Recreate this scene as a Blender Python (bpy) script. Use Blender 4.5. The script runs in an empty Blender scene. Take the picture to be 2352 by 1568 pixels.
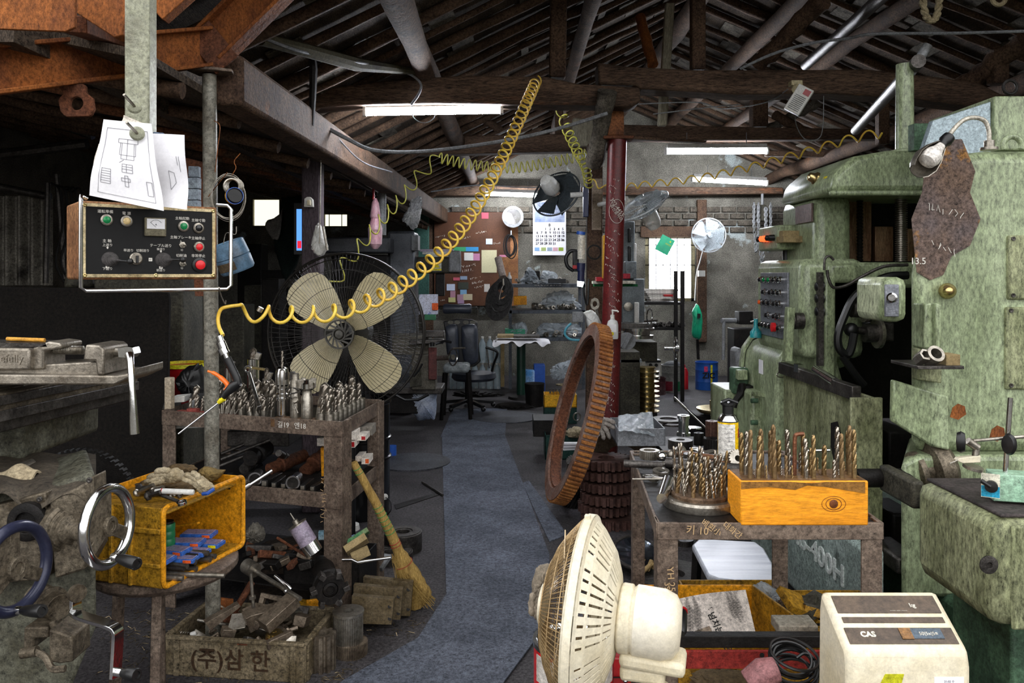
import bpy, bmesh, math, random
from mathutils import Vector, Matrix, Euler
random.seed(7)
R=random.uniform
rad=math.radians
F=1830.0; CX=1176.0; CY=630.0; H=1.5      # focal length in pixels, vanishing point, eye height
def P(x,y,Y): return Vector(((x-CX)*Y/F, Y, H-(y-CY)*Y/F))
def FL(x,y):                                # the floor point seen at a pixel
    Y=H*F/(y-CY); return Vector(((x-CX)*Y/F,Y,0))
def PZ(x,y,Z):                              # the point of height Z seen at a pixel
    Y=(H-Z)*F/(y-CY); return Vector(((x-CX)*Y/F,Y,Z))
COL=bpy.context.scene.collection
def C(h):
    if not isinstance(h,str): return (h[0],h[1],h[2],1)
    h=h.lstrip('#'); o=[]
    for i in (0,2,4):
        v=int(h[i:i+2],16)/255; o.append(v/12.92 if v<=.04045 else ((v+.055)/1.055)**2.4)
    return (*o,1)
# ---------------------------------------------------------------- materials
MATS={}
def mat(name,c1,c2=None,rough=.6,metal=0,scale=9,amt=.55,dirt=.35,dc='#17130f',ds=3.5,bump=.25,grain=.35,st=(1,1,1),soft=.12,emit=0,trans=0,alpha=1,c3=None,c3s=2,c3t=.55,gs=70):
    if name in MATS: return MATS[name]
    m=bpy.data.materials.new(name); m.use_nodes=True; N=m.node_tree.nodes; L=m.node_tree.links
    b=N['Principled BSDF']; b.inputs['Roughness'].default_value=rough; b.inputs['Metallic'].default_value=metal
    if emit:
        b.inputs['Base Color'].default_value=C(c1); b.inputs['Emission Color'].default_value=C(c1); b.inputs['Emission Strength'].default_value=emit
        MATS[name]=m; return m
    b.inputs['Specular IOR Level'].default_value=.5 if rough<.5 else .25
    if trans: b.inputs['Transmission Weight'].default_value=trans
    if alpha<1: b.inputs['Alpha'].default_value=alpha
    tc=N.new('ShaderNodeTexCoord'); mp=N.new('ShaderNodeMapping'); mp.inputs['Scale'].default_value=st
    L.new(tc.outputs['Object'],mp.inputs['Vector'])
    def noise(s,d=6,r=.6):
        n=N.new('ShaderNodeTexNoise'); n.inputs['Scale'].default_value=s; n.inputs['Detail'].default_value=d; n.inputs['Roughness'].default_value=r
        L.new(mp.outputs[0],n.inputs['Vector']); return n.outputs['Fac']
    def ramp(s,a,z):
        r=N.new('ShaderNodeMapRange'); r.inputs['From Min'].default_value=a; r.inputs['From Max'].default_value=z; L.new(s,r.inputs['Value']); return r.outputs[0]
    def mix(f,a,z,mode='MIX'):
        x=N.new('ShaderNodeMix'); x.data_type='RGBA'; x.blend_type=mode
        if isinstance(f,float): x.inputs[0].default_value=f
        else: L.new(f,x.inputs[0])
        for i,v in ((6,a),(7,z)):
            if isinstance(v,tuple): x.inputs[i].default_value=v
            else: L.new(v,x.inputs[i])
        return x.outputs[2]
    n1=noise(scale)
    col=mix(ramp(n1,amt-.15,amt+.15),C(c1),C(c2 or c1))
    if c3: col=mix(ramp(noise(c3s,8,.65),c3t,c3t+.05),col,C(c3))
    if dirt>0:
        n2=noise(ds,9,.7); col=mix(ramp(n2,.68-dirt*.35,.68-dirt*.35+soft*1.6),col,C(dc))
    if grain>0:
        g=N.new('ShaderNodeMapRange'); g.inputs['From Min'].default_value=.3; g.inputs['From Max'].default_value=.7
        g.inputs['To Min'].default_value=max(.1,1-grain*1.3); g.inputs['To Max'].default_value=1+grain*.8
        g.inputs['From Min'].default_value=.38; g.inputs['From Max'].default_value=.62; g.clamp=False
        L.new(noise(gs,5,.85),g.inputs['Value'])
        col=mix(1.0,col,g.outputs[0],'MULTIPLY')
    L.new(col,b.inputs['Base Color'])
    if bump>0:
        bp=N.new('ShaderNodeBump'); bp.inputs['Strength'].default_value=bump; bp.inputs['Distance'].default_value=.01
        L.new(noise(scale*4,5,.7),bp.inputs['Height']); L.new(bp.outputs[0],b.inputs['Normal'])
    MATS[name]=m; return m
# ---------------------------------------------------------------- geometry
def FACE(loc,rz=0,rx=0,ry=0):   # local x right, y up, z towards the viewer
    return Matrix.Translation(loc)@Matrix.Rotation(rad(rz),4,'Z')@Matrix.Rotation(rad(90+rx),4,'X')@Matrix.Rotation(rad(ry),4,'Z')
def TR(loc,e=(0,0,0),s=1):
    return Matrix.Translation(loc)@Euler([rad(a) for a in e]).to_matrix().to_4x4()@Matrix.Scale(s,4)
def ALIGN(p0,p1):                # z axis runs from p0 to p1
    d=(Vector(p1)-Vector(p0)); return Matrix.Translation(p0)@d.to_track_quat('Z','Y').to_matrix().to_4x4()
class G:
    def __init__(s): s.b=bmesh.new()
    def _v(s,pts,M=None):
        return [s.b.verts.new((M@Vector(p)) if M is not None else Vector(p)) for p in pts]
    def _f(s,vs):
        try: return s.b.faces.new(vs)
        except ValueError: return None
    def box(s,c,d,e=None,M=None):
        h=[x/2 for x in d]; T=TR(c,e or (0,0,0))
        if M is not None: T=M@T
        v=s._v([(sx*h[0],sy*h[1],sz*h[2]) for sz in(-1,1) for sx,sy in((-1,-1),(1,-1),(1,1),(-1,1))],T)
        for q in((3,2,1,0),(4,5,6,7),(0,1,5,4),(1,2,6,5),(2,3,7,6),(3,0,4,7)): s._f([v[i] for i in q])
        return s
    def bb(s,x0,x1,y0,y1,z0,z1,M=None): return s.box(((x0+x1)/2,(y0+y1)/2,(z0+z1)/2),(abs(x1-x0),abs(y1-y0),abs(z1-z0)),None,M)
    def bar(s,p0,p1,w,t,up=(0,0,1)):           # a rectangular bar between two points
        p0=Vector(p0);p1=Vector(p1);d=(p1-p0).normalized();u=Vector(up)
        x=d.cross(u)
        if x.length<1e-4: x=d.cross(Vector((1,0,0)))
        x.normalize(); y=x.cross(d)
        v=[]
        for p in(p0,p1):
            for a,c in((-1,-1),(1,-1),(1,1),(-1,1)): v.append(s.b.verts.new(p+x*a*w/2+y*c*t/2))
        for q in((3,2,1,0),(4,5,6,7),(0,1,5,4),(1,2,6,5),(2,3,7,6),(3,0,4,7)): s._f([v[i] for i in q])
        return s
    def angle(s,p0,p1,w,t,up=(0,0,1),side=1):  # an L section
        p0=Vector(p0);p1=Vector(p1);d=(p1-p0).normalized();x=d.cross(Vector(up)).normalized();y=x.cross(d)
        s.bar(p0+x*side*(w-t)/2,p1+x*side*(w-t)/2,t,w,up); s.bar(p0+y*(w-t)/2,p1+y*(w-t)/2,w,t,up); return s
    def ring(s,pts): return s._v(pts)
    def loft(s,rings,caps=True,closed=False):
        for a,c in zip(rings,rings[1:]+([rings[0]] if closed else [])):
            n=len(a)
            for i in range(n): s._f([a[i],a[(i+1)%n],c[(i+1)%n],c[i]])
        if caps and not closed: s._f(rings[0][::-1]); s._f(rings[-1])
        return s
    def lathe(s,prof,M=None,n=24,caps=True):   # prof: (r,z)
        rs=[s._v([(max(r,1e-5)*math.cos(6.28318*i/n),max(r,1e-5)*math.sin(6.28318*i/n),z) for i in range(n)],M) for r,z in prof]
        return s.loft(rs,caps)
    def cyl(s,p0,p1,r0,r1=None,n=14):
        L=(Vector(p1)-Vector(p0)).length
        return s.lathe([(r0,0),(r0 if r1 is None else r1,L)],ALIGN(p0,p1),n)
    def tub(s,r0,r1,z0,z1,M=None,n=28):        # a thick ring
        rs=[s._v([(r*math.cos(6.28318*i/n),r*math.sin(6.28318*i/n),z) for i in range(n)],M) for r,z in((r0,z0),(r1,z0),(r1,z1),(r0,z1))]
        return s.loft(rs,False,True)
    def tube(s,pts,r,n=7,closed=False):
        pts=[Vector(p) for p in pts]; m=len(pts)
        if m<2: return s
        T=[]
        for i in range(m):
            a=pts[(i-1)%m] if closed or i>0 else pts[0]; c=pts[(i+1)%m] if closed or i<m-1 else pts[-1]
            d=c-a; T.append(d.normalized() if d.length>1e-9 else Vector((0,0,1)))
        u=T[0].orthogonal().normalized(); rs=[]
        for i in range(m):
            u=(u-T[i]*u.dot(T[i])); u=u.normalized() if u.length>1e-6 else T[i].orthogonal().normalized()
            w=T[i].cross(u); rr=r[i] if isinstance(r,(list,tuple)) else r
            rs.append(s._v([pts[i]+(u*math.cos(6.28318*k/n)+w*math.sin(6.28318*k/n))*rr for k in range(n)]))
        return s.loft(rs,not closed,closed)
    def torus(s,R0,r,M=None,n=28,k=8,a0=0,a1=360):
        full=a1-a0>=360; c=n if full else n+1
        pts=[Vector((R0*math.cos(rad(a0+(a1-a0)*i/n)),R0*math.sin(rad(a0+(a1-a0)*i/n)),0)) for i in range(c)]
        if M is not None: pts=[M@p for p in pts]
        return s.tube(pts,r,k,full)
    def prism(s,poly,z0,z1,M=None):
        a=s._v([(x,y,z0) for x,y in poly],M); c=s._v([(x,y,z1) for x,y in poly],M)
        return s.loft([a,c])
    def ext(s,px,Y,d):                          # an outline seen at distance Y, as thick as d going back
        pts=[P(x,y,Y) for x,y in px]; a=s._v(pts); c=s._v([p+Vector((0,d,0)) for p in pts]); return s.loft([a,c])
    def sec(s,yz,x0,x1):                        # a cross-section in (Y,Z) run along X
        a=s._v([(x0,y,z) for y,z in yz]); c=s._v([(x1,y,z) for y,z in yz]); return s.loft([a,c])
    def sph(s,c,r,n=14,sc=(1,1,1),M=None):
        T=Matrix.Translation(c)@Matrix.Diagonal((*sc,1)); T=M@T if M is not None else T
        k=n//2; return s.lathe([(r*math.sin(math.pi*i/k),-r*math.cos(math.pi*i/k)) for i in range(k+1)],T,n)
    def gear(s,r,h,t,bore,dep,M=None,tw=0,rings=2):
        prof=[]
        for i in range(t):
            for a,q in((0,0),(.28,0),(.42,1),(.86,1)):
                th=6.28318*(i+a)/t; prof.append(((r-dep) if q==0 else r,th))
        n=len(prof); rs=[]
        for j in range(rings):
            z=h*j/(rings-1); ro=tw*j/(rings-1)
            rs.append(s._v([(q*math.cos(th+ro),q*math.sin(th+ro),z) for q,th in prof],M))
        inn=[s._v([(bore*math.cos(th+ro),bore*math.sin(th+ro),z) for q,th in prof],M) for z,ro in((h,tw),(0,0))]
        return s.loft(rs+inn,False,True)
    def sheet(s,f,nu=10,nv=10,th=.0006):        # a thin solid sheet, f(u,v) -> point
        V=[[Vector(f(i/nu,j/nv)) for j in range(nv+1)] for i in range(nu+1)]
        A=[[s.b.verts.new(p) for p in r] for r in V]; B=[]
        for i in range(nu+1):
            B.append([])
            for j in range(nv+1):
                du=V[min(i+1,nu)][j]-V[max(i-1,0)][j]; dv=V[i][min(j+1,nv)]-V[i][max(j-1,0)]
                n=du.cross(dv); n=n.normalized() if n.length>1e-12 else Vector((0,0,1)); B[i].append(s.b.verts.new(V[i][j]-n*th))
        for i in range(nu):
            for j in range(nv):
                s._f([A[i][j],A[i+1][j],A[i+1][j+1],A[i][j+1]]); s._f([B[i][j+1],B[i+1][j+1],B[i+1][j],B[i][j]])
        for i in range(nu): s._f([A[i][0],B[i][0],B[i+1][0],A[i+1][0]]); s._f([A[i+1][nv],B[i+1][nv],B[i][nv],A[i][nv]])
        for j in range(nv): s._f([A[0][j+1],B[0][j+1],B[0][j],A[0][j]]); s._f([A[nu][j],B[nu][j],B[nu][j+1],A[nu][j+1]])
        return s
    def text(s,t,size,M,ext=.0006,al='CENTER',bold=0):
        cu=bpy.data.curves.new('t','FONT'); cu.body=t; cu.size=size; cu.extrude=ext; cu.align_x=al; cu.align_y='CENTER'; cu.offset=bold; cu.resolution_u=3
        o=bpy.data.objects.new('t',cu); COL.objects.link(o)
        me=bpy.data.meshes.new_from_object(o.evaluated_get(bpy.context.evaluated_depsgraph_get()))
        me.transform(M); s.b.from_mesh(me); bpy.data.objects.remove(o); bpy.data.curves.remove(cu); bpy.data.meshes.remove(me); return s
    def scribble(s,o,ux,uy,w,n,r,seed=0):       # handwriting: short strokes along a line
        rn=random.Random(seed); o=Vector(o);ux=Vector(ux);uy=Vector(uy)
        for i in range(n):
            x=w*i/n; pts=[o+ux*(x+rn.uniform(0,.8)*w/n)+uy*rn.uniform(-.5,.5)*w/n*1.6 for k in range(rn.choice((2,3,3,4)))]
            s.tube(pts,r,4)
        return s
def mw(o):
    m=o.matrix_basis.copy(); p=o.parent
    while p: m=p.matrix_basis@m; p=p.parent
    return m
def part(g,name,m,parent=None,bevel=0,label=None,smooth=38,world=True,sub=0,loc=None,kind=None):
    bmesh.ops.remove_doubles(g.b,verts=g.b.verts,dist=1e-6)
    bmesh.ops.recalc_face_normals(g.b,faces=g.b.faces)
    me=bpy.data.meshes.new(name); g.b.to_mesh(me); g.b.free()
    o=bpy.data.objects.new(name,me); COL.objects.link(o)
    if parent is not None:
        o.parent=parent
        if world: me.transform(mw(parent).inverted())
    elif loc is None and len(me.vertices):
        xs=[v.co for v in me.vertices]; c=Vector(((min(v.x for v in xs)+max(v.x for v in xs))/2,(min(v.y for v in xs)+max(v.y for v in xs))/2,min(v.z for v in xs)))
        me.transform(Matrix.Translation(-c)); o.location=c
    me.materials.append(m if not isinstance(m,str) else MATS[m])
    me.shade_smooth(); me.set_sharp_from_angle(angle=rad(smooth))
    if bevel: d=o.modifiers.new('bevel','BEVEL'); d.width=bevel; d.segments=2; d.limit_method='ANGLE'; d.angle_limit=rad(35)
    if sub: d=o.modifiers.new('subsurf','SUBSURF'); d.levels=sub; d.render_levels=sub
    if label: o['label']=label
    if kind: o['kind']=kind
    return o
def T(name,label,cat,loc=(0,0,0),rz=0,group=None):
    o=bpy.data.objects.new(name,None); COL.objects.link(o); o.location=loc; o.rotation_euler=(0,0,rad(rz)); o.empty_display_size=.05
    o['label']=label; o['category']=cat
    if group: o['group']=group
    return o
def solo(g,name,m,label,cat,group=None,**k):
    o=part(g,name,m,None,**k); o['label']=label; o['category']=cat
    if group: o['group']=group
    return o
def struct(g,name,m,bevel=0,parent=None,**k):
    o=part(g,name,m,parent,bevel=bevel,**k); o['kind']='structure'; return o
def kids(o): return [c for c in bpy.data.objects if c.parent==o]
def dup(root,loc=None,e=None,scale=None,label=None,group=None,ch=None):
    r=root.copy(); COL.objects.link(r)
    if loc is not None: r.location=loc
    if e is not None: r.rotation_euler=[rad(a) for a in e]
    if scale is not None: r.scale=scale if hasattr(scale,'__len__') else (scale,)*3
    if label: r['label']=label
    if group: r['group']=group
    for c in (ch if ch is not None else kids(root)):
        q=c.copy(); COL.objects.link(q); q.parent=r
        for d in kids(c): z=d.copy(); COL.objects.link(z); z.parent=q
    return r
ORD=['first','second','third','fourth','fifth','sixth','seventh','eighth','ninth','tenth','eleventh','twelfth','thirteenth','fourteenth','fifteenth','sixteenth','seventeenth','eighteenth','nineteenth','twentieth']
def smooth_path(pts,k=8):                        # Catmull-Rom through points
    pts=[Vector(p) for p in pts]; q=[pts[0]*2-pts[1]]+pts+[pts[-1]*2-pts[-2]]; o=[]
    for i in range(1,len(q)-2):
        a,b,c,d=q[i-1:i+3]
        for j in range(k):
            t=j/k; o.append(.5*((2*b)+(c-a)*t+(2*a-5*b+4*c-d)*t*t+(3*b-a-3*c+d)*t**3))
    o.append(pts[-1]); return o
# ---------------------------------------------------------------- palette
GREEN=mat('green_machine_paint','#a2ae8b','#828f6b',.34,0,5,.5,.55,'#3a3a28',2.6,.12,.45,(1,1,.4),soft=.26,c3='#b5bd9c',c3s=1.6,c3t=.56)
GREENG=mat('greasy_green_paint','#a0a480','#757b58',.5,0,9,.5,.64,'#32291a',2.6,.35,.5,(1,1,.4),soft=.25)
GREEND=mat('dark_green_paint','#4f6b52','#38503e',.5,0,8,.5,.5,'#1b1c17',4,.3,.4,soft=.2)
STEEL=mat('worn_steel','#b3ada2','#837c70',.34,.85,14,.5,.3,'#4a4036',6,.15,.25,soft=.2)
DSTEEL=mat('oily_dark_steel','#5d5955','#3b3734',.42,.7,12,.5,.35,'#1d1713',5,.3,.4,soft=.2)
CHROME=mat('bright_chrome','#e6e6e4','#c4c4c4',.14,1,12,.5,.12,'#6b655c',6,.03,.06)
RUST=mat('rusty_steel','#7b4c34','#5a3a2c',.75,.25,7,.5,.4,'#2c1d17',3,.5,.45,soft=.22)
RUSTO=mat('orange_rust','#a0602f','#6d3f25',.75,.2,5,.5,.3,'#3a2216',2.5,.5,.4,(2,1,1),soft=.22)
FRAME=mat('brown_rusted_frame','#7b6c5f','#594b41',.6,.2,12,.5,.35,'#2b211c',4,.3,.45,soft=.2)
BRASS=mat('brass','#d9c692','#b59c62',.25,.95,12,.5,.15,'#55421f',6,.08,.15)
BLACK=mat('black_plastic','#101011','#0b0b0c',.4,0,20,.5,.12,'#3b372f',4,.06,.2)
BLACKM=mat('black_oily_metal','#211e1c','#131110',.55,.2,12,.5,.25,'#3d342c',4,.3,.4,soft=.2)
NAVY=mat('navy_plastic','#232a4c','#1c2344',.3,0,10,.5,.15,'#11131c',4,.05,.15)
WHITE=mat('white_paint','#dcdcd8','#cfccc4',.45,0,12,.5,.15,'#8b8271',4,.08,.15)
PAPER=mat('white_paper','#f2f1f3','#e6e5ea',.8,0,6,.5,.05,'#b8b3b2',3,.05,.05)
IVORY=mat('yellowed_white_plastic','#e0d8c2','#cfc3a4',.42,0,6,.5,.42,'#94805a',3.2,.05,.12,soft=.3)
YELLOW=mat('oily_yellow_plastic','#e09a1c','#c98414',.5,0,7,.5,.42,'#5a3b14',6,.15,.4,soft=.22)
YELG=mat('grimy_yellow_plastic','#b98a24','#8f6a20',.6,0,7,.5,.6,'#241a12',4,.3,.5,soft=.25)
HOSE=mat('yellow_hose','#e3c44a','#d2a53c',.35,0,7,.5,.15,'#8a6420',4,.02,.1)
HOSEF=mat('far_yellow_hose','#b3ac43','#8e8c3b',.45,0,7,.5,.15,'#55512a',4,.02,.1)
RUBBER=mat('grey_rubber_mat','#4a4f59','#666b77',.85,0,3,.5,.35,'#23262e',1.6,.3,.5,soft=.3)
RED=mat('red_paint','#b3161b','#96131a',.35,0,9,.5,.15,'#451416',4,.05,.15)
REDOX=mat('dark_red_pole_paint','#6e2423','#551a1a',.4,.1,8,.5,.3,'#2a1414',3,.15,.35)
BLUE=mat('blue_plastic','#2d5fb8','#254c9b',.35,0,9,.5,.15,'#182a50',5,.05,.15)
GREENP=mat('green_plastic','#1f7a4c','#175d3a',.4,0,9,.5,.25,'#0e2b1d',5,.05,.2)
TEAL=mat('teal_green_bag','#18a878','#109068',.35,0,8,.5,.1,'#0a5a40',5,.3,.1)
GLASSP=mat('clear_plastic','#dfe6ea','#cfd8de',.12,0,10,.5,0,trans=.85,bump=.4,grain=0)
GREY=mat('grey_metal_paint','#8b8d90','#70716f',.5,.1,9,.5,.35,'#37332e',4,.15,.3)
WOOD=mat('dark_old_timber','#66503f','#45342a',.85,0,5,.5,.38,'#1b1412',3,.7,.55,(1,1,1),soft=.25,c3='#77523a',c3s=1.7,c3t=.62)
WOODX=mat('dark_timber_along_x','#6a5545','#48382d',.85,0,6,.5,.38,'#1b1412',4,.8,.55,(.25,1.6,1.6),soft=.25,c3='#7c5238',c3s=1.8,c3t=.6)
WOODP=mat('pale_plank','#a39e8a','#8a8371',.8,0,8,.5,.3,'#38322a',5,.4,.4,(3,3,.4))
PINE=mat('oiled_pine_block','#f2a126','#d98a18',.55,0,4,.5,.3,'#8a5416',9,.2,.25,(.35,1,2.4),soft=.3)
CLOTH=mat('dirty_cotton','#b7a98c','#998a6f',.9,0,12,.5,.35,'#5b4d3a',6,.5,.35,soft=.3)
INK=mat('black_ink','#1b1b1b',bump=0,grain=0,dirt=0,rough=.7)
INKG=mat('grey_ink','#77767c',bump=0,grain=0,dirt=0,rough=.7)
CHALK=mat('white_chalk_marker','#d9d5cc',bump=0,grain=.1,dirt=0,rough=.8)
TAN=mat('tan_chalk','#b89a72',bump=0,grain=.1,dirt=0,rough=.8)
DARK=mat('very_dark_board','#171310','#100d0b',.95,0,5,.5,.3,'#0d0b0a',2,.4,.6)
RIM=mat('red_rim_paint','#8c2d26','#74231f',.55,.1,7,.5,.35,'#33201a',4,.2,.4)
# ================================================================ the room
WALLM=mat('mouldy_plaster','#8d897e','#66635a',.9,0,3.5,.5,.62,'#35322c',1.1,.5,.5,soft=.34,c3='#b3bcba',c3s=1.7,c3t=.6)
FLOORM=mat('oily_concrete','#4a4748','#383537',.75,0,3,.5,.4,'#1e1b1b',1.1,.45,.6,soft=.3,c3='#5e5b60',c3s=.8,c3t=.58)
ROOFM=mat('dark_roof_boards','#5a4e42','#3b322b',.9,0,3,.5,.5,'#15110f',3.4,.6,.7,(4,.7,1),soft=.3,c3='#7d7668',c3s=6,c3t=.66)
DWALL=mat('dark_left_wall','#6f675c','#544d45',.9,0,4,.5,.4,'#151210',1.5,.5,.5)
g=G(); g.bb(-5.2,5.2,-.5,12.2,-.1,0); struct(g,'floor',FLOORM)
YB=11.8
def wall_holes(g,x0,x1,z0,z1,y0,y1,holes):
    xs=sorted({x0,x1,*[h[0] for h in holes],*[h[1] for h in holes]}); zs=sorted({z0,z1,*[h[2] for h in holes],*[h[3] for h in holes]})
    for a,c in zip(xs,xs[1:]):
        for e,f in zip(zs,zs[1:]):
            if any(h[0]<=a and c<=h[1] and h[2]<=e and f<=h[3] for h in holes): continue
            g.bb(a,c,y0,y1,e,f)
def hole(x0,y0,x1,y1,Y): a=P(x0,y0,Y); c=P(x1,y1,Y); return (a.x,c.x,c.z,a.z)
W1=hole(1482,540,1596,692,YB); W2=hole(578,455,644,521,YB); W3=hole(742,489,800,522,YB)
g=G(); wall_holes(g,-5.2,5.2,0,2.65,YB,YB+.2,[W1,W2,W3])
g.bb(-5.2,-1.25,YB,YB+.2,2.65,3.1); g.prism([(-1.3,2.65),(4.9,2.65),(1.6,4.1)],-.2,0,FACE((0,YB,0))); struct(g,'wall_back',WALLM)
g=G(); g.bb(-5.2,-5.0,1.2,YB,0,3.1); struct(g,'wall_left',DWALL)
g=G(); g.bb(4.8,5.0,1.2,YB,0,2.7); struct(g,'wall_right',DWALL)
# brick courses above the plaster on the back wall
BRK=mat('old_brick','#6a6358','#4d473f',.9,0,12,.5,.4,'#26221e',4,.5,.5)
g=G()
for r_ in range(4):
    for i in range(24):
        x=-.9+i*.235+(r_%2)*.11; g.box((x,YB-.02,2.16+r_*.1),(.205,.05,.075))
struct(g,'trim_1',BRK,.006)
# roof
g=G()
def roofslab(x0,z0,x1,z1,y0,y1,t=.03):
    v=g._v([(x0,y0,z0),(x1,y0,z1),(x1,y1,z1),(x0,y1,z0),(x0,y0,z0+t),(x1,y0,z1+t),(x1,y1,z1+t),(x0,y1,z0+t)])
    for q in((3,2,1,0),(4,5,6,7),(0,1,5,4),(1,2,6,5),(2,3,7,6),(3,0,4,7)): g._f([v[i] for i in q])
roofslab(-1.5,2.5,1.6,4.0,2.4,YB+.3); roofslab(1.6,4.0,5.2,2.45,2.4,YB+.3); roofslab(-5.3,3.05,-1.2,2.2,2.6,YB+.3)
struct(g,'ceiling',ROOFM)
g=G(); g.bb(-1.56,-1.5,2.4,YB,2.2,2.52); struct(g,'trim_3',ROOFM)
def zroof(x): return 2.5+(x+1.5)*1.5/3.1 if x<1.6 else 4.0-(x-1.6)*1.55/3.6
n=0
RAFT=mat('rafter_timber','#66503f','#47372b',.85,0,6,.5,.32,'#1d1613',4,.7,.5,c3='#80543a',c3s=1.5,c3t=.6)
def log(p0,p1,r,mm,name='rafter',k=10,wob=.012,seg=9):
    p0=Vector(p0);p1=Vector(p1); g=G(); rs=[];pts=[]
    for i in range(k+1):
        t=i/k; pts.append(p0.lerp(p1,t)+Vector((0,R(-wob,wob),R(-wob,wob)))); rs.append(r*R(.88,1.1))
    g.tube(pts,rs,seg); o=struct(g,name,mm,smooth=60); return o
y=2.6
while y<11.7:
    for (x0,x1) in ((-1.45,1.6),(1.6,5.0)):
        r_=R(.022,.04); log((x0,y+R(-.04,.04),zroof(x0)-.04),(x1,y+R(-.04,.04),zroof(x1)-.04),r_,RAFT,'rafter',8)
    y+=R(.3,.42)
y=2.9
while y<11.5: log((-5.0,y,2.95),(-1.2,y,2.16),.03,RAFT,'rafter'); y+=.6
# loose boards seen between the rafters
BOARD=mat('grey_roof_board','#6d675c','#4b453d',.9,0,10,.5,.4,'#221d1a',5,.5,.5)
g=G()
for i in range(230):
    x=R(-1.3,4.6); yy=R(3.2,11.3); z=zroof(x)-.018; sl=math.atan(1.5/3.1) if x<1.6 else -math.atan(1.55/3.6)
    g.box((x,yy,z),(R(.06,.2),R(.2,.34),.012),(0,-math.degrees(sl),R(-3,3)))
struct(g,'ceiling_boards',BOARD)
# purlins along the room, ridge, wall plate
for x,r_ in ((-.55,.075),(.55,.06),(1.6,.085),(2.2,.07),(2.75,.06),(3.8,.08)):
    log((x,2.5,zroof(x)-.14),(x,YB,zroof(x)-.14),r_,WOOD,'purlin',14,.02,10)
def timber(px,Y,d,mm=WOODX,name='beam',bev=.015): g=G(); g.ext(px,Y,d); return struct(g,name,mm,bev)
g=G(); g.bar((-1.14,3.15,2.27),(-1.02,11.7,2.36),.15,.2); struct(g,'beam',WOOD,.02)
# tie beams across the room
timber([(650,195),(760,200),(900,182),(1080,172),(1255,176),(1330,192),(1470,200),(1472,232),(1450,246),(1380,241),(1250,240),(1000,236),(800,240),(660,252)],5.05,.2)
timber([(1372,143),(1440,152),(1600,160),(1800,160),(1990,158),(2150,176),(2250,190),(2300,215),(2352,222),(2352,245),(2250,245),(2090,225),(1900,214),(1700,216),(1560,208),(1470,204),(1460,195),(1376,193)],5.15,.2)
timber([(820,352),(980,312),(1240,308),(1420,305),(1420,345),(980,355)],8.0,.16)
timber([(1400,285),(2200,300),(2200,318),(1400,322)],8.0,.16)
timber([(1316,270),(1385,275),(1385,335),(1310,335)],7.9,.1,WOODP)
timber([(1440,310),(1625,322),(1622,327),(1440,318)],7.2,.08,RAFT)
timber([(900,425),(1800,430),(1800,445),(900,450)],11.4,.2)
timber([(1760,345),(2100,352),(2100,362),(1760,358)],9.5,.1,RAFT)
def post(x0,x1,y0,y1,Y,mm=WOOD,name='post',lean=0):
    g=G(); g.ext([(x0+lean,y0),(x1+lean,y0),(x1,y1),(x0,y1)],Y,m_(x1-x0,Y)); return struct(g,name,mm,.012)
def m_(px,Y): return px*Y/F
post(1262,1300,-90,176,5.2,WOOD,lean=4)
post(1590,1622,-60,158,5.25,WOOD)
post(956,976,75,165,5.3,RUSTO)
post(1275,1294,235,308,8.05,WOOD); post(1040,1058,270,310,8.05,WOOD); post(1730,1765,225,290,8.05,WOOD)
post(2285,2320,110,190,5.3,WOOD); post(2020,2045,225,330,6.3,WOOD)
post(1512,1533,5,288,5.6,WOODP,lean=18)
post(692,735,345,1179,5.0,mat('post_timber','#574d52','#463d42',.8,0,6,.5,.3,'#221d1f',4,.5,.4,(2,2,.4)),'post')
post(1395,1434,232,312,5.2,mat('orange_wood','#96603a','#6d432a',.7,0,8,.5,.35,'#2f1d14',6,.4,.4),'post')
log(P(1470,40,6.0),P(1500,150,5.6),.04,RUSTO,'strut'); log(P(1740,150,5.5),P(1890,0,5.0),.06,WOOD,'strut')
log(P(1150,300,8),P(1050,235,8),.04,RAFT,'strut'); log(P(1760,300,8.2),P(1880,235,8),.05,BOARD,'strut'); log(P(1900,330,8.2),P(1780,265,8),.05,RAFT,'strut')
log(P(2190,215,5.6),P(2352,95,5.2),.07,WOOD,'strut'); 
log(P(1395,205,5.0),P(1365,380,5.4),.06,BOARD,'strut')
# dark steel pipes under the right slope
g=G(); g.cyl(P(1850,150,5.6),P(2085,-60,3.8),.035); struct(g,'beam',DSTEEL)
g=G(); g.cyl(P(1965,300,6.2),P(2110,140,4.0),.035); struct(g,'beam',DSTEEL)
# studs and rails on the back wall
for x in (1610,1370,985):
    g=G(); a=P(x,430,YB); g.bb(a.x-.07,a.x+.07,YB-.08,YB,0 if x==1370 else .5,2.6); struct(g,'post',WOOD,.01)
g=G(); a=P(1470,520,YB);c=P(1610,545,YB); g.bb(a.x,c.x,YB-.06,YB,c.z,a.z); struct(g,'trim_2',WOOD,.008)
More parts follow.
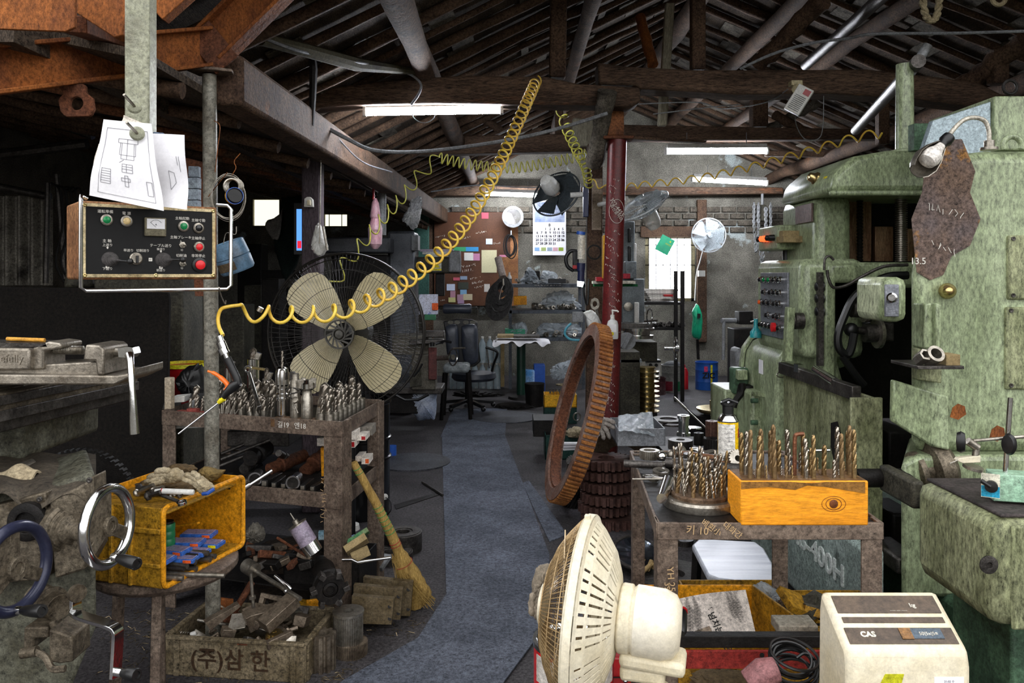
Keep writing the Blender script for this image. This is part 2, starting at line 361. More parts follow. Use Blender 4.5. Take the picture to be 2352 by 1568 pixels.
# right window: frame, bars, bright panes
SKYG=mat('bright_frosted_pane','#f4f8ff',emit=9)
def window(nm,Hh,bars,hb,emit=SKYG,fr=.05):
    x0,x1,z0,z1=Hh; w=bpy.data.objects.new(nm,None); COL.objects.link(w); w.location=(x0,YB,z0); w['kind']='structure'
    g=G(); g.bb(x0,x1,YB+.08,YB+.1,z0,z1); part(g,'window_pane',emit,w)
    g=G()
    for a in((x0,x0+fr,z0,z1),(x1-fr,x1,z0,z1),(x0,x1,z0,z0+fr),(x0,x1,z1-fr,z1)): g.bb(a[0],a[1],YB+.0,YB+.07,a[2],a[3])
    part(g,'window_frame',mat('window_wood','#8d8464','#6f6650'),w,.004)
    if bars:
        g=G()
        for i in range(bars): x=x0+(x1-x0)*(i+.5)/bars; g.cyl((x,YB-.01,z0),(x,YB-.01,z1),.006,n=6)
        for z in hb: g.cyl((x0,YB-.01,z0+(z1-z0)*z),(x1,YB-.01,z0+(z1-z0)*z),.006,n=6)
        part(g,'window_bars',BLACKM,w)
    return w
window('window_1',W1,7,(.55,.85)); 
DIM=mat('bright_paper_window','#d9d8c6',emit=.8)
window('window_2',W2,0,(),DIM,.02); window('window_3',W3,2,(),DIM,.02)
# rubber mats down the aisle and floor sheets
def floor_poly(px,h,z0=0): 
    g=G(); pts=[FL(x,y) for x,y in px]; a=g._v([(p.x,p.y,z0) for p in pts]); c=g._v([(p.x,p.y,z0+h) for p in pts]); g.loft([a,c]); return g
solo(floor_poly([(1015,1004),(1160,1000),(1262,1275),(1258,1395),(1145,1385),(1025,1362)],.006),'rubber_mat',RUBBER,'long grey rubber mat running down the middle of the aisle','mat')
solo(floor_poly([(1040,940),(1165,938),(1160,1000),(1012,1004)],.008),'rubber_mat',RUBBER,'small square mat at the far end of the aisle','mat')
solo(floor_poly([(1027,1366),(1148,1388),(1262,1400),(1225,1480),(1160,1568),(1120,1640),(700,1640),(790,1568),(960,1470)],.006,.006),'rubber_mat',RUBBER,'wide grey rubber mat lying diagonally in the foreground','mat')
solo(floor_poly([(1200,1110),(1215,1105),(1290,1210),(1300,1230),(1262,1245),(1240,1200)],.005,.001),'rubber_strip',RUBBER,'narrow torn rubber strip beside the aisle mat','mat')
g=G(); c=FL(948,1062); g.lathe([(.3,0),(.3,.012)],TR(c),40); solo(g,'steel_disc',mat('floor_plate','#55565c','#3f4044',.6,.4,5,.5,.3,'#252223',3,.3,.4),'large flat round plate on the floor left of the mat','plate')
g=G(); c=FL(1160,958); g.lathe([(.36,0),(.36,.01)],TR(c),40); solo(g,'steel_disc',MATS['floor_plate'],'flat round plate lying at the far end of the aisle','plate')
g=G(); g.cyl(FL(970,1110)+Vector((0,0,.01)),FL(1017,1140)+Vector((0,0,.01)),.008,n=6); solo(g,'steel_rod',DSTEEL,'thin rod lying on the floor against the aisle mat','rod')
g=floor_poly([(905,1160),(1010,1130),(1012,1136),(910,1170)],.004); solo(g,'crack_strip',BLACKM,'thin dark strip across the floor left of the mat','strip')
# fluorescent lamps
TUBE=mat('lit_fluorescent_tube','#f2f6ff',emit=92)
def lamp(x0,y0,x1,y1,Y,lab,h=22,body=None):
    a=P(x0,y0,Y); c=P(x1,y1,Y); t=T('fluorescent_lamp',lab,'lamp',(a+c)/2,0,'fluorescent lamps under the roof'); r=m_(h,Y)/2; up=Vector((0,0,1))
    g=G(); g.cyl(a,c,r*.62,n=12); part(g,'tube',TUBE,t)
    g=G(); g.bar(a+up*r*1.15,c+up*r*1.15,.07,r*1.0); part(g,'housing',WHITE,t,.005)
    g=G(); d=(c-a).normalized()
    for q,s_ in((a,-1),(c,1)): g.bar(q+d*s_*.002+up*r*.1,q+d*s_*.022+up*r*.1,.05,r*1.7)
    part(g,'end_cap',WHITE,t,.003)
    g=G()
    for k in(.2,.8): q=a.lerp(c,k); g.tube([q+up*r*1.6,q+up*(r*1.6+.12)],.004,5)
    part(g,'hanger',GREY,t); return t
lamp(842,258,1148,253,5.15,'nearest fluorescent lamp, under the tie beam left of the red pole',25)
lamp(1532,348,1760,347,8.0,'fluorescent lamp right of the red pole, the higher of two there',20)
lamp(1116,445,1236,449,11.0,'fluorescent lamp on the back wall above the round mirror',14)
lamp(1592,412,1760,421,10.4,'tilted fluorescent lamp above the barred window, the lower of two there',16)
# ================================================================ left foreground
# ---- rusty steel gable beam with its lifting lug
t=T('steel_beam','rusty welded steel beam bent upwards above the grey pipe column','beam',P(480,130,3.1))
def ibeam(g,p0,p1,h,w=.12,tf=.014,up=(0,0,1)):
    p0=Vector(p0);p1=Vector(p1);d=(p1-p0).normalized();x=d.cross(Vector(up)).normalized();y=x.cross(d)
    g.bar(p0,p1,.012,h,up)
    for s_ in(-1,1): g.bar(p0+y*s_*(h-tf)/2,p1+y*s_*(h-tf)/2,w,tf,up)
g=G(); K=P(482,108,3.12); ibeam(g,P(-60,166,2.4),K,.148,.1); part(g,'horizontal_beam',RUSTO,t,.003)
g=G(); ibeam(g,K+Vector((.0,0,-.005)),P(690,-95,3.12),.155,.1); part(g,'sloping_beam',RUSTO,t,.003)
g=G(); g.bar(P(455,68,3.08),P(522,150,3.08),.11,.012,(0,1,0)); part(g,'weld_plate',RUST,t,.002)
g=G(); q=[P(x,y,2.62) for x,y in((132,196),(195,192),(196,212),(212,225),(215,250),(208,266),(150,268),(138,255),(133,228),(147,213))]
ce=P(175,237,2.62)
# ring of quads between outline and hole, matched by angle
def holed(g,outer,ce,r,d,k=40):
    ang=[math.atan2(p.z-ce.z,p.x-ce.x) for p in outer]
    def edge(th):
        best=None; dx,dz=math.cos(th),math.sin(th)
        for i in range(len(outer)):
            p=outer[i]; q=outer[(i+1)%len(outer)]; ex,ez=q.x-p.x,q.z-p.z; den=dx*ez-dz*ex
            if abs(den)<1e-12: continue
            tt=((p.x-ce.x)*ez-(p.z-ce.z)*ex)/den; u=((p.x-ce.x)*dz-(p.z-ce.z)*dx)/den
            if tt>0 and -1e-6<=u<=1+1e-6 and (best is None or tt>best): best=tt
        return best or r*1.5
    rs=[]
    for rr,yy in((None,0),(None,d),(r,d),(r,0)):
        rs.append(g._v([(ce.x+math.cos(6.28318*i/k)*(rr or edge(6.28318*i/k)),ce.y+yy,ce.z+math.sin(6.28318*i/k)*(rr or edge(6.28318*i/k))) for i in range(k)]))
    g.loft(rs,False,True)
holed(g,q,ce,.022,.016); part(g,'lifting_lug',RUST,t,.002)
g=G(); g.ext([(-60,-60),(172,-60),(172,62),(150,72),(-60,64)],2.15,.012); solo(g,'steel_plate',RUSTO,'large orange rusted flat plate in the very top left corner','steel plate',bevel=.002)
g=G(); g.ext([(176,-60),(300,-60),(282,80),(262,86),(176,30)],2.3,.05); 
solo(g,'steel_plate',RUSTO,'rusted slanting box end between the corner plate and the pendant column','steel plate',bevel=.003)
g=G(); g.bar(P(170,55,2.35),P(278,95,2.9),.07,.05); solo(g,'steel_bracket',RUST,'short rusty bracket joining the corner plate to the steel beam','bracket',bevel=.003)
g=G(); g.bar(P(366,35,2.6),P(450,-40,2.6),.05,.06); solo(g,'steel_channel',RUSTO,'short rusty channel behind the pendant column at the top','channel',bevel=.003)
# ---- grey pipe column
t=T('pipe_column','slim grey painted pipe column carrying the rusty steel beam','column',(P(483,0,3.1).x,3.1,0))
PC=mat('mottled_grey_pipe','#8f8d82','#6c675c',.5,.2,14,.5,.4,'#4a3a2c',5,.2,.4)
g=G(); g.cyl(P(481,172,3.1),(P(490,0,3.1).x,3.1,0),.0265,.0285,20); part(g,'pipe',PC,t)
g=G(); z=P(0,168,3.1).z; x=P(487,0,3.1).x; g.prism([(-.085,-.03),(-.03,-.06),(.02,-.055),(.085,-.02),(.075,.03),(.0,.06),(-.07,.05)],z,z+.012,Matrix.Translation((x,3.1,0))); part(g,'top_flange',FRAME,t,.003)
g=G(); g.tube(smooth_path([P(492,277,3.06),P(505,290,3.05),P(500,340,3.05),P(494,395,3.05)],6),.0016,5); part(g,'rusty_wire',RUSTO,t)
# ---- pendant column, drawings, control box
PEND=mat('pale_green_speckled_paint','#9c9d88','#85866f',.45,.1,60,.5,.25,'#4b4536',9,.1,.35)
t=T('pendant_column','pale green square column hanging from above over the control box','column',P(328,0,2.0))
g=G(); a=P(293,0,2.0); 
def yawbox(g,cx,zt,zb,w,d,rz): 
    g.box((cx[0],cx[1],(zt+zb)/2),(w,d,zt-zb),(0,0,rz))
c0=P(329,0,2.04); yawbox(g,(c0.x-.006,c0.y),2.35,P(0,300,2.0).z,.062,.05,2); part(g,'square_tube',PEND,t,.004)
g=G(); yawbox(g,(c0.x+.015,c0.y+.02),P(0,295,2.0).z,P(0,470,2.0).z,.05,.04,38); part(g,'lower_bracket',mat('steel_blue_paint','#5b6a80','#4b586b'),t,.004)
for (x,y,lab) in ((309,245,'round magnet with a steel pin on the bare pendant column'),(315,307,'round magnet with a steel pin holding the drawings')):
    p=P(x,y,1.93 if y<280 else 1.9); s_=T('magnet_hook',lab,'magnet hook',p,25)
    g=G(); M=FACE(p,25); g.lathe([(.0,0),(.017,0),(.017,.004),(.013,.007),(0,.007)],M,24); part(g,'magnet_disc',PEND,s_,.001)
    g=G(); g.tube([M@Vector((0,0,.005)),M@Vector((-.004,.003,.016)),M@Vector((-.018,.012,.05)),M@Vector((-.022,.016,.056))],.0035,8); part(g,'pin',STEEL,s_)
# papers
def paper(nm,lab,px,Y,tilt=.0,wav=.008,ph=0,mm=PAPER,cat='paper',draw=None):
    q=[P(x,y,Y) for x,y in px]           # TL TR BR BL
    def f(u,v):
        a=q[0].lerp(q[1],u); c=q[3].lerp(q[2],u); p=a.lerp(c,v)
        return p+Vector((0,wav*(math.sin(5*u+ph)*.9+math.sin(7*v+ph+2*u))*(v+.25)-tilt*v,0))
    g=G(); g.sheet(f,18,22,.0003); o=solo(g,nm,mm,lab,cat,smooth=80)
    if draw:
        g=G()
        def seg(a,c,r=.0005):
            pts=[]
            for i in range(5):
                u=a[0]+(c[0]-a[0])*i/4; v=a[1]+(c[1]-a[1])*i/4; pts.append(f(u,v)+Vector((0,-.0012,0)))
            g.tube(pts,r,4)
        for s_ in draw: seg(*s_)
        part(g,'drawing_lines',INKG,o)
    return o
def rect(a,b,c,d): return [((a,b),(c,b)),((c,b),(c,d)),((c,d),(a,d)),((a,d),(a,b))]
D=rect(.1,.1,.9,.93)+rect(.33,.22,.7,.27)+rect(.37,.27,.66,.42)+rect(.4,.27,.63,.47)+[((.5,.22),(.5,.47)),((.45,.48),(.38,.52))]+rect(.43,.53,.6,.63)+[((.43,.56),(.6,.56)),((.43,.59),(.6,.59)),((.5,.53),(.5,.63))]+rect(.42,.7,.55,.74)+rect(.47,.67,.52,.8)+rect(.13,.62,.26,.8)+[((.13,.62+.03*k),(.26,.62+.03*k)) for k in range(1,6)]+rect(.8,.7,.88,.86)
paper('drawing_sheet','white printed drawing hanging in front under the magnet, curled at its foot',[(238,274),(348,284),(386,486),(213,450)],1.915,.02,.006,0,draw=D)
paper('drawing_sheet','white drawing sheet behind the front one, its right edge sticking out',[(330,305),(424,310),(432,482),(335,470)],1.96,.0,.008,1.5,draw=[((.6,.5),(.72,.52)),((.72,.52),(.75,.65)),((.75,.65),(.62,.75)),((.62,.75),(.6,.5)),((.85,.3),(.87,.5)),((.8,.3),(.82,.42))])
paper('paper_sheet','small cream paper tucked behind the drawings at the top',[(284,264),(334,285),(330,320),(272,300)],1.965,0,.004,.5,mat('cream_paper','#e8e0d4','#dcd2c2',bump=.05,dirt=.05))
paper('paper_sheet','rear paper corner poking out left below the drawings',[(226,330),(300,330),(300,420),(205,408)],1.97,0,.004,2,MATS['cream_paper'])
# control box
t=T('control_box','black faced machine control box in a bent chrome guard with coloured push buttons','control panel',P(348,555,2.08),38)
B0=mw(t); W_,H_=.325,.185
def LB(g,name,m,pa=None,bev=0,**k): 
    g.b.transform(B0); return part(g,name,m,pa or t,bev,**k)
FM=B0@FACE((0,0,0))                      # panel frame: x right, y up, z outward
BOXM=mat('rust_stained_box_paint','#9a6f4a','#7b5236',.6,.1,6,.5,.45,'#4a2d1a',5,.25,.45,soft=.25)
g=G(); g.box((0,.09,0),(W_+.012,.18,H_+.012)); LB(g,'housing',BOXM,None,.006)
g=G()
for a in((0,H_/2-.004,W_,.008),(0,-H_/2+.004,W_,.008),(-W_/2+.004,0,.008,H_),(W_/2-.004,0,.008,H_)): g.box((a[0],a[1],.0015),(a[2],a[3],.005),None,FM)
part(g,'bezel',mat('yellowed_bezel','#d8c79d','#b29a6a'),t,.001)
g=G(); g.box((0,0,.0005),(W_-.014,H_-.014,.003),None,FM); part(g,'faceplate',mat('black_faceplate','#050505','#0a0a0a',.5,0,9,.5,.25,'#1d1c1b',9,.03,.2),t)
def btn(x,y,col,r=.0095,nm='push_button',ring=STEEL,dome=.006):
    g=G(); M=FM@Matrix.Translation((x,y,.002)); g.lathe([(r*1.5,0),(r*1.5,.004),(r*1.2,.006),(r,.006),(r,.0)],M,20); o=part(g,nm,ring,t)
    g=G(); g.lathe([(r*.95,0),(r*.95,dome),(r*.7,dome+.002),(0,dome+.0025)],M,20); part(g,'button_cap',col,o); return o
GRB=mat('green_lens','#128a4c','#0d6f3c',.2,dirt=0,bump=0); CRB=mat('cream_lens','#d9c08a','#c7ab70',.25,dirt=0,bump=0); REB=mat('red_button','#e01f26','#c8181f',.35,dirt=0,bump=0,grain=.05); BLB=mat('black_lens','#1b1b1d','#0e0e0f',.2,dirt=0,bump=0)
fx=lambda px:(px-225)/(474-225)*(W_-.02)-(W_-.02)/2
fy=lambda py:H_/2-.008-(py-478)/(628-478)*(H_-.012)
btn(fx(262),fy(506),GRB); btn(fx(300),fy(507),CRB); btn(fx(414),fy(514),GRB); btn(fx(446),fy(517),BLB); btn(fx(447),fy(561),REB); btn(fx(448),fy(603),REB,.013,'emergency_stop_button',BLACK,.012)
g=G(); x,y=fx(356),fy(518); g.box((x,y,.006),(.052,.048,.012),None,FM); o=part(g,'meter',mat('meter_housing','#77715c','#655f4c'),t,.002)
g=G(); g.box((x,y+.008,.0125),(.044,.026,.001),None,FM); part(g,'dial_face',PAPER,o)
g=G(); Mx=FM@Matrix.Translation((x,y+.002,.0132)); g.torus(.016,.0004,Mx,20,4,35,145); g.tube([Mx@Vector((0,-.003,0)),Mx@Vector((-.014,.01,0))],.0004,4); g.text('A',.007,Mx@Matrix.Translation((0,.004,0)),.0002); part(g,'needle',INK,o)
for (xx,yy,a) in ((fx(268),fy(592),(.03,-.004)),(fx(372),fy(592),(.03,.0))):
    o=None; g=G(); M=FM@Matrix.Translation((xx,yy,.002))
    prof=[(.019,0)]
    for k in range(6): prof+=[(.0185-k*.0027,.003+k*.003),(.0145-k*.0022,.0045+k*.003)]
    prof+=[(.003,.028)]; g.lathe(prof,M,24)
    for v in g.b.verts:
        l=(M.inverted()@v.co); k_=max(0,l.z)/.03; v.co=M@Vector((l.x+a[0]*.7*k_,l.y+a[1]*k_,l.z))
    o=part(g,'joystick_boot',mat('grey_rubber_boot','#4a4746','#3a3736',.7),t)
    g=G(); g.tube([M@Vector((a[0]*.6,a[1],.026)),M@Vector((a[0]*1.2,a[1]*1.5,.045))],.003,8); g.sph(M@Vector((a[0]*1.25,a[1]*1.5,.047)),.008); part(g,'joystick_knob',BLACK,o)
g=G(); M=FM@Matrix.Translation((fx(318),fy(590),.002)); g.lathe([(.016,0),(.016,.004),(.012,.006),(.012,.014),(0,.014)],M,24); o=part(g,'selector_switch',STEEL,t,.0006)
g=G(); g.box((0,-.002,.016),(.006,.02,.008),None,M); part(g,'selector_knob',BLACK,o,.001)
for xx,yy in((412,557),(412,600)):
    g=G(); M=FM@Matrix.Translation((fx(xx),fy(yy),.002)); g.lathe([(.009,0),(.009,.003),(.004,.004),(.004,.008),(0,.008)],M,6); g.tube([M@Vector((0,0,.006)),M@Vector((.004,-.003,.02))],.002,6); part(g,'toggle_switch',STEEL,t)
for xx,yy in((-.5,.5),(.5,.5),(-.5,-.5),(.5,-.5),(.03,-.5)):
    g=G(); M=FM@Matrix.Translation((xx*(W_-.012),yy*(H_-.01),.003)); g.lathe([(.005,0),(.005,.002),(.003,.003),(0,.002)],M,12); part(g,'screw',BRASS,t)
g=G()
for s_,xx,yy,z in(('運転準備',260,488,.0085),('電 源',300,490,.0085),('主軸起動',412,496,.0085),('主軸寸動',446,499,.0085),('主軸ブレーキ',409,540,.0085),('主軸停止',446,541,.0085),('切削油',410,582,.0085),('非常停止',446,582,.0085),('主 軸',263,552,.0085),('上送り',264,561,.0075),('下送り',264,613,.0075),('テーブル送り',368,560,.0085),('後送り',368,568,.0065),('前送り',368,616,.007),('早送り',304,572,.0075),('切削送り',332,572,.0075),('入',409,549,.006),('切',411,569,.006),('入',409,591,.006),('切',411,611,.006),('⬆',264,567,.007),('⬇',264,608,.008),('⬇',368,609,.008),('⬅',347,592,.008),('⬆',368,573,.007)):
    g.text(s_,z*1.08,FM@Matrix.Translation((fx(xx),fy(yy),.0022)),.0001)
part(g,'panel_lettering',CHALK,t)
g=G(); r_=.005; pts=[]
for (x,y,z) in ((-W_/2+.01,H_/2+.012,.0),(-W_/2-.005,H_/2+.015,.02),(-W_/2-.008,H_/2+.005,.035),(-W_/2-.008,-H_/2-.025,.035),(-W_/2+.004,-H_/2-.033,.035),(W_/2+.02,-H_/2-.033,.035),(W_/2+.032,-H_/2-.022,.035),(W_/2+.032,H_/2+.0,.035),(W_/2+.025,H_/2+.01,.03),(W_/2+.002,H_/2+.012,.01)): pts.append(FM@Vector((x,y,z)))
g.tube(pts,r_,10); part(g,'chrome_guard',CHROME,t)
# wire with hook from the guard to the hose
g=G(); g.tube(smooth_path([P(503,660,2.05),P(508,680,2.1),P(517,698,2.15),P(519,690,2.15)],5),.0018,5); solo(g,'hanging_wire',STEEL,'thin bent wire hook hanging from the guard of the control box','wire hook')
# ---- dark board and left wall clutter
g=G(); g.ext([(-300,655),(232,662),(385,672),(388,690),(378,1333),(-300,1333)],3.9,.03); t=solo(g,'welding_screen',DARK,'large black steel screen board standing behind the milling machine','screen',bevel=.006)
CORR=mat('dull_galvanised_sheet','#8a857a','#67625a',.5,.2,6,.5,.45,'#211d1a',3,.2,.5)
g=G(); a=P(-330,450,6.3); c=P(118,655,6.3)
g.sheet(lambda u,v:(a.x+(c.x-a.x)*u,6.3+.03*math.sin(u*95),a.z+(c.z-a.z)*v),160,1,.001); solo(g,'corrugated_sheet',CORR,'dull corrugated metal sheet on the left behind the control box','metal sheet',smooth=70)
g=G(); g.cyl(P(-100,410,6.2),P(115,452,6.2),.03); solo(g,'steel_rail',DSTEEL,'dark rail along the top of the corrugated sheet','rail')
for i,(a,c) in enumerate((((110,420),(105,650)),((130,400),(150,640)),((0,235),(215,310)),((0,355),(200,330)))):
    g=G(); g.cyl(P(*a,6.0),P(*c,6.0),.02 if i<2 else .04,n=8); solo(g,'pipe',DSTEEL,('thin vertical pipe beside the corrugated sheet','second vertical pipe left of the control box','sloping dark log under the left lean-to roof','horizontal dark log under the left lean-to roof')[i],'pipe')
g=G()
for k in range(5):
    x=118+k*12; g.tube(smooth_path([P(x,420+k*5,5.8),P(x+20,440,5.75),P(x+25,520+10*k,5.8),P(x+10,600,5.8),P(x+30,650,5.8)],6),.008,6)
solo(g,'cable_bundle',BLACKM,'bundle of black cables hanging on the dark wall left of the control box','cables',kind='stuff')
g=G(); g.ext([(146,640),(150,600),(175,570),(200,560),(210,660),(142,662)],4.6,.3); solo(g,'machine_hood',GREYD:=mat('dark_grey_hood','#4f4c40','#38362e',.6,.1,7,.5,.45,'#1d1b17',3,.3,.5),'dark rounded machine hood behind the control box','machine',bevel=.02)
g=G(); g.bb(P(215,0,4.5).x,P(420,0,4.5).x,4.5,4.8,0,P(0,640,4.5).z); solo(g,'tool_cabinet',GREYD,'grey cabinet behind the welding screen under the control box','cabinet',bevel=.01)
# stack of pale blue strips and hoop of saw blades hanging at the pipe
g=G()
for k in range(5): g.box(P(447,395+k*26,3.6),(.045,.04,.048),(0,0,R(-8,8)))
solo(g,'box_stack',mat('pale_blue_card','#9aa6b0','#8590a0'),'column of pale cartons behind the pendant beside the pipe column','cartons',bevel=.002)
g=G(); g.ext([(425,362),(466,372),(470,680),(448,680)],3.7,.03); solo(g,'rusty_flat_bar',RUST,'tall rusty flat bar behind the pipe column','flat bar')
t=T('saw_blade_coil','coiled band saw blades hanging as dark hoops beside the pipe column','saw blades',P(524,400,3.0))
for k in range(6):
    g=G(); M=FACE(P(524+R(-3,3),452+R(-4,4),3.0+k*.012),20,0)@Matrix.Diagonal((R(.78,.85),R(1.08,1.2),1,1)); g.tub(.073,.0745,-.007,.007,M,40); part(g,'blade_hoop',STEEL,t)
g=G(); g.cyl(P(478,452,3.02),P(522,396,2.98),.0015,n=5); g.tube(smooth_path([P(533,402,3),P(542,385,3),P(538,370,3),P(552,352,3)],5),.0016,5); part(g,'hanging_wire',RUSTO,t)
g=G()
for k in range(4): g.torus(.028,.004,FACE(P(532+k*3,428,2.93+k*.01),35),24,6)
solo(g,'solder_wire_roll',STEEL,'small bright wire coil hanging inside the saw blade hoops','wire coil')
t=T('tape_measure','black, yellow and blue tape measure hanging in the saw blade hoops','tape measure',P(540,450,2.93))
M=FACE(P(538,450,2.93),30,0,-35)
g=G(); g.lathe([(0,-.022),(.026,-.022),(.03,-.017),(.03,.01),(.026,.015),(0,.015)],M@Matrix.Diagonal((1,.9,1,1)),24); part(g,'case',BLACK,t)
g=G(); g.tub(.029,.031,-.012,.0,M,24); part(g,'yellow_band',mat('bright_yellow','#f0b020','#e0a018',dirt=.1),t)
g=G(); g.tub(.029,.0312,.002,.012,M,24); part(g,'blue_band',BLUE,t)
# blue bottom-cut bucket hanging
t=T('plastic_bottle_bucket','blue grey cut plastic jug hanging tilted right of the control box','bucket',P(540,600,2.9))
M=TR(P(548,622,2.9),(12,-18,0))
BKT=mat('cloudy_blue_plastic','#5d7f9a','#4a6074',.35,0,8,.5,.35,'#2b2b2c',5,.1,.25)
g=G(); g.lathe([(.0,-.0),(.056,0),(.062,.008),(.062,.05),(.059,.053),(.062,.057),(.058,.11),(.053,.112),(.05,.108),(.055,.05),(.055,.01),(0,.006)],M,32); part(g,'jug_body',BKT,t)
g=G(); g.sheet(lambda u,v:M@Vector((.0635*math.cos(-2.6+u*1.3),.0635*math.sin(-2.6+u*1.3),.014+.03*v)),12,1,.0005); part(g,'label_patch',mat('dark_label','#3d3530','#5d4c2f'),t)
g=G(); g.tube(smooth_path([P(513,560,2.9),P(520,535,2.9),P(541,538,2.9),P(543,520,2.9)],5),.0015,5); part(g,'wire_handle',STEEL,t)
# ---- milling machine with table and vise
CAST=mat('worn_cast_iron','#7d7363','#4f4639',.5,.5,12,.5,.6,'#2e2720',3.4,.3,.45,soft=.25)
CASTG=mat('grey_green_castings','#67675a','#454336',.6,.1,10,.5,.62,'#2b241c',3,.35,.5,soft=.28)
t=T('milling_machine','grey green knee milling machine at the left edge with long table and handwheels','milling machine',(-1.35,2.2,0))
A=P(0,905,2.15); E=P(316,850,2.75)
def tb(g,off0,off1,zt,zb):       # a bar along the table direction
    d=(Vector((E.x,E.y,0))-Vector((A.x,A.y,0))).normalized(); n_=Vector((-d.y,d.x,0)); a=Vector((A.x,A.y,0))-d*.6; e=Vector((E.x,E.y,0))
    v=[]; 
    for z in(zb,zt):
        for p,o in((a,off0),(e,off0),(e,off1),(a,off1)): q=p+n_*o; v.append(g.b.verts.new((q.x,q.y,z)))
    for q in((3,2,1,0),(4,5,6,7),(0,1,5,4),(1,2,6,5),(2,3,7,6),(3,0,4,7)): g._f([v[i] for i in q])
g=G(); zt=P(0,845,2.75).z; tb(g,0,.3,zt,zt-.05)
for o_ in(.05,.13,.21): tb(g,o_,o_+.03,zt+.004,zt)
part(g,'table',CAST,t,.004)
g=G(); tb(g,-.01,.0,zt-.005,zt-.03); tb(g,-.006,.0,zt-.045,zt-.075); part(g,'table_rail',DSTEEL,t,.002)
g=G(); tb(g,.02,.28,zt-.05,zt-.11); part(g,'saddle_way',DSTEEL,t,.004)
g=G(); a=P(-40,975,2.35); g.bb(a.x,P(50,0,2.35).x,2.35,2.8,P(0,1060,2.35).z,P(0,960,2.35).z); part(g,'saddle',CASTG,t,.02)
# knee front: plates, bosses
g=G(); g.ext([(-300,1150),(60,1128),(105,1120),(218,1082),(222,1440),(170,1568),(0,1968),(-300,1968)],2.05,.28)
for v in g.b.verts:
    if v.co.y>2.1: v.co.x-=.17
part(g,'knee',CASTG,t,.012)
g=G(); g.ext([(-100,1185),(104,1130),(107,1160),(104,1330),(-100,1350)],2.0,.06); part(g,'apron_plate',CAST,t,.004)
g=G(); g.ext([(112,1150),(190,1112),(213,1092),(218,1260),(190,1310),(125,1330)],1.99,.07); part(g,'cover_plate',CAST,t,.006)
def dirM(p,d): return Matrix.Translation(p)@Vector(d).to_track_quat('Z','Y').to_matrix().to_4x4()
AX=Vector((.82,-.57,.0)).normalized()
p=P(150,1208,2.02); M=dirM(p,AX)
g=G(); g.lathe([(.062,-.03),(.062,.015),(.055,.022),(.05,.022),(.05,.03),(.038,.032),(.038,.045),(.026,.05),(.022,.06),(.022,.13),(0,.13)],M,32); part(g,'feed_boss',CAST,t,.001)
def handwheel(name,c,R0,r0,ax,rim,spk,hub,hl,hd,hub_r=.022):
    # three spokes, rim, hub and a revolving handle
    o=None; M=dirM(c,ax)
    g=G(); g.torus(R0,r0,M,56,12); o=part(g,name,rim,t)
    g=G()
    for k in range(3):
        th=rad(90+k*120+hl); g.bar(M@Vector((0,0,-.005)),M@Vector((R0*math.cos(th),R0*math.sin(th),0)),.03,.01,ax)
    part(g,'spoke',spk,o,.003)
    g=G(); g.prism([(0,0)]+[((R0-r0*.3)*math.cos(rad(a_)),(R0-r0*.3)*math.sin(rad(a_))) for a_ in range(int(hl)+90,int(hl)+211,10)],-.004,.003,M); part(g,'web',spk,o)
    g=G(); g.lathe([(hub_r*1.1,-.02),(hub_r*1.1,.006),(hub_r,.012),(hub_r*.55,.012),(hub_r*.5,.006),(0,.006)],M,24); part(g,'hub',hub,o,.001)
    th=rad(hd); hp=M@Vector((R0*math.cos(th),R0*math.sin(th),0)); 
    return o,hp
AX2=Vector((.99,-.12,.05)).normalized()
def handle(o,hp,d,L=.085,nm='handle_grip'):
    d=Vector(d).normalized(); M=dirM(hp,d)
    g=G(); g.lathe([(.009,-.004),(.009,.012),(.0075,.014),(.0075,.02)],M,14); part(g,'handle_collar',CHROME,o)
    g=G(); g.lathe([(.0085,.016),(.0115,.03),(.0135,L*.6),(.0145,L-.004),(.0125,L),(.008,L),(.007,L-.003),(0,L-.003)],M,20); part(g,nm,BLACK,o)
o,hp=handwheel('chrome_handwheel',P(248,1208,1.88),.087,.0125,AX2,CHROME,CAST,CAST,0,0)
handle(o,P(262,1278,1.83),P(338,1302,1.77)-P(262,1278,1.83))
o,hp=handwheel('navy_handwheel',P(35,1305,1.82),.093,.0135,Vector((.975,-.2,.05)).normalized(),mat('navy_rim','#23263c','#2e3146',.3,.2,9,.5,.25,'#14131a',5,.05,.15),CAST,CAST,0,0,.026)
handle(o,P(42,1401,1.8),P(125,1404,1.74)-P(42,1401,1.8),.09)
g=G(); M=dirM(P(95,1375,1.95),AX); g.lathe([(.034,-.02),(.034,.02),(.028,.028),(.034,.034),(.034,.045),(.04,.048),(.04,.054),(.03,.058),(.03,.09),(0,.09)],M,28); part(g,'crank_boss',CAST,t,.001)
g=G(); 
cr=[P(174,1346,1.84),P(172,1400,1.84),P(205,1425,1.80),P(268,1452,1.74),P(272,1470,1.74),P(264,1556,1.74)]
cr=smooth_path([P(175,1352,1.85),P(174,1395,1.85),P(182,1412,1.83),P(250,1434,1.76),P(268,1446,1.75),P(270,1470,1.75),P(265,1556,1.74)],5)
ra=[]
for i,pt in enumerate(cr):
    d=(cr[min(i+1,len(cr)-1)]-cr[max(i-1,0)]).normalized(); wv=Vector((.3,.95,0)).normalized(); nn=d.cross(wv).normalized(); wv=nn.cross(d)
    w_=.014;th_=.0042; ra.append(g._v([pt+wv*w_+nn*th_,pt-wv*w_+nn*th_,pt-wv*w_-nn*th_,pt+wv*w_-nn*th_]))
g.loft(ra); o=part(g,'crank_handle',CHROME,t,.0015)
g=G(); g.lathe([(.02,-.006),(.02,.006),(.0,.007)],dirM(P(177,1362,1.845),AX),20); part(g,'crank_end',CAST,o)
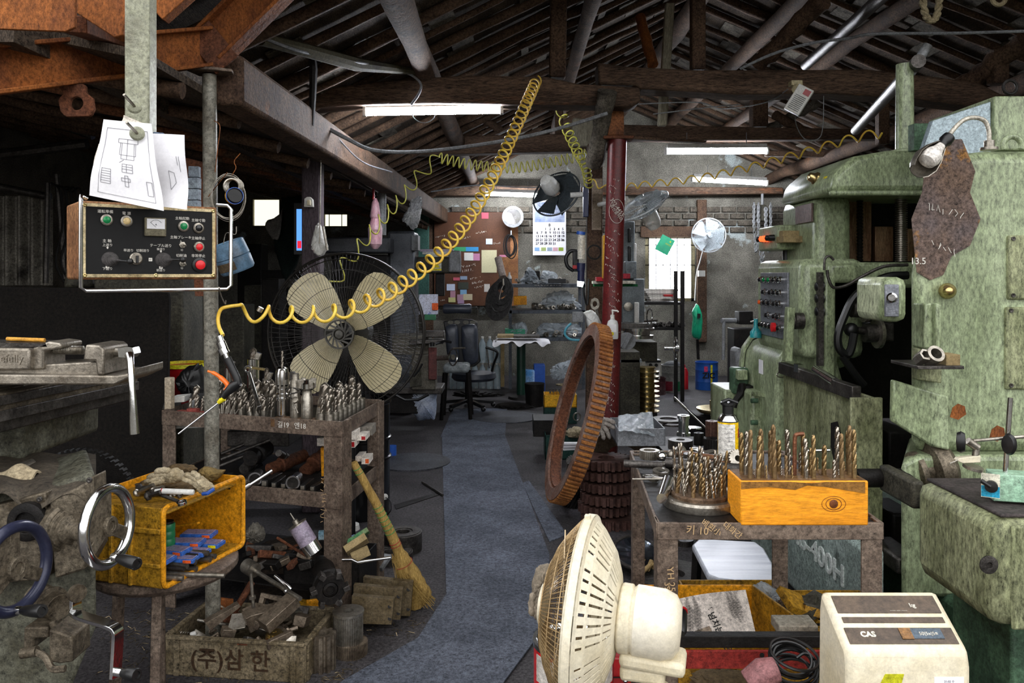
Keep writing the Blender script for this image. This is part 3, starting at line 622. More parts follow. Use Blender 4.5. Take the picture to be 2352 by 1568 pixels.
handle(o,P(270,1543,1.735),P(328,1552,1.70)-P(270,1543,1.735),.062)
g=G(); M=dirM(P(65,1197,1.99),Vector((0,-1,0))); g.lathe([(.048,-.01),(.048,.01),(.04,.014),(.026,.014),(.026,.004),(0,.004)],M,28); part(g,'round_cover',BLACKM,t,.001)
g=G(); g.ext([(55,1440),(110,1440),(112,1465),(78,1466),(78,1490),(52,1490)],1.85,.06); g.ext([(112,1445),(165,1462),(167,1520),(140,1524),(112,1520)],1.83,.08); part(g,'bracket',CAST,t,.004)
g=G(); g.cyl(P(120,1425,1.86),P(135,1465,1.86),.009); g.cyl(P(50,1500,1.84),P(85,1495,1.84),.012); g.tube(smooth_path([P(80,1495,1.84),P(105,1510,1.83),P(120,1535,1.82),P(150,1535,1.82)],5),.008); part(g,'oil_pipe',CAST,t)
g=G()
for x,y in((92,1146),(206,1102),(95,1330),(206,1250)): g.lathe([(.007,0),(.007,.004),(.004,.005),(0,.003)],FACE(P(x,y,1.985)),12)
part(g,'bolt_heads',DSTEEL,t)
# rag and things lying on the knee top
g=G(); a=P(-60,1110,2.0); 
def ragf(x0,x1,yb,yf,z,s=.008,ph=0,droop=.03):
    def f(u,v):
        x=x0+(x1-x0)*u; y=yb+(yf-yb)*v; e=max(0,v-.8)/.2
        return (x*y/2.03,y,z+s*math.sin(9*u+3*v+ph)*math.sin(5*v+ph)+s*.5*math.sin(23*u)-droop*e*e*(1+.6*math.sin(14*u)))
    return f
q=PZ(0,1100,P(0,1100,2.2).z); z=P(0,1128,2.03).z+.012
g.sheet(ragf(P(-100,0,2.03).x,P(220,0,2.03).x,2.4,1.99,z,.007,0,.03),34,18,.002); solo(g,'leather_sheet',mat('oily_brown_felt','#544c40','#3e372e',.75,0,9,.5,.4,'#241f1a',4,.4,.4),'oily brown sheet draped over the top of the knee','cloth',smooth=80)
g=G(); g.sheet(lambda u,v:P(-30+100*u,1112-20*v*max(0,math.sin(3.1415*u))**.5+6*math.sin(9*u)-10*u,2.1-.0*v)+Vector((0,.06*v,.02*math.sin(3.1*v))),16,8,.006); solo(g,'cotton_glove',CLOTH,'pale cotton glove finger lying on the oily sheet at the left edge','glove',smooth=80)
g=G(); g.cyl(P(30,1088,2.25),P(78,1068,2.3),.022,.02); g.cyl(P(80,1085,2.3),P(148,1060,2.42),.012); solo(g,'tool_arbor',STEEL,'steel arbor lying on the knee behind the glove','arbor')
g=G(); g.gear(.2,.03,60,.1,.008,FACE(P(190,1160,2.75))); solo(g,'chain_sprocket',BLACKM,'large dark toothed wheel behind the knee in shadow','gear')
# ---- machine vise
VST=mat('vise_steel','#a29a8d','#7c7468',.4,.75,12,.5,.35,'#4b3e31',5,.2,.3)
t=T('machine_vise','heavy steel machine vise with screw and long handle on the milling table','vise',P(150,880,2.2))
Yv=2.15; g=G(); g.ext([(-120,858),(268,862),(290,858),(302,846),(302,866),(262,884),(-120,884)],Yv,.2); part(g,'vise_base',VST,t,.005)
g=G(); g.ext([(-60,845),(226,830),(230,862),(-60,862)],Yv+.03,.12); part(g,'vise_slide',VST,t,.004)
g=G(); g.ext([(-120,798),(68,800),(68,850),(-120,852)],Yv+.0,.15); o=part(g,'movable_jaw',VST,t,.006)
g=G(); g.ext([(70,800),(110,784),(140,788),(140,800),(100,806),(100,848),(70,850)],Yv+.02,.11); part(g,'screw_housing',VST,t,.005)
g=G(); M=ALIGN(P(98,804,Yv+.07),P(196,804,Yv+.07)); pr=[]
for k in range(26): pr+=[(.0125,k*.0045),(.0095,k*.0045+.0022)]
g.lathe(pr,M,18); part(g,'vise_screw',STEEL,t)
g=G(); g.ext([(196,791),(228,793),(238,800),(238,862),(222,862),(218,828),(190,828)],Yv+.0,.14); part(g,'fixed_block',VST,t,.005)
g=G(); M=ALIGN(P(238,808,Yv+.07),P(300,808,Yv+.06)); g.lathe([(.022,0),(.022,.01),(.017,.012),(.017,.024),(.013,.026),(.013,.06),(0,.06)],M,24); part(g,'spindle_end',STEEL,t,.001)
g=G(); g.ext([(270,800),(292,796),(304,798),(308,812),(300,822),(272,820)],Yv+.03,.04)
hd=[P(298,815,Yv),P(300,830,Yv-.02),P(304,900,Yv-.03),P(306,945,Yv-.03),P(309,996,Yv-.03)]
g.tube(hd,[.012,.009,.0085,.0105,.012],14); part(g,'handle_bar',CHROME,t)
g=G(); g.text('nefully',.03,FACE(P(20,824,Yv-.001)),.0015); part(g,'cast_lettering',VST,t)
g=G(); g.cyl(P(16,778,2.2),P(103,781,2.2),.0055,n=12); solo(g,'wooden_file',mat('honey_wood','#d39a3c','#b97f2a',.5),'honey coloured wooden tool handle on top of the vise','tool handle')
g=G(); g.ext([(-60,785),(104,788),(108,796),(-60,798)],2.17,.1); solo(g,'steel_rule_block',DSTEEL,'flat dark plate lying on the vise under the wooden handle','plate')
# ================================================================ yellow tray bin, stool, crate
ZB=.575; bA=Vector((-1.032,2.35,ZB)); bX=(Vector((-.925,2.73,ZB))-bA).normalized(); bD=Vector((-bX.y,bX.x,0)); LW=.395; HB=.235   # bX along the opening, bD into the bin
def BM(u,d,z): return bA+bX*u+bD*d+Vector((0,0,z))
def quad(g,a,b,c,d,th):
    n=(b-a).cross(d-a).normalized()*th/2; v=[g.b.verts.new(p+s*n) for s in(-1,1) for p in(a,b,c,d)]
    for q in((3,2,1,0),(4,5,6,7),(0,1,5,4),(1,2,6,5),(2,3,7,6),(3,0,4,7)): g._f([v[i] for i in q])
t=T('round_stool','round topped metal stool under the yellow tray bin','stool',(-1.14,2.6,0))
g=G(); g.lathe([(0,.535),(.21,.53),(.225,.545),(.225,.565),(.21,.572),(0,.572)],TR((-1.13,2.6,0)),44); part(g,'stool_top',FRAME,t,.002)
for k,(dx,dy) in enumerate(((.06,-.2),(-.19,.05),(-.1,.18))):
    g=G(); g.bar((-1.13+dx*.9,2.6+dy*.9,.54),(-1.13+dx*1.05,2.6+dy*1.15,0),.028,.028); part(g,'leg',FRAME,t,.002)
t=T('tray_bin','oily yellow open front tray bin on the round stool','bin',bA)
D_=.33
g=G(); quad(g,BM(0,0,0),BM(LW,0,0),BM(LW,D_,0),BM(0,D_,0),.006); part(g,'base',YELG,t,.002)
g=G(); quad(g,BM(0,0,0),BM(0,D_,0),BM(0,D_,HB),BM(0,0,HB),.006)
for d in(.1,.17): quad(g,BM(-.006,d,0),BM(-.006,d+.012,0),BM(-.006,d+.012,HB),BM(-.006,d,HB),.012)
quad(g,BM(-.006,0,.06),BM(-.006,D_,.06),BM(-.006,D_,.072),BM(-.006,0,.072),.012); quad(g,BM(-.006,0,.16),BM(-.006,D_,.16),BM(-.006,D_,.175),BM(-.006,0,.175),.012)
part(g,'side_wall',YELG,t,.002)
g=G(); quad(g,BM(LW,0,0),BM(LW,D_,0),BM(LW,D_,HB),BM(LW,0,HB),.006); part(g,'side_wall',YELLOW,t,.002)
g=G(); quad(g,BM(0,D_,0),BM(LW,D_,0),BM(LW,D_,HB),BM(0,D_,HB),.006); part(g,'back_wall',YELLOW,t,.002)
g=G(); quad(g,BM(0,.02,HB-.03),BM(LW,.02,HB-.03),BM(LW,D_,HB-.03),BM(0,D_,HB-.03),.006); part(g,'upper_tray',YELG,t,.002)
g=G(); rr=.02; pts=[]
for (cu,cz,a0) in ((LW-rr,HB-rr,0),(rr,HB-rr,90),(rr,rr,180),(LW-rr,rr,270)):
    for k in range(5): a=rad(a0+k*22.5); pts.append(BM(cu+rr*math.cos(a),-.004,cz+rr*math.sin(a)))
g.tube(pts,.008,8,True); part(g,'front_rim',YELLOW,t)
g=G(); g.text('⬆',.03,Matrix.Translation(BM(LW-.004,.05,HB-.04))@Matrix(((bD.x*-1,0,bX.x*-1,0),(bD.y*-1,0,bX.y*-1,0),(0,1,0,0),(0,0,0,1))),.0003); part(g,'arrow_mark',INK,t)
INS=mat('blue_insert_case','#2f62b8','#3a6cc0',.3,dirt=.1,bump=.05); LIDM=mat('smoky_lid','#8d86a4','#6f6a86',.25,dirt=.15,bump=.1); ORM=mat('orange_sticker','#e8622a',bump=0); YLM=mat('yellow_sticker','#e8d820',bump=0)
ic=T('insert_box','','box',(0,0,0),0,'flat blue insert boxes in the yellow bin')
g=G(); g.box((0,0,.006),(.108,.054,.012)); part(g,'case',INS,ic,.0015)
g=G(); g.box((0,0,.0135),(.098,.046,.003)); part(g,'lid',LIDM,ic,.0008)
g=G(); g.box((.034,-.0272,.006),(.026,.0008,.009)); part(g,'sticker',ORM,ic)
ch=kids(ic); az=math.degrees(math.atan2(bX.y,bX.x))
spots=[(.07,.07,.06,'front left, with an orange sticker, top layer'),(.15,.075,.06,'second from the front, top layer'),(.225,.08,.06,'third from the front, top layer'),(.3,.09,.063,'furthest back, top layer'),(.13,.03,.045,'just below the front one'),(.19,.035,.045,'lower layer, with a yellow sticker'),(.27,.04,.045,'lower layer at the back, yellow sticker')]
for k,(u,d,z,lb) in enumerate(spots):
    o=ic if k==0 else dup(ic,ch=ch)
    o.location=BM(u,d+.01,z-.012); o.rotation_euler=(0,0,rad(az-80+R(-8,8))); o['label']='flat blue insert box '+lb
    if k>4:
        for c in kids(o):
            if 'sticker' in c.name: c.data=c.data.copy(); c.data.materials[0]=YLM
for k in range(11):
    u=.05+.028*(k%6)+R(0,.02); z=.008+.012*(k//3); d0=R(-.01,.02)
    g=G(); L_=R(.16,.24); g.cyl(BM(u,d0+.2,z),BM(u+R(.0,.03),d0-R(.0,.03),z),R(.006,.009),n=12); 
    solo(g,'steel_pin',STEEL if k%3 else DSTEEL,'steel pin in the yellow bin, %s from the bottom of the bundle'%ORD[k],'pin','bundle of pins in the yellow bin')
g=G(); g.cyl(BM(.06,.1,.012),BM(.13,-.12,.002),.0075,n=14); g.cyl(BM(.05,.14,.012),BM(.062,.09,.012),.0105,n=14); solo(g,'punch_rod',STEEL,'long stepped steel rod sticking out of the yellow bin','rod')
g=G(); g.cyl(BM(.02,.1,.015),BM(.055,-.03,.012),.0085,n=14); solo(g,'punch_rod',STEEL,'shorter steel rod beside the long one at the bin opening','rod')
M=TR(BM(.1,.2,.06)); t=T('green_container','small ribbed green cylinder container inside the yellow bin','container',BM(.15,.15,.075))
g=G(); pr=[(0,0)]
for k in range(3): pr+=[(.022,k*.024),(.024,k*.024+.004),(.024,k*.024+.02),(.022,k*.024+.023)]
g.lathe(pr+[(0,.072)],TR(BM(.17,.12,.06)),28); part(g,'body',GREENP,t)
g=G(); g.lathe([(0,.0),(.02,0),(.02,.006),(0,.006)],TR(BM(.17,.12,.132)),24); part(g,'lid',BLACK,t)
g=G(); g.lathe([(0,0),(.026,0),(.026,.07),(.02,.075),(0,.075)],TR(BM(.1,.12,.06)),24); solo(g,'round_tin',YELG,'dirty yellow round tin left of the green container','tin')
g=G(); g.box(BM(.27,.13,.095),(.11,.012,.006),(0,-12,az-95)); solo(g,'yellow_file_handle',YELLOW,'thin yellow strip lying above the blue insert boxes','strip')
# on the upper tray
def glove(palm,fingers,Y,lab,mm,r=.011,dep=.05,sg=0,name='work_glove',cuff=None):
    g=lump(palm,Y,dep,.12,sg,7)
    for f in fingers:
        q=smooth_path([P(x,y,Y-.012-.004*i) for i,(x,y) in enumerate(f)],4); k=len(q); g.tube(q,[r*(1.05-.25*i/k)*(1 if 0<i<k-1 else .55)*(1+.12*math.sin(i*2.3+sg)) for i in range(k)],8)
    o=solo(g,name,mm,lab,'glove',smooth=75)
    if cuff: g=G(); a,c=P(*cuff[0],Y-.02),P(*cuff[1],Y-.02); g.tube([a,a.lerp(c,.5)+Vector((0,-.008,-.004)),c],.006,8); part(g,'blue_cuff_edge',BLUE,o)
    return o
def lump(px,Y,dep,amp=.1,sg=0,K=5):          # a soft bulging body whose outline is px
    rn=random.Random(sg); pts=smooth_path([P(x,y,Y) for x,y in px+[px[0]]],6)[:-1]
    c=sum(pts,Vector())/len(pts); g=G(); rs=[]
    for i in range(-K,K+1):
        a=i/K*1.5; f=max(math.cos(a),.03)**.6; rs.append(g._v([c+(p-c)*f*(1+rn.uniform(-amp,amp)*.6)+Vector((0,math.sin(a)*dep/2*(1+rn.uniform(-amp,amp)),0)) for p in pts]))
    return g.loft(rs)
glove([(372,1090),(390,1078),(405,1075),(420,1086),(419,1102),(398,1110),(378,1106)],[[(385,1088),(360,1090),(338,1097)],[(384,1095),(358,1099),(332,1106)],[(386,1101),(362,1107),(342,1112)],[(392,1082),(372,1080),(355,1084)]],2.5,'crumpled off white work glove on the yellow bin',mat('grubby_white_cotton','#cfc0a2','#a89674',.9,0,22,.5,.4,'#63523b',9,.9,.3),.011,.05,1)
glove([(445,1096),(462,1094),(478,1106),(492,1118),(486,1129),(464,1133),(452,1120),(442,1110)],[[(452,1104),(440,1094),(424,1088)],[(450,1109),(434,1103),(418,1099)],[(458,1100),(450,1090),(438,1084)]],2.45,'off white work glove with a blue cuff on the yellow bin',MATS['grubby_white_cotton'],.010,.045,2,cuff=((466,1134),(492,1122)))
solo(lump([(310,1112),(350,1100),(420,1106),(450,1118),(430,1130),(350,1124),(320,1122)],2.6,.08,.15,3),'cleaning_rag',mat('brown_rag','#6f5a3b','#54442e',.9,0,16,.5,.4,'#2a2015',5,.6,.4),'greasy brown rag under the gloves on the yellow bin','rag',smooth=80)
solo(lump([(455,1085),(470,1072),(500,1080),(515,1082),(500,1100),(485,1105),(465,1098)],2.72,.07,.15,4),'cleaning_rag',mat('ochre_rag','#8d7647','#6e5a34',.9,0,16,.5,.4,'#2f2415',5,.6,.4),'ochre coloured rag at the right rear of the yellow bin','rag',smooth=80)
solo(lump([(378,1080),(400,1066),(440,1070),(450,1080),(420,1088),(395,1090)],2.75,.07,.15,5),'cleaning_rag',MATS['brown_rag'],'brown rag behind the gloves on the yellow bin','rag',smooth=80)
g=G(); a=P(356,1127,2.42); c=P(443,1130,2.42)
g.lathe([(0,0),(.0055,0),(.0085,.02),(.0085,.115),(.007,.118),(0,.118)],ALIGN(a,c),16); t=solo(g,'marker_pen',WHITE,'white paint marker pen with a red ring lying on the yellow bin','marker pen')
g=G(); g.tub(.0086,.0089,.02,.023,ALIGN(a,c),16); part(g,'red_ring',RED,t)
def spanner(name,lab,p0,p1,w,th,up,mm=STEEL,r=None,grp=None):
    p0=Vector(p0);p1=Vector(p1); d=(p1-p0).normalized(); t=T(name,lab,'spanner',p0); 
    if grp: t['group']=grp
    g=G(); g.bar(p0,p1,w,th,up); part(g,'shank',mm,t,th*.3)
    r=r or w*1.0; x=d.cross(Vector(up)).normalized(); y=x.cross(d)
    Mb=Matrix.Translation(p1+d*r*.9)@Matrix(((d.x,x.x,y.x,0),(d.y,x.y,y.y,0),(d.z,x.z,y.z,0),(0,0,0,1)))
    g=G(); g.tub(r*.66,r*1.05,-th*.7,th*.7,Mb,24); part(g,'ring_end',CHROME,t,.0006)
    Ma=Matrix.Translation(p0-d*r*.7)@Matrix(((d.x,x.x,y.x,0),(d.y,x.y,y.y,0),(d.z,x.z,y.z,0),(0,0,0,1)))
    g=G(); g.prism([(r*1.1,-r*.5),(r*1.1,r*.5),(.1*r,r*1.1),(-r*1.1,r*.75),(-r*.95,r*.45),(-.1*r,r*.5),(.1*r,0),(-.1*r,-r*.5),(-r*.95,-r*.45),(-r*1.1,-r*.75),(.1*r,-r*1.1)],-th*.7,th*.7,Ma); part(g,'open_end',mm,t,.0006)
    return t
spanner('ring_spanner','ring spanner lying across the yellow bin with its bright ring over the rim',P(350,1129,2.45),P(412,1152,2.36),.012,.006,(0,-.3,1),DSTEEL,.014)
for k,(x,y,Y,r_,L_) in enumerate(((318,1122,2.5,.012,.05),(350,1124,2.47,.01,.04),(338,1140,2.42,.011,.05),(312,1133,2.45,.009,.07),(410,1140,2.42,.006,.02),(392,1142,2.45,.007,.015))):
    g=G(); p=P(x,y,Y); g.lathe([(0,0),(r_*1.3,0),(r_*1.3,.006),(r_*.7,.009),(r_*.7,L_),(0,L_)],ALIGN(p,p+Vector((.8,-.2,.1+.1*k))),6+k%2*10); solo(g,'machine_bolt',STEEL if k%2 else DSTEEL,('thick arbor end beside the marker pen on the yellow bin','round bolt head touching the marker pen','hexagon bolt in the tray left of the spanner','long bolt lying in the tray of the yellow bin','tiny bolt under the marker pen','small dark bolt near the rim of the yellow bin')[k],'bolt')
# ---- the big grey crate
cr=T('plastic_crate','grimy beige plastic crate full of clamps at the bottom left','crate',FL(540,1560))
CRM=mat('grimy_beige_crate','#877a63','#62563f',.7,0,7,.5,.6,'#30261a',3.5,.3,.55,soft=.25)
c1=FL(388,1548)+Vector((-.01,0,0)); c2=FL(700,1568); ux=(c2-c1); LC=ux.length; ux.normalize(); uy=Vector((-ux.y,ux.x,0)); HC=.135; DC=.31
def CM(u,d,z): return c1+ux*u+uy*d+Vector((0,0,z))
def cw(a,b,name):
    g=G(); quad(g,CM(*a,0),CM(*b,0),CM(*b,HC),CM(*a,HC),.008)
    quad(g,CM(a[0],a[1],HC),CM(b[0],b[1],HC),CM(b[0],b[1],HC+.012),CM(a[0],a[1],HC+.012),.022)
    for k in(.08,.92): p=CM(a[0]+(b[0]-a[0])*k,a[1]+(b[1]-a[1])*k,0); n_=(CM(*b,0)-CM(*a,0)).normalized(); g.bar(p,p+Vector((0,0,HC)),.02,.022,n_)
    part(g,name,CRM,cr,.003)
cw((0,0),(LC,0),'front_wall'); cw((LC,0),(LC,DC),'end_wall'); cw((LC,DC),(0,DC),'back_wall'); cw((0,DC),(0,0),'end_wall')
g=G(); quad(g,CM(0,0,.01),CM(LC,0,.01),CM(LC,DC,.01),CM(0,DC,.01),.01); quad(g,CM(0,0,.06),CM(LC,0,.06),CM(LC,DC,.06),CM(0,DC,.06),.01); part(g,'crate_base',CRM,cr)
g=G(); LMt=Matrix(((ux.x,0,-uy.x,0),(ux.y,0,-uy.y,0),(0,1,0,0),(0,0,0,1)))
g.text('(주)삼 한',.085,Matrix.Translation(CM(LC*.47,-.0055,.066))@LMt,.0008,bold=.001); part(g,'painted_lettering',mat('faded_brown_ink','#3a2a1c','#4a3726',bump=0),cr)
# contents
CLM=mat('brown_clamp_steel','#8f8170','#66594b',.45,.6,12,.5,.4,'#261e18',6,.25,.35)
def block(u,d,z,dim,e,lab,nm='clamp_block',mm=CLM,bev=.002,slot=False):
    g=G(); c=CM(u,d,z); 
    if slot:
        a,b_,h_=[x/2 for x in dim]; Mx=TR(c,e)
        for s_ in(-1,1): g.box((0,s_*b_*.7,0),(a*2,b_*.6,h_*2),None,Mx); g.box((s_*a*.85,0,0),(a*.3,b_*.9,h_*2),None,Mx)
    else: g.box(c,dim,e)
    return solo(g,nm,mm,lab,'clamp',bevel=bev)
block(.34,.2,.2,(.14,.055,.018),(70,5,-18),'flat slotted clamp bar standing upright at the back of the beige crate','slotted_clamp',slot=True)
def step(u,d,z,e,L_,hh,w,lab,mm=CLM):
    g=G(); Mx=TR(CM(u,d,z),e); n=7; poly=[(0,0),(L_,0),(L_,hh*.35)]
    for k in range(n): x=L_*(1-k/n); poly+=[(x-L_/n*.3,hh*(.35+.65*k/n)),(x-L_/n,hh*(.35+.65*(k+1)/n))]
    g.prism([(x,y) for x,y in poly],-w/2,w/2,Mx@Matrix.Rotation(rad(90),4,'X')); return solo(g,'step_block',mm,lab,'step block',bevel=.001)
g=G(); Mx=TR(CM(.28,.09,.14),(10,-18,35)); g.prism([(0,0),(.17,0),(.17,.02),(.02,.07),(0,.07)],-.025,.025,Mx@Matrix.Rotation(rad(90),4,'X')); solo(g,'wedge_block',CLM,'dark wedge block pointing up to the right in the beige crate','wedge',bevel=.002)
g=G(); Mx=TR(CM(.365,.05,.16),(8,-25,48)); g.prism([(0,0),(.15,0),(.15,.045),(0,.045)],-.03,.03,Mx@Matrix.Rotation(rad(90),4,'X')); solo(g,'steel_bar_block',CLM,'square steel bar with a pale cut end in the beige crate','steel bar',bevel=.002)
step(.14,.06,.15,(0,-30,35),.13,.04,.035,'stepped clamp at the front left of the beige crate')
step(.405,.16,.16,(0,10,150),.08,.05,.04,'toothed step block at the right of the beige crate')
step(.33,.22,.17,(0,-5,20),.09,.05,.04,'toothed step block behind the stud in the beige crate')
block(.22,.05,.15,(.05,.035,.03),(10,15,30),'small square nut block at the front of the beige crate','nut_block')
block(.43,.03,.14,(.1,.022,.03),(0,-8,40),'flat ribbed bar stack over the right rim of the crate','flat_bar')
block(.30,.1,.17,(.05,.05,.03),(0,30,10),'block under the tall stud in the beige crate','nut_block')
block(.12,.22,.17,(.055,.02,.06),(0,15,20),'orange brown block standing at the back left of the crate','steel_block',RUSTO)
block(.34,.015,.13,(.12,.03,.014),(0,6,4),'rusty flat strip at the front rim of the crate','flat_bar',RUST)
g=G(); p=CM(.28,.14,.18); g.cyl(p,p+Vector((-.012,0,.16)),.0065,n=12); g.lathe([(.014,0),(.014,.012),(0,.012)],TR(p+Vector((-.006,0,.06))),6); g.lathe([(.028,0),(.028,.006),(.01,.012),(0,.012)],TR(p),20); solo(g,'threaded_stud',STEEL,'tall upright stud with a nut in the middle of the beige crate','stud')
g=G(); p=CM(.06,.12,.155); g.cyl(p,p+Vector((.13,-.02,-.012)),.0065,n=12); g.lathe([(.011,0),(.011,.012),(0,.012)],ALIGN(p+Vector((.06,-.01,-.006)),p+Vector((.13,-.02,-.012))),6); solo(g,'threaded_stud',STEEL,'stud lying at the left of the beige crate','stud')
g=G(); p=CM(.09,.16,.15); g.cyl(p,p+Vector((.02,-.02,.055)),.008,n=14); solo(g,'steel_pin',STEEL,'short bright pin leaning at the left in the beige crate','pin')
g=G(); g.tub(.03,.036,-.02,.02,TR(CM(.13,.14,.17),(70,0,20)),28); solo(g,'steel_ring',CLM,'open steel ring at the left of the beige crate','ring')
g=G(); Mx=TR(CM(.19,.17,.18),(20,25,60)); g.cyl(Mx@Vector((0,0,-.03)),Mx@Vector((0,0,.12)),.013,n=14); g.bar(Mx@Vector((-.04,0,-.03)),Mx@Vector((.04,0,-.03)),.04,.04); solo(g,'hammer',RUST,'brown lump hammer with its handle up in the beige crate','hammer',bevel=.004)
g=G(); Mx=TR(CM(.24,.075,.165),(35,-10,20))
g.prism([(-.035,-.02),(.03,-.03),(.05,.03),(-.01,.045)],0,.012,Mx); solo(g,'triangle_clamp',STEEL,'bright triangular clamp plate in the middle of the crate','clamp',bevel=.002)
for k,(u,d,r_) in enumerate(((.4,.06,.036),(.395,.065,.028))):
    g=G(); g.tub(r_*.35,r_,0,.008,TR(CM(u,d,.135+.009*k)),28); solo(g,'brass_washer',BRASS,('large brass coloured washer at the front right of the crate','smaller washer lying on the large one in the crate')[k],'washer')
HEAP=((.17,.2,.14,.07,.04,.03),(.25,.25,.15,.09,.04,.03),(.38,.23,.15,.1,.05,.04),(.45,.2,.14,.06,.05,.04),(.2,.12,.12,.08,.05,.03),(.33,.14,.13,.07,.05,.04),(.42,.1,.12,.1,.04,.03),(.08,.22,.13,.08,.04,.04),(.1,.06,.11,.07,.04,.03),(.17,.03,.12,.06,.03,.03),(.31,.04,.12,.05,.035,.03),(.46,.06,.12,.04,.04,.04),(.25,.18,.17,.06,.03,.05),(.4,.27,.14,.09,.03,.05))
for k,(u,d,z,a_,b1,c_) in enumerate(HEAP):
    block(u,d,z,(a_,b1,c_),(R(-35,35),R(-35,35),R(0,180)),'%s oily block, counted from the left back, in the heap of the beige crate'%ORD[k],'oily_block',(CLM,DSTEEL,STEEL)[k%3],.003,slot=k%4==1)
for k in range(12):
    u,d=R(.03,.42),R(.02,.2); r_=R(.008,.013); L_=R(.02,.05); g=G(); p=CM(u,d,.105+R(0,.02)); g.lathe([(0,0),(r_*1.4,0),(r_*1.4,.008),(r_*.7,.008),(r_*.7,L_),(0,L_)],ALIGN(p,p+Vector((R(-1,1),R(-1,1),R(0,.6)))),6); solo(g,'hex_bolt',CLM,'small oily bolt among the clamps in the beige crate','bolt','oily bolts in the beige crate')
g=G(); pts=[CM(.035+.0012*k,.03+.004*math.sin(k*.8),.145+.004*math.cos(k*.8)) for k in range(60)]; g.tube(pts,.0012,5); solo(g,'coil_spring',STEEL,'small coil spring at the left rim of the crate','spring')
g=G(); g.lathe([(0,0),(.008,.002),(.01,.012),(.007,.02),(0,.022)],TR(CM(.085,.02,.145),(0,80,0)),14); solo(g,'plastic_plug',WHITE,'tiny white cap at the front rim of the crate','cap')
# ---- gears and plates standing to the right of the crate
def gearthing(p,r,h,tn,bore,lab,mm,dep=.006,e=(0,0,0),tw=0,rings=2,nm='spur_gear',grp=None):
    g=G(); g.gear(r,h,tn,bore,dep,TR(p,e),tw,rings); return solo(g,nm,mm,lab,'gear',grp,smooth=20)
p=FL(741,1534); gearthing(p,.05,.135,10,.026,'ten tooth steel pinion standing on end beside the beige crate',mat('bright_gear_steel','#948877','#6b6053',.4,.75,12,.5,.4,'#3a2f26',6,.2,.3),.012)
p=FL(806,1500); gearthing(p+Vector((0,0,0)),.066,.05,64,.02,'lower wide gear of the two stacked right of the ten tooth pinion',CLM,.004)
g=G(); g.gear(.058,.11,44,.02,.004,TR(p+Vector((-.01,0,.05)))); g.tub(.02,.062,.11,.12,TR(p+Vector((-.01,0,.05))),40); solo(g,'spur_gear',STEEL,'tall gear with a flat bright top standing on the wide gear','gear',smooth=20)
PLM=mat('brown_die_plate','#776a54','#57492f',.6,.3,7,.5,.45,'#2c2118',5,.25,.4)
for k,(x0,x1,y0,y1,Y,sk) in enumerate(((808,905,1370,1432,3.28,6),(812,925,1345,1420,3.36,8),(815,948,1325,1410,3.46,12))):
    g=G(); g.ext([(x0,y0-2),(x1,y0+sk),(x1-6,y1+sk*.4),(x0-2,y1)],Y,.03); g.tub(.0,.008,-.001,.001,FACE(P(x1-8,y0+sk+18,Y)),14) 
    o=solo(g,'die_plate',PLM,('front','middle','rear tilted')[k]+' one of the leaning brown steel plates by the broom','steel plate',bevel=.002)
    g=G()
    for yy in (y0+sk+16,y1-12): g.cyl(P(x1-10,yy,Y-.001),P(x1-10,yy,Y+.0),.008)
    part(g,'bolt_holes',BLACKM,o)
g=G(); g.box(FL(860,1335)+Vector((0,0,.1)),(.14,.1,.02),(20,0,-20)); solo(g,'steel_plate',GREY,'grey drilled plate lying on top of the leaning plates','steel plate',bevel=.002)
# yellow bin with face mill behind the crate
t=T('parts_bin','small oily yellow bin with steel bars behind the crate','bin',FL(765,1450))
q=FL(745,1462); g=G(); 
g.prism([(0,0),(.13,.05),(.13,.06),(-.01,.01)],0,.15,Matrix.Translation(q+Vector((-.07,-.0,0)))); part(g,'front_wall',YELLOW,t,.003)
g=G(); g.prism([(.13,.05),(.16,.2),(.15,.2),(.12,.055)],0,.17,Matrix.Translation(q+Vector((-.07,-.0,0)))); part(g,'side_wall',YELG,t,.003)
g=G(); g.prism([(-.1,.0),(.12,.05),(.15,.2),(-.1,.2)],.0,.1,Matrix.Translation(q+Vector((-.07,.01,0)))); part(g,'base',YELG,t)
g=G()
for k in range(5): g.box(q+Vector((-.02,.05,.115+.007*k)),(.1,.05,.006),(0,0,4*k))
solo(g,'steel_laminations',STEEL,'pack of thin steel strips in the small yellow bin','steel strips')
t=T('face_mill','dark face milling cutter on its arbor lying on the small yellow bin','milling cutter',P(745,1350,3.25))
c=P(758,1352,3.1); ax=Vector((.35,-.93,-.05)).normalized(); M=dirM(c,ax)
g=G(); g.lathe([(.025,-.28),(.04,-.2),(.045,-.19),(.045,-.06),(.062,-.055),(.062,-.04),(.045,-.03)],M,28); part(g,'arbor',BLACKM,t)
g=G(); g.tub(.03,.058,-.03,.012,M,32); g.lathe([(.028,-.01),(.028,.008),(.016,.012),(.016,.002),(0,.002)],M,24); part(g,'cutter_body',BLACKM,t,.001)
for k in range(6):
    g=G(); a=k*60; th=rad(a); g.box((.062*math.cos(th),.062*math.sin(th),.0),(.026,.02,.045),(0,0,a+20),M); o=part(g,'insert_seat',DSTEEL,t,.002)
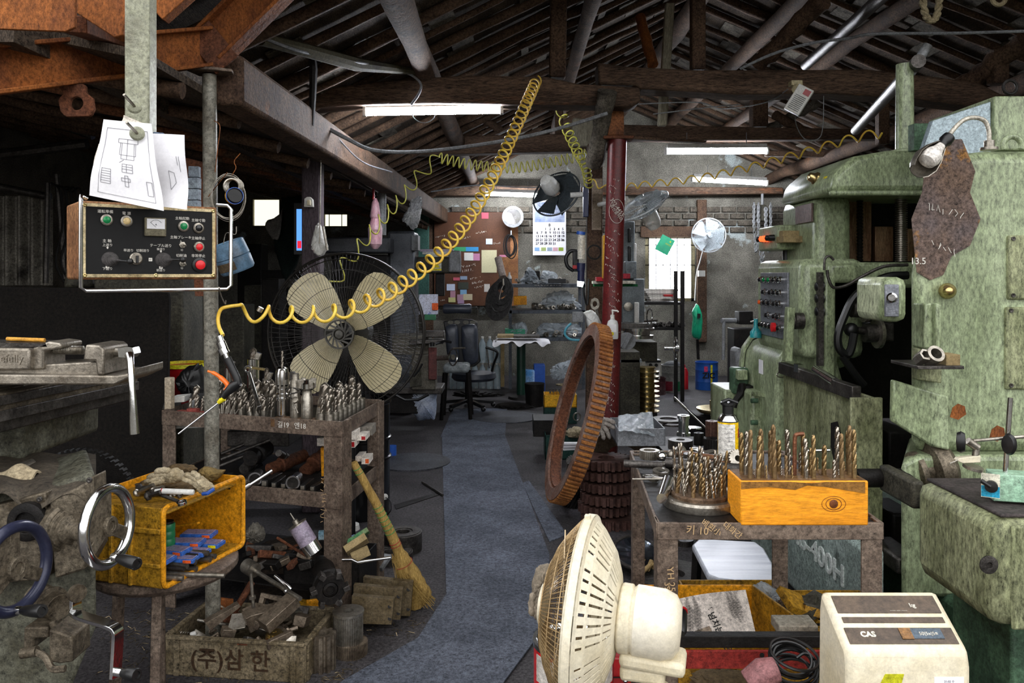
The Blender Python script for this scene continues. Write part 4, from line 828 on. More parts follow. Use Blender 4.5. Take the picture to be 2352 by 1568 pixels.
# spray bottle, dark box, boxes under the cart
t=T('glue_bottle','clear and lilac labelled bottle with a nozzle lying tilted under the cart','bottle',P(700,1230,3.3))
M=ALIGN(P(722,1268,3.2),P(680,1200,3.2))
g=G(); g.lathe([(0,0),(.036,0),(.036,.045),(0,.045)],M,28); part(g,'metal_base',CHROME,t)
g=G(); g.lathe([(0,.045),(.037,.045),(.037,.13),(0,.13)],M,28); part(g,'bottle_body',mat('lilac_label','#a598a8','#8d8296',.3,dirt=.2),t)
g=G(); g.lathe([(.04,.13),(.04,.133),(.012,.134),(.012,.15),(.004,.155),(.002,.185),(0,.185)],M,28); part(g,'nozzle',STEEL,t)
t=T('open_steel_box','black open steel box with small cartons under the left cart','steel box',FL(760,1400)+Vector((0,.2,0)))
def openbox(t,p,w,d,h,mm,rz=0,th=.008,name='wall'):
    M=Matrix.Translation(p)@Matrix.Rotation(rad(rz),4,'Z')
    for nm,a in (('front_wall',(-w/2,w/2,-d/2,-d/2+th)),('back_wall',(-w/2,w/2,d/2-th,d/2)),('side_wall',(-w/2,-w/2+th,-d/2,d/2)),('side_wall',(w/2-th,w/2,-d/2,d/2))):
        g=G(); g.bb(*a,0,h,M); part(g,nm,mm,t,.002)
    g=G(); g.bb(-w/2,w/2,-d/2,d/2,0,th,M); part(g,'base',mm,t)
z=P(0,1345,3.35); q=FL(765,1400); openbox(t,Vector((P(755,0,3.5).x,3.55,.0)),.34,.25,.27,BLACKM,-8)
for k,(x,y,Y,dm,e,mm,lb) in enumerate(((745,1228,3.5,(.05,.03,.035),(0,0,10),mat('pale_blue_box','#7fb6cf','#d8e2e6',.6),'pale blue and white carton in the black box under the cart'),(803,1245,3.42,(.06,.035,.04),(0,-15,20),mat('blue_white_box','#3b7fd0','#e6e6ea',.5),'blue and white bulb carton right of the cart leg'),(822,1232,3.4,(.1,.05,.02),(-30,-28,20),mat('green_edge_board','#2d7a4a','#8c8364',.6),'green edged book leaning on the black box'),(818,1250,3.35,(.1,.06,.03),(-40,-28,22),CARD:=mat('tan_cardboard','#a08d66','#84724f',.8,0,9,.5,.3,'#463a29',5,.2,.25),'tan paper packet leaning in front of the green book'),(828,1272,3.3,(.075,.02,.04),(0,-20,18),CARD,'smallest brown carton with a white label by the black box'))):
    g=G(); g.box(P(x,y,Y),dm,e); solo(g,'carton',mm,lb,'carton',bevel=.002)
t=T('breaker_bar','chrome breaker bar handle lying across the black box edge','wrench',P(800,1285,3.25)); g=G(); g.tube([P(786,1285,3.25),P(808,1285,3.25),P(822,1292,3.24),P(838,1288,3.24),P(898,1280,3.24)],[.006,.008,.008,.006,.006],10); part(g,'bar',CHROME,t)
solo(lump([(565,1220),(580,1202),(598,1208),(608,1225),(604,1240),(585,1245),(568,1238)],3.3,.08,.15,7),'paper_ball',mat('grey_crumpled_paper','#6b675e','#55514a',.8,0,14,.5,.3,'#2b2824',8,.9,.3),'crumpled grey paper ball right of the yellow bin','paper',smooth=30)
for k,(x,y,r_,h_,lb,mm) in enumerate(((600,1300,.22,.09,'black rubber tyre lying under the left cart',BLACKM),(925,1262,.105,.1,'large round steel chuck behind the broom',DSTEEL),(900,1285,.11,.045,'flat dark chuck plate in front of the large round chuck',DSTEEL),(660,1310,.05,.03,'brown round knob by the black box',RUST))):
    p=FL(x,y); g=G(); g.tub(r_*(.35 if k!=0 else .55),r_,0,h_,TR(p),44); g.tub(r_*.5,r_*.9,h_,h_+.004,TR(p),44) if k else None; o=solo(g,('tyre','lathe_chuck','chuck_plate','grip_ring')[k],mm,lb,('tyre','chuck','chuck','ring')[k],bevel=.003)
    if k==1: g=G(); g.lathe([(.014,0),(.014,.004),(.007,.004),(0,-.004)],FACE(p+Vector((-.0,-.104,.055))),16); part(g,'screw_socket',BLACK,o)
g=G(); p0=P(585,1310,3.25);p1=P(690,1375,3.05); g.cyl(p0,p1,.009,n=12); g.lathe([(0,-.06),(.03,-.06),(.03,0),(0,0)],ALIGN(p0,p1),24); solo(g,'slide_hammer',STEEL,'round headed bar leaning across the back of the beige crate','bar')
g=G(); g.tube([P(632,1322,3.1),P(660,1345,3.05),P(668,1352,3.05)],.007,10); g.sph(P(656,1357,3.0),.008); solo(g,'socket_handle',CHROME,'bright socket handle leaning behind the beige crate','wrench')
g=G(); g.cyl(P(637,1235,3.3),P(702,1275,3.2),.006,n=8); solo(g,'round_bar',RUST,'thin brown bar leaning under the glue bottle','bar')
OFF=('flat rusty slab','long brown bar','grey square block','dark forged lug','short rusty channel','worn steel wedge','brown bracket','oily steel billet','thick flat bar','stubby square bar','small rusty plate','grey milled block','brown round topped block','long dark bar','pale cut steel block','rusty angle piece','thin steel packing strip','heavy dark block')
for k in range(18):
    x=572+(k%6)*25+R(-6,6); y=1258+(k//6)*20+R(-5,5); Y=3.62-.1*(k//6); p=P(x,y,Y); g=G(); g.box(p,(R(.05,.13),R(.02,.04),R(.02,.035)),(R(-25,25),R(-25,25),R(0,180))); solo(g,'steel_offcut',(RUST,DSTEEL,BLACKM,CLM)[k%4],OFF[k]+', %s from left, %s row under the left cart'%(ORD[k%6],('rear','middle','front')[k//6]),'offcut',bevel=.003)
g=G(); g.ext([(556,1330),(570,1282),(640,1270),(700,1272),(740,1300),(745,1390),(565,1390)],3.55,.25); solo(g,'dirt_heap',mat('brown_swarf_heap','#3f342a','#2a221c',.9,0,30,.5,.3,bump=1.5),'brown heap of oily swarf carrying the offcuts under the left cart','swarf',kind='stuff',bevel=.02)
# metal shavings on the floor: nobody could count them
g=G(); rn=random.Random(4)
for k in range(420):
    x=rn.uniform(235,1000); y=rn.uniform(1400,1568)
    if x>700 and y<1400+(x-700)*.1: continue
    if x>830 and y>1460: continue
    p=FL(x,y); p.z=.002; a=rn.uniform(0,6.28); L_=rn.uniform(.008,.05); g.tube([p,p+Vector((math.cos(a)*L_/2,math.sin(a)*L_/2,rn.uniform(0,.012))),p+Vector((math.cos(a+.5)*L_,math.sin(a+.5)*L_,.001))],.0011,3)
solo(g,'metal_shavings',mat('shavings','#a59372','#6a5c44',.3,.8,20,.5,.2),'bright metal shavings scattered on the floor around the crate','shavings',kind='stuff')
# ---- straw broom
t=T('straw_broom','straw broom bound with green and red wire leaning on the left cart','broom',FL(960,1405))
STRAW=mat('golden_straw','#c7a661','#a07f42',.8,0,40,.5,.35,'#5a4222',7,.6,.35,(6,6,.7))
a=P(812,1062,3.42); b_=FL(962,1398)+Vector((0,0,.02)); n=26
for nm,k0,k1 in(('handle',0,17),('brush',16,26)):
    g=G(); rs=[]
    for i in range(k0,k1+1):
        f=i/n; w=.016+.012*f if f<.62 else .0235+.055*((f-.62)/.38)**.8; w=w if f<.97 else .04
        p=a.lerp(b_,f)+Vector((.02*math.sin(f*3.1),0,0)); d=(b_-a).normalized(); x=d.cross(Vector((0,1,0))).normalized(); y=x.cross(d)
        rs.append(g._v([p+(x*math.cos(6.2832*k/18)*w+y*math.sin(6.2832*k/18)*min(w,.035))*R(.93,1.07) for k in range(18)]))
    g.loft(rs); o=part(g,nm,STRAW,t,smooth=70)
g=G()
for k in range(150):
    f0=R(.62,.75); p=a.lerp(b_,f0); q=b_+Vector((R(-.085,.075),R(-.05,.05),R(-.01,.03))); p+=Vector((R(-.02,.02),R(-.03,-.01),0)); g.tube([p,p.lerp(q,.5)+Vector((R(-.01,.01),-.02,0)),q],.0011,4)
part(g,'straws',STRAW,t,kind='stuff')
for k,(f,mm) in enumerate([(x/100,'g') for x in (4,7,30,33,36,39,42,45,48)]+[(.55,'r'),(.57,'r'),(.7,'r')]):
    p=a.lerp(b_,f)+Vector((.02*math.sin(f*3.1),0,0)); w=(.016+.012*f if f<.62 else .0235+.055*((f-.62)/.38)**.8)*1.04
    g=G(); g.torus(w,.0015,ALIGN(p,p+(b_-a))@Matrix.Diagonal((1,1,1,1)),22,5); part(g,'binding_wire',mat('green_wire','#2e8a4a',dirt=0) if mm=='g' else mat('red_wire','#a03030',dirt=0),t)
# ================================================================ left tool cart
ZC=.887; cFL=Vector((-1.58,3.6,0)); cFR=Vector((-.71,3.32,0)); cBR=Vector((-.64,3.9,0)); cBL=Vector((-1.5,4.18,0))
t=T('tool_cart','brown angle iron tool cart crowded with cutters left of the aisle','cart',(-1.1,3.75,0))
UP=Vector((0,0,1))
def leg(c,nm='leg',zt=ZC,side=1,dr=(1,0,0),w=.1,pa=None,mm=FRAME):
    g=G(); dx=Vector(dr).normalized(); dy=Vector((-dx.y,dx.x,0)); th=.008
    v=[c,c+dx*side*w,c+dx*side*w+dy*th,c+dx*side*th+dy*th,c+dx*side*th+dy*w,c+dy*w]
    a=g._v([p for p in v]); b=g._v([p+UP*zt for p in v]); g.loft([a,b]); part(g,nm,mm,pa or t,.0015)
fx_=(cFR-cFL).normalized(); 
leg(cFL,side=1,dr=fx_,w=.07); leg(cFR,side=-1,dr=fx_,w=.085); leg(cBR-Vector((0,.08,0)),side=-1,dr=fx_,w=.06); leg(cBL-Vector((0,.08,0)),side=1,dr=fx_,w=.06)
def rail(a,b,z,h=.065,nm='rail',pa=None,mm=FRAME):
    g=G(); quad(g,a+UP*(z-h),b+UP*(z-h),b+UP*z,a+UP*z,.007); part(g,nm,mm,pa or t,.0015)
for z in(ZC,.585): rail(cFL,cFR,z,.065,'front_rail'); rail(cFR,cBR,z,.065,'side_rail'); rail(cBR,cBL,z,.065,'back_rail'); rail(cBL,cFL,z,.065,'side_rail')
def shelf(z,nm,pa=None,c=(cFL,cFR,cBR,cBL),mm=BLACKM):
    g=G(); v=g._v([p+UP*z for p in c]); w=g._v([p+UP*(z+.006) for p in c]); g.loft([v,w]); part(g,nm,mm,pa or t)
shelf(ZC-.05,'top_shelf'); shelf(.572,'middle_shelf'); shelf(.16,'bottom_shelf')
g=G(); MF=Matrix(((fx_.x,0,fx_.y,0),(fx_.y,0,-fx_.x,0),(0,1,0,0),(0,0,0,1)))
g.text('길19   엔18',.03,Matrix.Translation(cFL.lerp(cFR,.74)+UP*(ZC-.03)+Vector((-.001,-.005,0)))@MF,.0004); part(g,'chalk_lettering',CHALK,t)
g=G(); g.scribble(cFR+UP*.66+Vector((-.075,-.004,0)),(0,0,-1),(1,0,0),.2,12,.001,3); part(g,'chalk_marks',TAN,t)
def CP(u,d,z=0): return cFL.lerp(cFR,u).lerp(cBL.lerp(cBR,u),d)+UP*(ZC-.044+z)
# ---- cutters
def flute(g,r,L_,tw,M,n=12,rings=16,lob=2,depth=.38,tip=True):
    rs=[]
    for j in range(rings+1):
        z=L_*j/rings; a0=tw*j/rings; f=1 if not tip or j<rings else .75
        rs.append(g._v([((r*f*(1-depth*max(0,math.cos(lob*(6.2832*k/n)))**2))*math.cos(6.2832*k/n+a0),(r*f*(1-depth*max(0,math.cos(lob*(6.2832*k/n)))**2))*math.sin(6.2832*k/n+a0),z) for k in range(n)],M))
    if tip: rs.append(g._v([(r*.06*math.cos(6.2832*k/n),r*.06*math.sin(6.2832*k/n),L_+r*.55) for k in range(n)],M))
    return g.loft(rs)
def proto_cutter(nm,r,Ls,Lf,tw,ms,mf,rs=None,lob=2,cat='end mill'):
    o=T(nm,'x',cat,(0,0,0)); g=G(); g.lathe([(0,0),(rs or r,0),(rs or r,Ls),(0,Ls)],None,14); part(g,'shank',ms,o)
    g=G(); flute(g,r,Lf,tw,Matrix.Translation((0,0,Ls)),12,14,lob); part(g,'flutes',mf,o,smooth=50); return o
FLM=mat('fluted_steel','#aaa296','#7a7166',.28,.9,18,.5,.25,'#3d332a',8,.12,.2)
pc=[proto_cutter('end_mill',.012,.06,.05,5,STEEL,FLM),proto_cutter('end_mill',.008,.05,.05,7,STEEL,FLM),proto_cutter('end_mill',.016,.07,.06,4,STEEL,FLM,lob=3),proto_cutter('end_mill',.005,.045,.045,9,STEEL,FLM)]
pk=[kids(o) for o in pc]; used=set()
def place(k,loc,e,sc,lab,grp):
    if k in used: return dup(pc[k],loc,e,sc,lab,grp,pk[k])
    used.add(k); o=pc[k]; o.location=loc; o.rotation_euler=[rad(a) for a in e]; o.scale=(sc,)*3; o['label']=lab; o['group']=grp; return o
i=0; rows=[('front row',.05),('second row',.22),('third row',.38),('rear row',.58)]
for rn_,d in rows:
    c_=0
    for u in [x/100 for x in range(12,60,4)]:
        u2=u+R(-.012,.012); k=random.choice((0,1,1,3,0,2 if d>.3 else 1)); ln=R(-10,10)
        place(k,CP(u2,max(.09,d+R(-.05,.05))),(R(-6,6),ln,R(0,360)),R(.85,1.35)*(1+.25*d),'%s upright end mill in the %s at the left of the cart top'%(ORD[c_],rn_),'end mills standing on the left cart'); c_+=1
# sleeves and cutters in the right front corner of the cart
SLV=STEEL
for r_ in range(2):
    for c_ in range(8):
        p=CP(.93+r_*-.045,.03+c_*.105); g=G(); rr=.02-r_*.002; g.tub(rr*.72,rr,0,.07,TR(p),20); solo(g,'collet_sleeve',STEEL,'%s steel sleeve from the front, %s line, right edge of the cart'%(ORD[c_],('outer','inner')[r_]),'sleeve','sleeves along the right edge of the cart')
        place((1,3,0)[(c_+r_)%3],p+UP*.01,(R(-5,5),R(-5,5),R(0,360)),R(1.1,1.5),'%s end mill standing in the %s line of sleeves'%(ORD[c_],('outer','inner')[r_]),'end mills standing in the sleeves')
g=G(); q=CP(.755,.06); g.box(q+UP*.02+Vector((0,0,0)),(.23,.07,.04),(0,0,-16)); solo(g,'wooden_block',mat('brown_wood_block','#6a4f35','#4e3824',.8,0,9,.5,.4),'brown wooden block under the tall holders at the front of the cart','wooden block',bevel=.004)
zq=.04
t=T('drill_chuck','tall keyless drill chuck with a drill bit standing on the wooden block','drill chuck',q)
c0_=CP(.665,.07,zq); M=TR(c0_); g=G(); g.lathe([(0,0),(.02,0),(.021,.07),(.026,.073),(.026,.08),(.022,.085),(.028,.09),(.028,.1),(.022,.105),(.022,.12),(.026,.125),(.026,.135),(0,.135)],M,28); part(g,'arbor',CHROME,t)
g=G(); g.lathe([(.02,.135),(.029,.14),(.03,.185),(.024,.21),(.012,.218),(0,.218)],M,28); part(g,'chuck_body',CHROME,t)
g=G(); flute(g,.0055,.07,9,TR(c0_+UP*.215)); part(g,'drill_bit',FLM,t,smooth=50)
for k,(u,r_,h_,kind,lb) in enumerate(((.735,.021,.19,0,'dark boring bar holder with a lug second from the drill chuck'),(.80,.025,.12,1,'face cutter holder with square inserts on the wooden block'),(.87,.02,.15,2,'large slanting end mill at the right end of the wooden block'))):
    t=T('tool_holder',lb,'tool holder',CP(u,.07,zq)); M=TR(CP(u,.07,zq),(0,8 if kind==2 else 0,0)); g=G()
    if kind==2: g.lathe([(0,0),(r_,0),(r_,.05),(0,.05)],M,20)
    else: g.lathe([(0,0),(r_,0),(r_,h_-.03),(r_*.8,h_-.02),(r_*.8,h_),(0,h_)],M,24)
    part(g,'shank',STEEL,t)
    g=G()
    if kind==0: g.box((-.012,-.0,h_-.01),(.02,.03,.035),None,M); part(g,'lug',DSTEEL,t,.003)
    elif kind==1:
        g.lathe([(.02,h_),(.034,h_+.01),(.034,h_+.03),(.02,h_+.045),(0,h_+.045)],M,20); o=part(g,'cutter_head',CHROME,t)
        for a in range(0,360,90): g=G(); g.box((.03*math.cos(rad(a+45)),.03*math.sin(rad(a+45)),h_+.03),(.024,.018,.04),(0,0,a+20),M); part(g,'insert',STEEL,o,.002)
    else: flute(g,r_,.1,3,M@Matrix.Translation((0,0,.05)),16,14,3); part(g,'flutes',FLM,t,smooth=50)
for k,(u,d,h_,r_,lb) in enumerate(((.29,.7,.24,.028,'tallest chrome cutter holder with inserts at the rear of the cart'),(.17,.6,.2,.02,'tall chrome tool holder left of the tallest one'),(.08,.5,.17,.014,'third tall chrome holder at the left rear of the cart'),(.39,.65,.15,.02,'medium holder with a dark base at the rear of the cart'))):
    t=T('tool_holder',lb,'tool holder',CP(u,d)); M=TR(CP(u,d)); g=G(); g.lathe([(0,0),(r_*1.1,0),(r_*1.1,h_*.3),(r_*.7,h_*.34),(r_*.7,h_*.4),(r_,h_*.42),(r_,h_),(r_*.7,h_+.004),(0,h_+.004)],M,28); part(g,'holder_body',CHROME if k<2 else STEEL,t)
    g=G(); flute(g,r_*.6,.05,3,M@Matrix.Translation((0,0,h_)),12,8,3); part(g,'cutter',FLM,t)
    g=G(); g.box((r_*.8,0,h_+.015),(r_*.9,.02,.035),(0,20,0),M); part(g,'insert',STEEL,t,.002)
# ratchet spanner and slotted bar standing, dial indicator, magnets
spanner('ratchet_spanner','upright ratchet spanner with its round head up among the cutters',P(597,935,3.5),P(572,855,3.5),.016,.008,(0,-1,.1),CHROME,.016)
g=G(); 
a=P(648,945,3.4); 
for s_ in(-1,1): g.bar(a+Vector((s_*.009,0,0)),a+Vector((s_*.009,0,.17)),.005,.006,(0,-1,0))
g.torus(.009,.003,FACE(a+Vector((0,0,.17))),12,6,0,180); solo(g,'slotted_gauge',STEEL,'tall slotted steel gauge standing at the front of the cart','gauge')
g=G(); g.lathe([(.03,0),(.03,.008),(.012,.014),(.012,.02),(0,.02)],TR(CP(.545,.06)),24); solo(g,'round_magnet',DSTEEL,'round dark base at the foot of the slotted gauge','gauge base')
t=T('dial_gauge','small round dial gauge on a crooked arm right of the slotted gauge','gauge',P(672,915,3.4)); g=G(); g.lathe([(0,-.006),(.014,-.006),(.014,.004),(.012,.005),(0,.004)],FACE(P(678,918,3.38),-15,-30),22); part(g,'dial',STEEL,t)
g=G(); g.tube(smooth_path([P(676,918,3.39),P(655,905,3.42),P(668,890,3.42),P(690,898,3.4),P(665,905,3.4)],5),.003,6); part(g,'gauge_arm',DSTEEL,t)
g=G(); g.cyl(P(674,925,3.4),P(684,948,3.4),.0035,n=8); part(g,'stem',STEEL,t)
REDC=mat('faded_red_case','#93433b','#6e342e',.6,0,9,.5,.35)
g=G(); g.box(CP(.33,.06,.025),(.12,.05,.022),(0,0,-17)); solo(g,'plastic_case',REDC,'faded red case with pins at the front of the cart','case',bevel=.003)
g=G(); g.box(CP(.16,.06,.03),(.17,.05,.022),(0,0,-17)); g.box(CP(.16,.06,.045),(.05,.03,.018),(0,0,-10)); solo(g,'plastic_case',REDC,'pale and red clip case at the left front of the cart','case',bevel=.003)
g=G(); g.box(CP(-.0,.1,.09),(.035,.03,.19),(0,0,-17)); solo(g,'paper_tube',mat('stained_card','#b5a894','#97876e',.8,0,8,.5,.3),'stained pale upright box at the left end of the cart top','box',bevel=.004)
for k in range(10):
    g=G(); g.cyl(CP(.32+.008*k,.05,.02),CP(.315+.012*k,.06,.06+.02*(k%3)),.003,n=8); solo(g,'gauge_pin',STEEL,'%s thin pin standing in the red case'%ORD[k],'pin','thin pins standing in the red case')
# rusty arm above with a steel bar
g=G(); g.bar(P(566,842,3.6),P(607,848,3.6),.022,.01); solo(g,'brass_bar',BRASS,'short brass coloured cross bar on the ratchet spanner','bar')
# cartons at the right rear corner of the cart
RW=mat('red_white_carton','#e3dcd2','#d9d0c4',.6,0,9,.5,.15)
t0=None
for k,(x0,x1,y0,y1,Y,lb) in enumerate(((815,855,980,1000,3.62,'grey carton uppermost of the stack at the cart corner'),(748,768,990,1006,3.5,'carton with an arrow left of the cart leg'),(795,817,992,1010,3.45,'white carton right of the leg'),(820,840,1000,1012,3.5,'small red printed carton at the right of the stack'),(728,762,1006,1024,3.5,'grey and red carton left of the leg, lower row'),(793,815,1013,1028,3.45,'red striped carton right of the leg, lower row'),(830,848,1052,1066,3.6,'orange ended carton below the stack'),(816,832,1048,1060,3.62,'grey carton beside the orange ended one'))):
    g=G(); g.ext([(x0,y0),(x1,y0-1),(x1,y1),(x0,y1)],Y,.1); o=solo(g,'carton',RW if k!=0 else mat('grey_carton','#8e887e','#7a746b'),lb,'carton','insert cartons at the cart corner',bevel=.001)
    if k in(3,4,5,6): g=G(); g.ext([(x1-(x1-x0)*.5,y0+2),(x1-1,y0+2),(x1-1,y1-2),(x1-(x1-x0)*.5,y1-2)],Y-.001,.001); part(g,'printed_patch',RED if k!=6 else ORM,o)
g=G(); g.ext([(736,1028),(790,1028),(790,1090),(738,1094)],3.55,.07); solo(g,'steel_box',YELLOW,'orange yellow metal box hanging inside the cart behind the leg','box',bevel=.002)
# middle shelf
def SP(u,d,z=0): return cFL.lerp(cFR,u).lerp(cBL.lerp(cBR,u),d)+UP*(.58+z)
HOLD=mat('black_tool_holder','#2a2827','#3c3936',.35,.6,14,.5,.3,'#17130f',6,.15,.3)
for k in range(12):
    u=.27+.052*k; r_=R(.011,.015) if k not in(5,9) else .03; L_=R(.09,.14)
    o=T('turning_tool','%s black square turning tool from the left on the middle shelf'%ORD[k] if k not in(5,9) else ('round chrome ringed holder on the middle shelf' if k==5 else 'round black holder with a centre hole on the middle shelf'),'turning tool',SP(u,.02,.0)+UP*r_,R(-15,15),'turning tools on the middle shelf')
    Mx=mw(o); g=G()
    if k in(5,9): g.lathe([(0,0),(r_,0),(r_,.012),(r_*.75,.014),(r_*.75,.1),(0,.1)],Mx@Matrix.Rotation(rad(-90),4,'X')@Matrix.Translation((0,0,.0)),24); part(g,'holder_body',HOLD,o); g=G(); g.tub(r_*.8,r_*1.02,-.002,.004,Mx@Matrix.Rotation(rad(-90),4,'X'),24); part(g,'end_ring',CHROME,o)
    else: g.bb(-r_,r_,0,L_,-r_,r_,Mx); part(g,'shank',HOLD,o,.002); g=G(); g.bb(-r_*.7,r_*.7,-.004,0,-r_*.6,r_*.7,Mx); part(g,'end_face',STEEL,o,.001)
# second layer of larger holders behind
BIGH=[((575,1052),(612,1030),.045,BLACKM,'fat dark sleeve at the left of the middle shelf'),((618,1078),(700,1045),.035,RUST,'thick brown arbor lying on the middle shelf'),((700,1085),(760,1030),.04,RUST,'large rusty spindle in the middle of the cart'),((560,1078),(600,1040),.03,DSTEEL,'ringed sleeve at the left rear of the middle shelf'),((640,1040),(672,1060),.02,DSTEEL,'clamp arm on the middle shelf'),((520,1105),(600,1068),.016,BLACKM,'dark arbor at the left front of the middle shelf'),((735,1095),(765,1060),.02,DSTEEL,'short grey holder by the yellow box on the middle shelf')]
for a,c,r_,mm,lb in BIGH:
    g=G(); A_=P(*a,3.68);C_=P(*c,3.85); L_=(C_-A_).length; g.lathe([(0,0),(r_*.8,0),(r_*.8,L_*.3),(r_,L_*.32),(r_,L_*.5),(r_*.85,L_*.55),(r_*.85,L_),(0,L_)],ALIGN(A_,C_),22); solo(g,'spindle_sleeve',mm,lb,'sleeve')
g=G(); g.cyl(P(563,1120,3.3),P(625,1080,3.35),.009,n=12); g.cyl(P(560,1122,3.29),P(575,1112,3.3),.012,n=12); solo(g,'chrome_shaft',CHROME,'bright shaft sticking out of the left end of the middle shelf','shaft')
for k,(a,c) in enumerate((((508,1042),(560,1020)),((508,1055),(620,1010)),((505,1070),(590,1035)))):
    g=G(); g.cyl(P(*a,3.7),P(*c,3.75),.008,n=10); solo(g,'steel_shaft',DSTEEL,('upper','middle','lower')[k]+' of the three thin shafts above the middle shelf','shaft')
g=G(); g.bb(P(530,0,3.9).x,P(670,0,3.9).x,3.85,4.1,P(0,1020,3.9).z,P(0,985,3.9).z); solo(g,'steel_ingot',DSTEEL,'long flat dark block on the shelf under the cart top','steel block',bevel=.004)
# left end of the cart: boxes and the red yellow tub behind
for k,(x0,x1,y0,y1,mm,lb) in enumerate(((372,400,922,940,DSTEEL,'black box with a white lid at the left end of the cart'),(385,424,912,926,WHITE,'white card on the black box at the left end of the cart'),(432,470,905,922,BLACK,'black case with a white paper at the left of the pipe column'),(434,446,920,945,GREY,'grey clamp at the left front corner of the cart'),(385,470,968,985,WHITE,'crumpled white rag hanging below the cart rail'))):
    g=G(); g.ext([(x0+6,y0),(x1,y0-3),(x1,y1-3),(x0,y1)],3.72-.02*k,.08); solo(g,'small_box',mm,lb,'box',bevel=.002)
t=T('paint_tub','red and yellow tub behind the left end of the cart','tub',P(430,930,4.2)); M=TR(Vector((P(425,0,4.2).x,4.2,P(0,935,4.2).z)))
g=G(); g.lathe([(0,0),(.1,0),(.115,.22),(.11,.22),(0,.2)],M,32); part(g,'tub_body',RED,t)
g=G(); g.tub(.112,.122,.215,.235,M,32); part(g,'rim',mat('lime_rim','#d8d82a','#c8b822',.4,dirt=.05),t)
solo(lump([(405,870),(430,845),(465,840),(475,900),(450,915),(415,900)],4.0,.1,.15,9),'black_bag',BLACK,'black plastic bag on the tub behind the pipe column','bag',smooth=40)
# ---- black drum behind
t=T('black_drum','black steel drum with a small white knob behind the left cart','drum',(P(818,0,4.9).x,5.0,0)); M=TR((P(818,0,4.9).x,5.0,0))
g=G(); zt=P(0,915,5.0).z; zz=[.36,.48]; pr=[(0,0),(.19,0),(.19,.02)]
for z_ in zz: pr+=[(.19,z_-.012),(.2,z_-.006),(.2,z_+.006),(.19,z_+.012)]
pr+=[(.19,zt-.03),(.2,zt-.02),(.2,zt),(.185,zt),(.185,zt-.03),(0,zt-.03)]; g.lathe(pr,M,48); part(g,'drum_body',mat('glossy_black','#0a0b0c','#060607',.22,0,5,.5,.08,'#1d1b19',3,.02,.1),t)
g=G(); g.lathe([(.018,0),(.018,.008),(.01,.012),(0,.012)],FACE(P(884,1140,4.9),20),20); part(g,'white_knob',WHITE,t)
g=G(); g.tube(smooth_path([P(886,1142,4.88),P(896,1150,4.85),P(898,1170,4.85),P(890,1182,4.87)],5),.003,5); part(g,'thin_cable',BLACK,t)
g=G(); g.lathe([(0,0),(.035,0),(.035,.09),(0,.09)],TR(FL(901,1048)+Vector((0,0,0))),20); solo(g,'blue_cup',BLUE,'small dark blue cup on the floor right of the black drum','cup')
g=G(); g.cyl(FL(805,1215),FL(805,1215)+UP*.42,.022,n=14); g.lathe([(.055,0),(.05,.03),(.02,.04),(0,.04)],TR(FL(805,1215)),20); solo(g,'white_pipe_stand',WHITE,'white pipe stand under the right end of the left cart','pipe')
# ---- big industrial fan
FY=4.15; t=T('industrial_fan','big black industrial fan with cream blades behind the left cart','fan',(P(793,0,FY).x,FY+.15,0))
fc=P(793,764,FY); FR0=m_(182,FY); FMx=FACE(fc,-4)@Matrix.Rotation(0,4,'Z')
WIRE=mat('black_fan_wire','#26231f','#1b1917',.4,.5,dirt=.1,bump=0)
g=G()
for z,r_ in((0,FR0),(-.05,FR0*1.0),(.03,FR0*.93)): g.torus(r_,.0065 if z==0 else .003,FMx@Matrix.Translation((0,0,z)),72,8)
part(g,'guard_rim',WIRE,t)
def guard(zs,nm,n=120,cz=.11):
    g=G()
    for i in range(n):
        a=6.2832*i/n; pts=[]
        for f in(.16,.3,.45,.6,.75,.88,.97,1.0):
            zz=zs*cz*(1-f**3.2); aa=a+.16*(f-.16)*zs; pts.append(FMx@Vector((f*FR0*math.cos(aa),f*FR0*math.sin(aa),zz)))
        g.tube(pts,.0011,3)
    for f in(.36,.58,.8): g.torus(FR0*f,.0016,FMx@Matrix.Translation((0,0,zs*cz*(1-f**3.2))),56,4)
    part(g,nm,WIRE,t)
guard(1,'front_guard'); guard(-1,'rear_guard',96)
g=G(); g.tub(.028,.034,.105,.118,FMx,28); g.tub(.068,.075,.1,.115,FMx,36)
for i in range(14):
    a=6.2832*i/14; g.bar(FMx@Vector((.03*math.cos(a),.03*math.sin(a),.11)),FMx@Vector((.07*math.cos(a+.6),.07*math.sin(a+.6),.11)),.009,.003,(0,-1,0))
g.lathe([(0,.108),(.024,.108),(.02,.118),(0,.12)],FMx,24); part(g,'guard_badge',mat('grey_badge','#4f4d48','#3b3934',.4,.3),t)
BLD=mat('cream_fan_blade','#d8cda9','#c4b78f',.4,0,5,.5,.22,'#7a6f54',4,.05,.12)
for k,a0 in enumerate((47,133,-47,-133)):
    g=G(); rs=[]; prof=[(.1,.035),(.2,.07),(.35,.1),(.5,.125),(.65,.14),(.78,.143),(.88,.125),(.95,.08),(.975,.03)]
    L_=FR0*.93
    def bp(f,s_,w): 
        tw=.5*(1-f*.5); yy=s_*w*.8; return FMx@(Matrix.Rotation(rad(a0),4,'Z')@Vector((f*L_,yy,math.sin(tw)*yy*.9)))
    V=[[bp(f,-1+2*j/6,w) for j in range(7)] for f,w in prof]
    g.sheet(lambda u,v:V[round(u*8)][round(v*6)],8,6,.003); part(g,'blade',BLD,t,smooth=80)
g=G(); g.lathe([(.05,-.02),(.055,.02),(.03,.04),(0,.04)],FMx,28); part(g,'hub',BLACK,t)
g=G(); g.lathe([(.04,-.06),(.1,-.08),(.1,-.2),(.08,-.23),(0,-.23)],FMx,28); part(g,'motor_housing',BLACK,t)
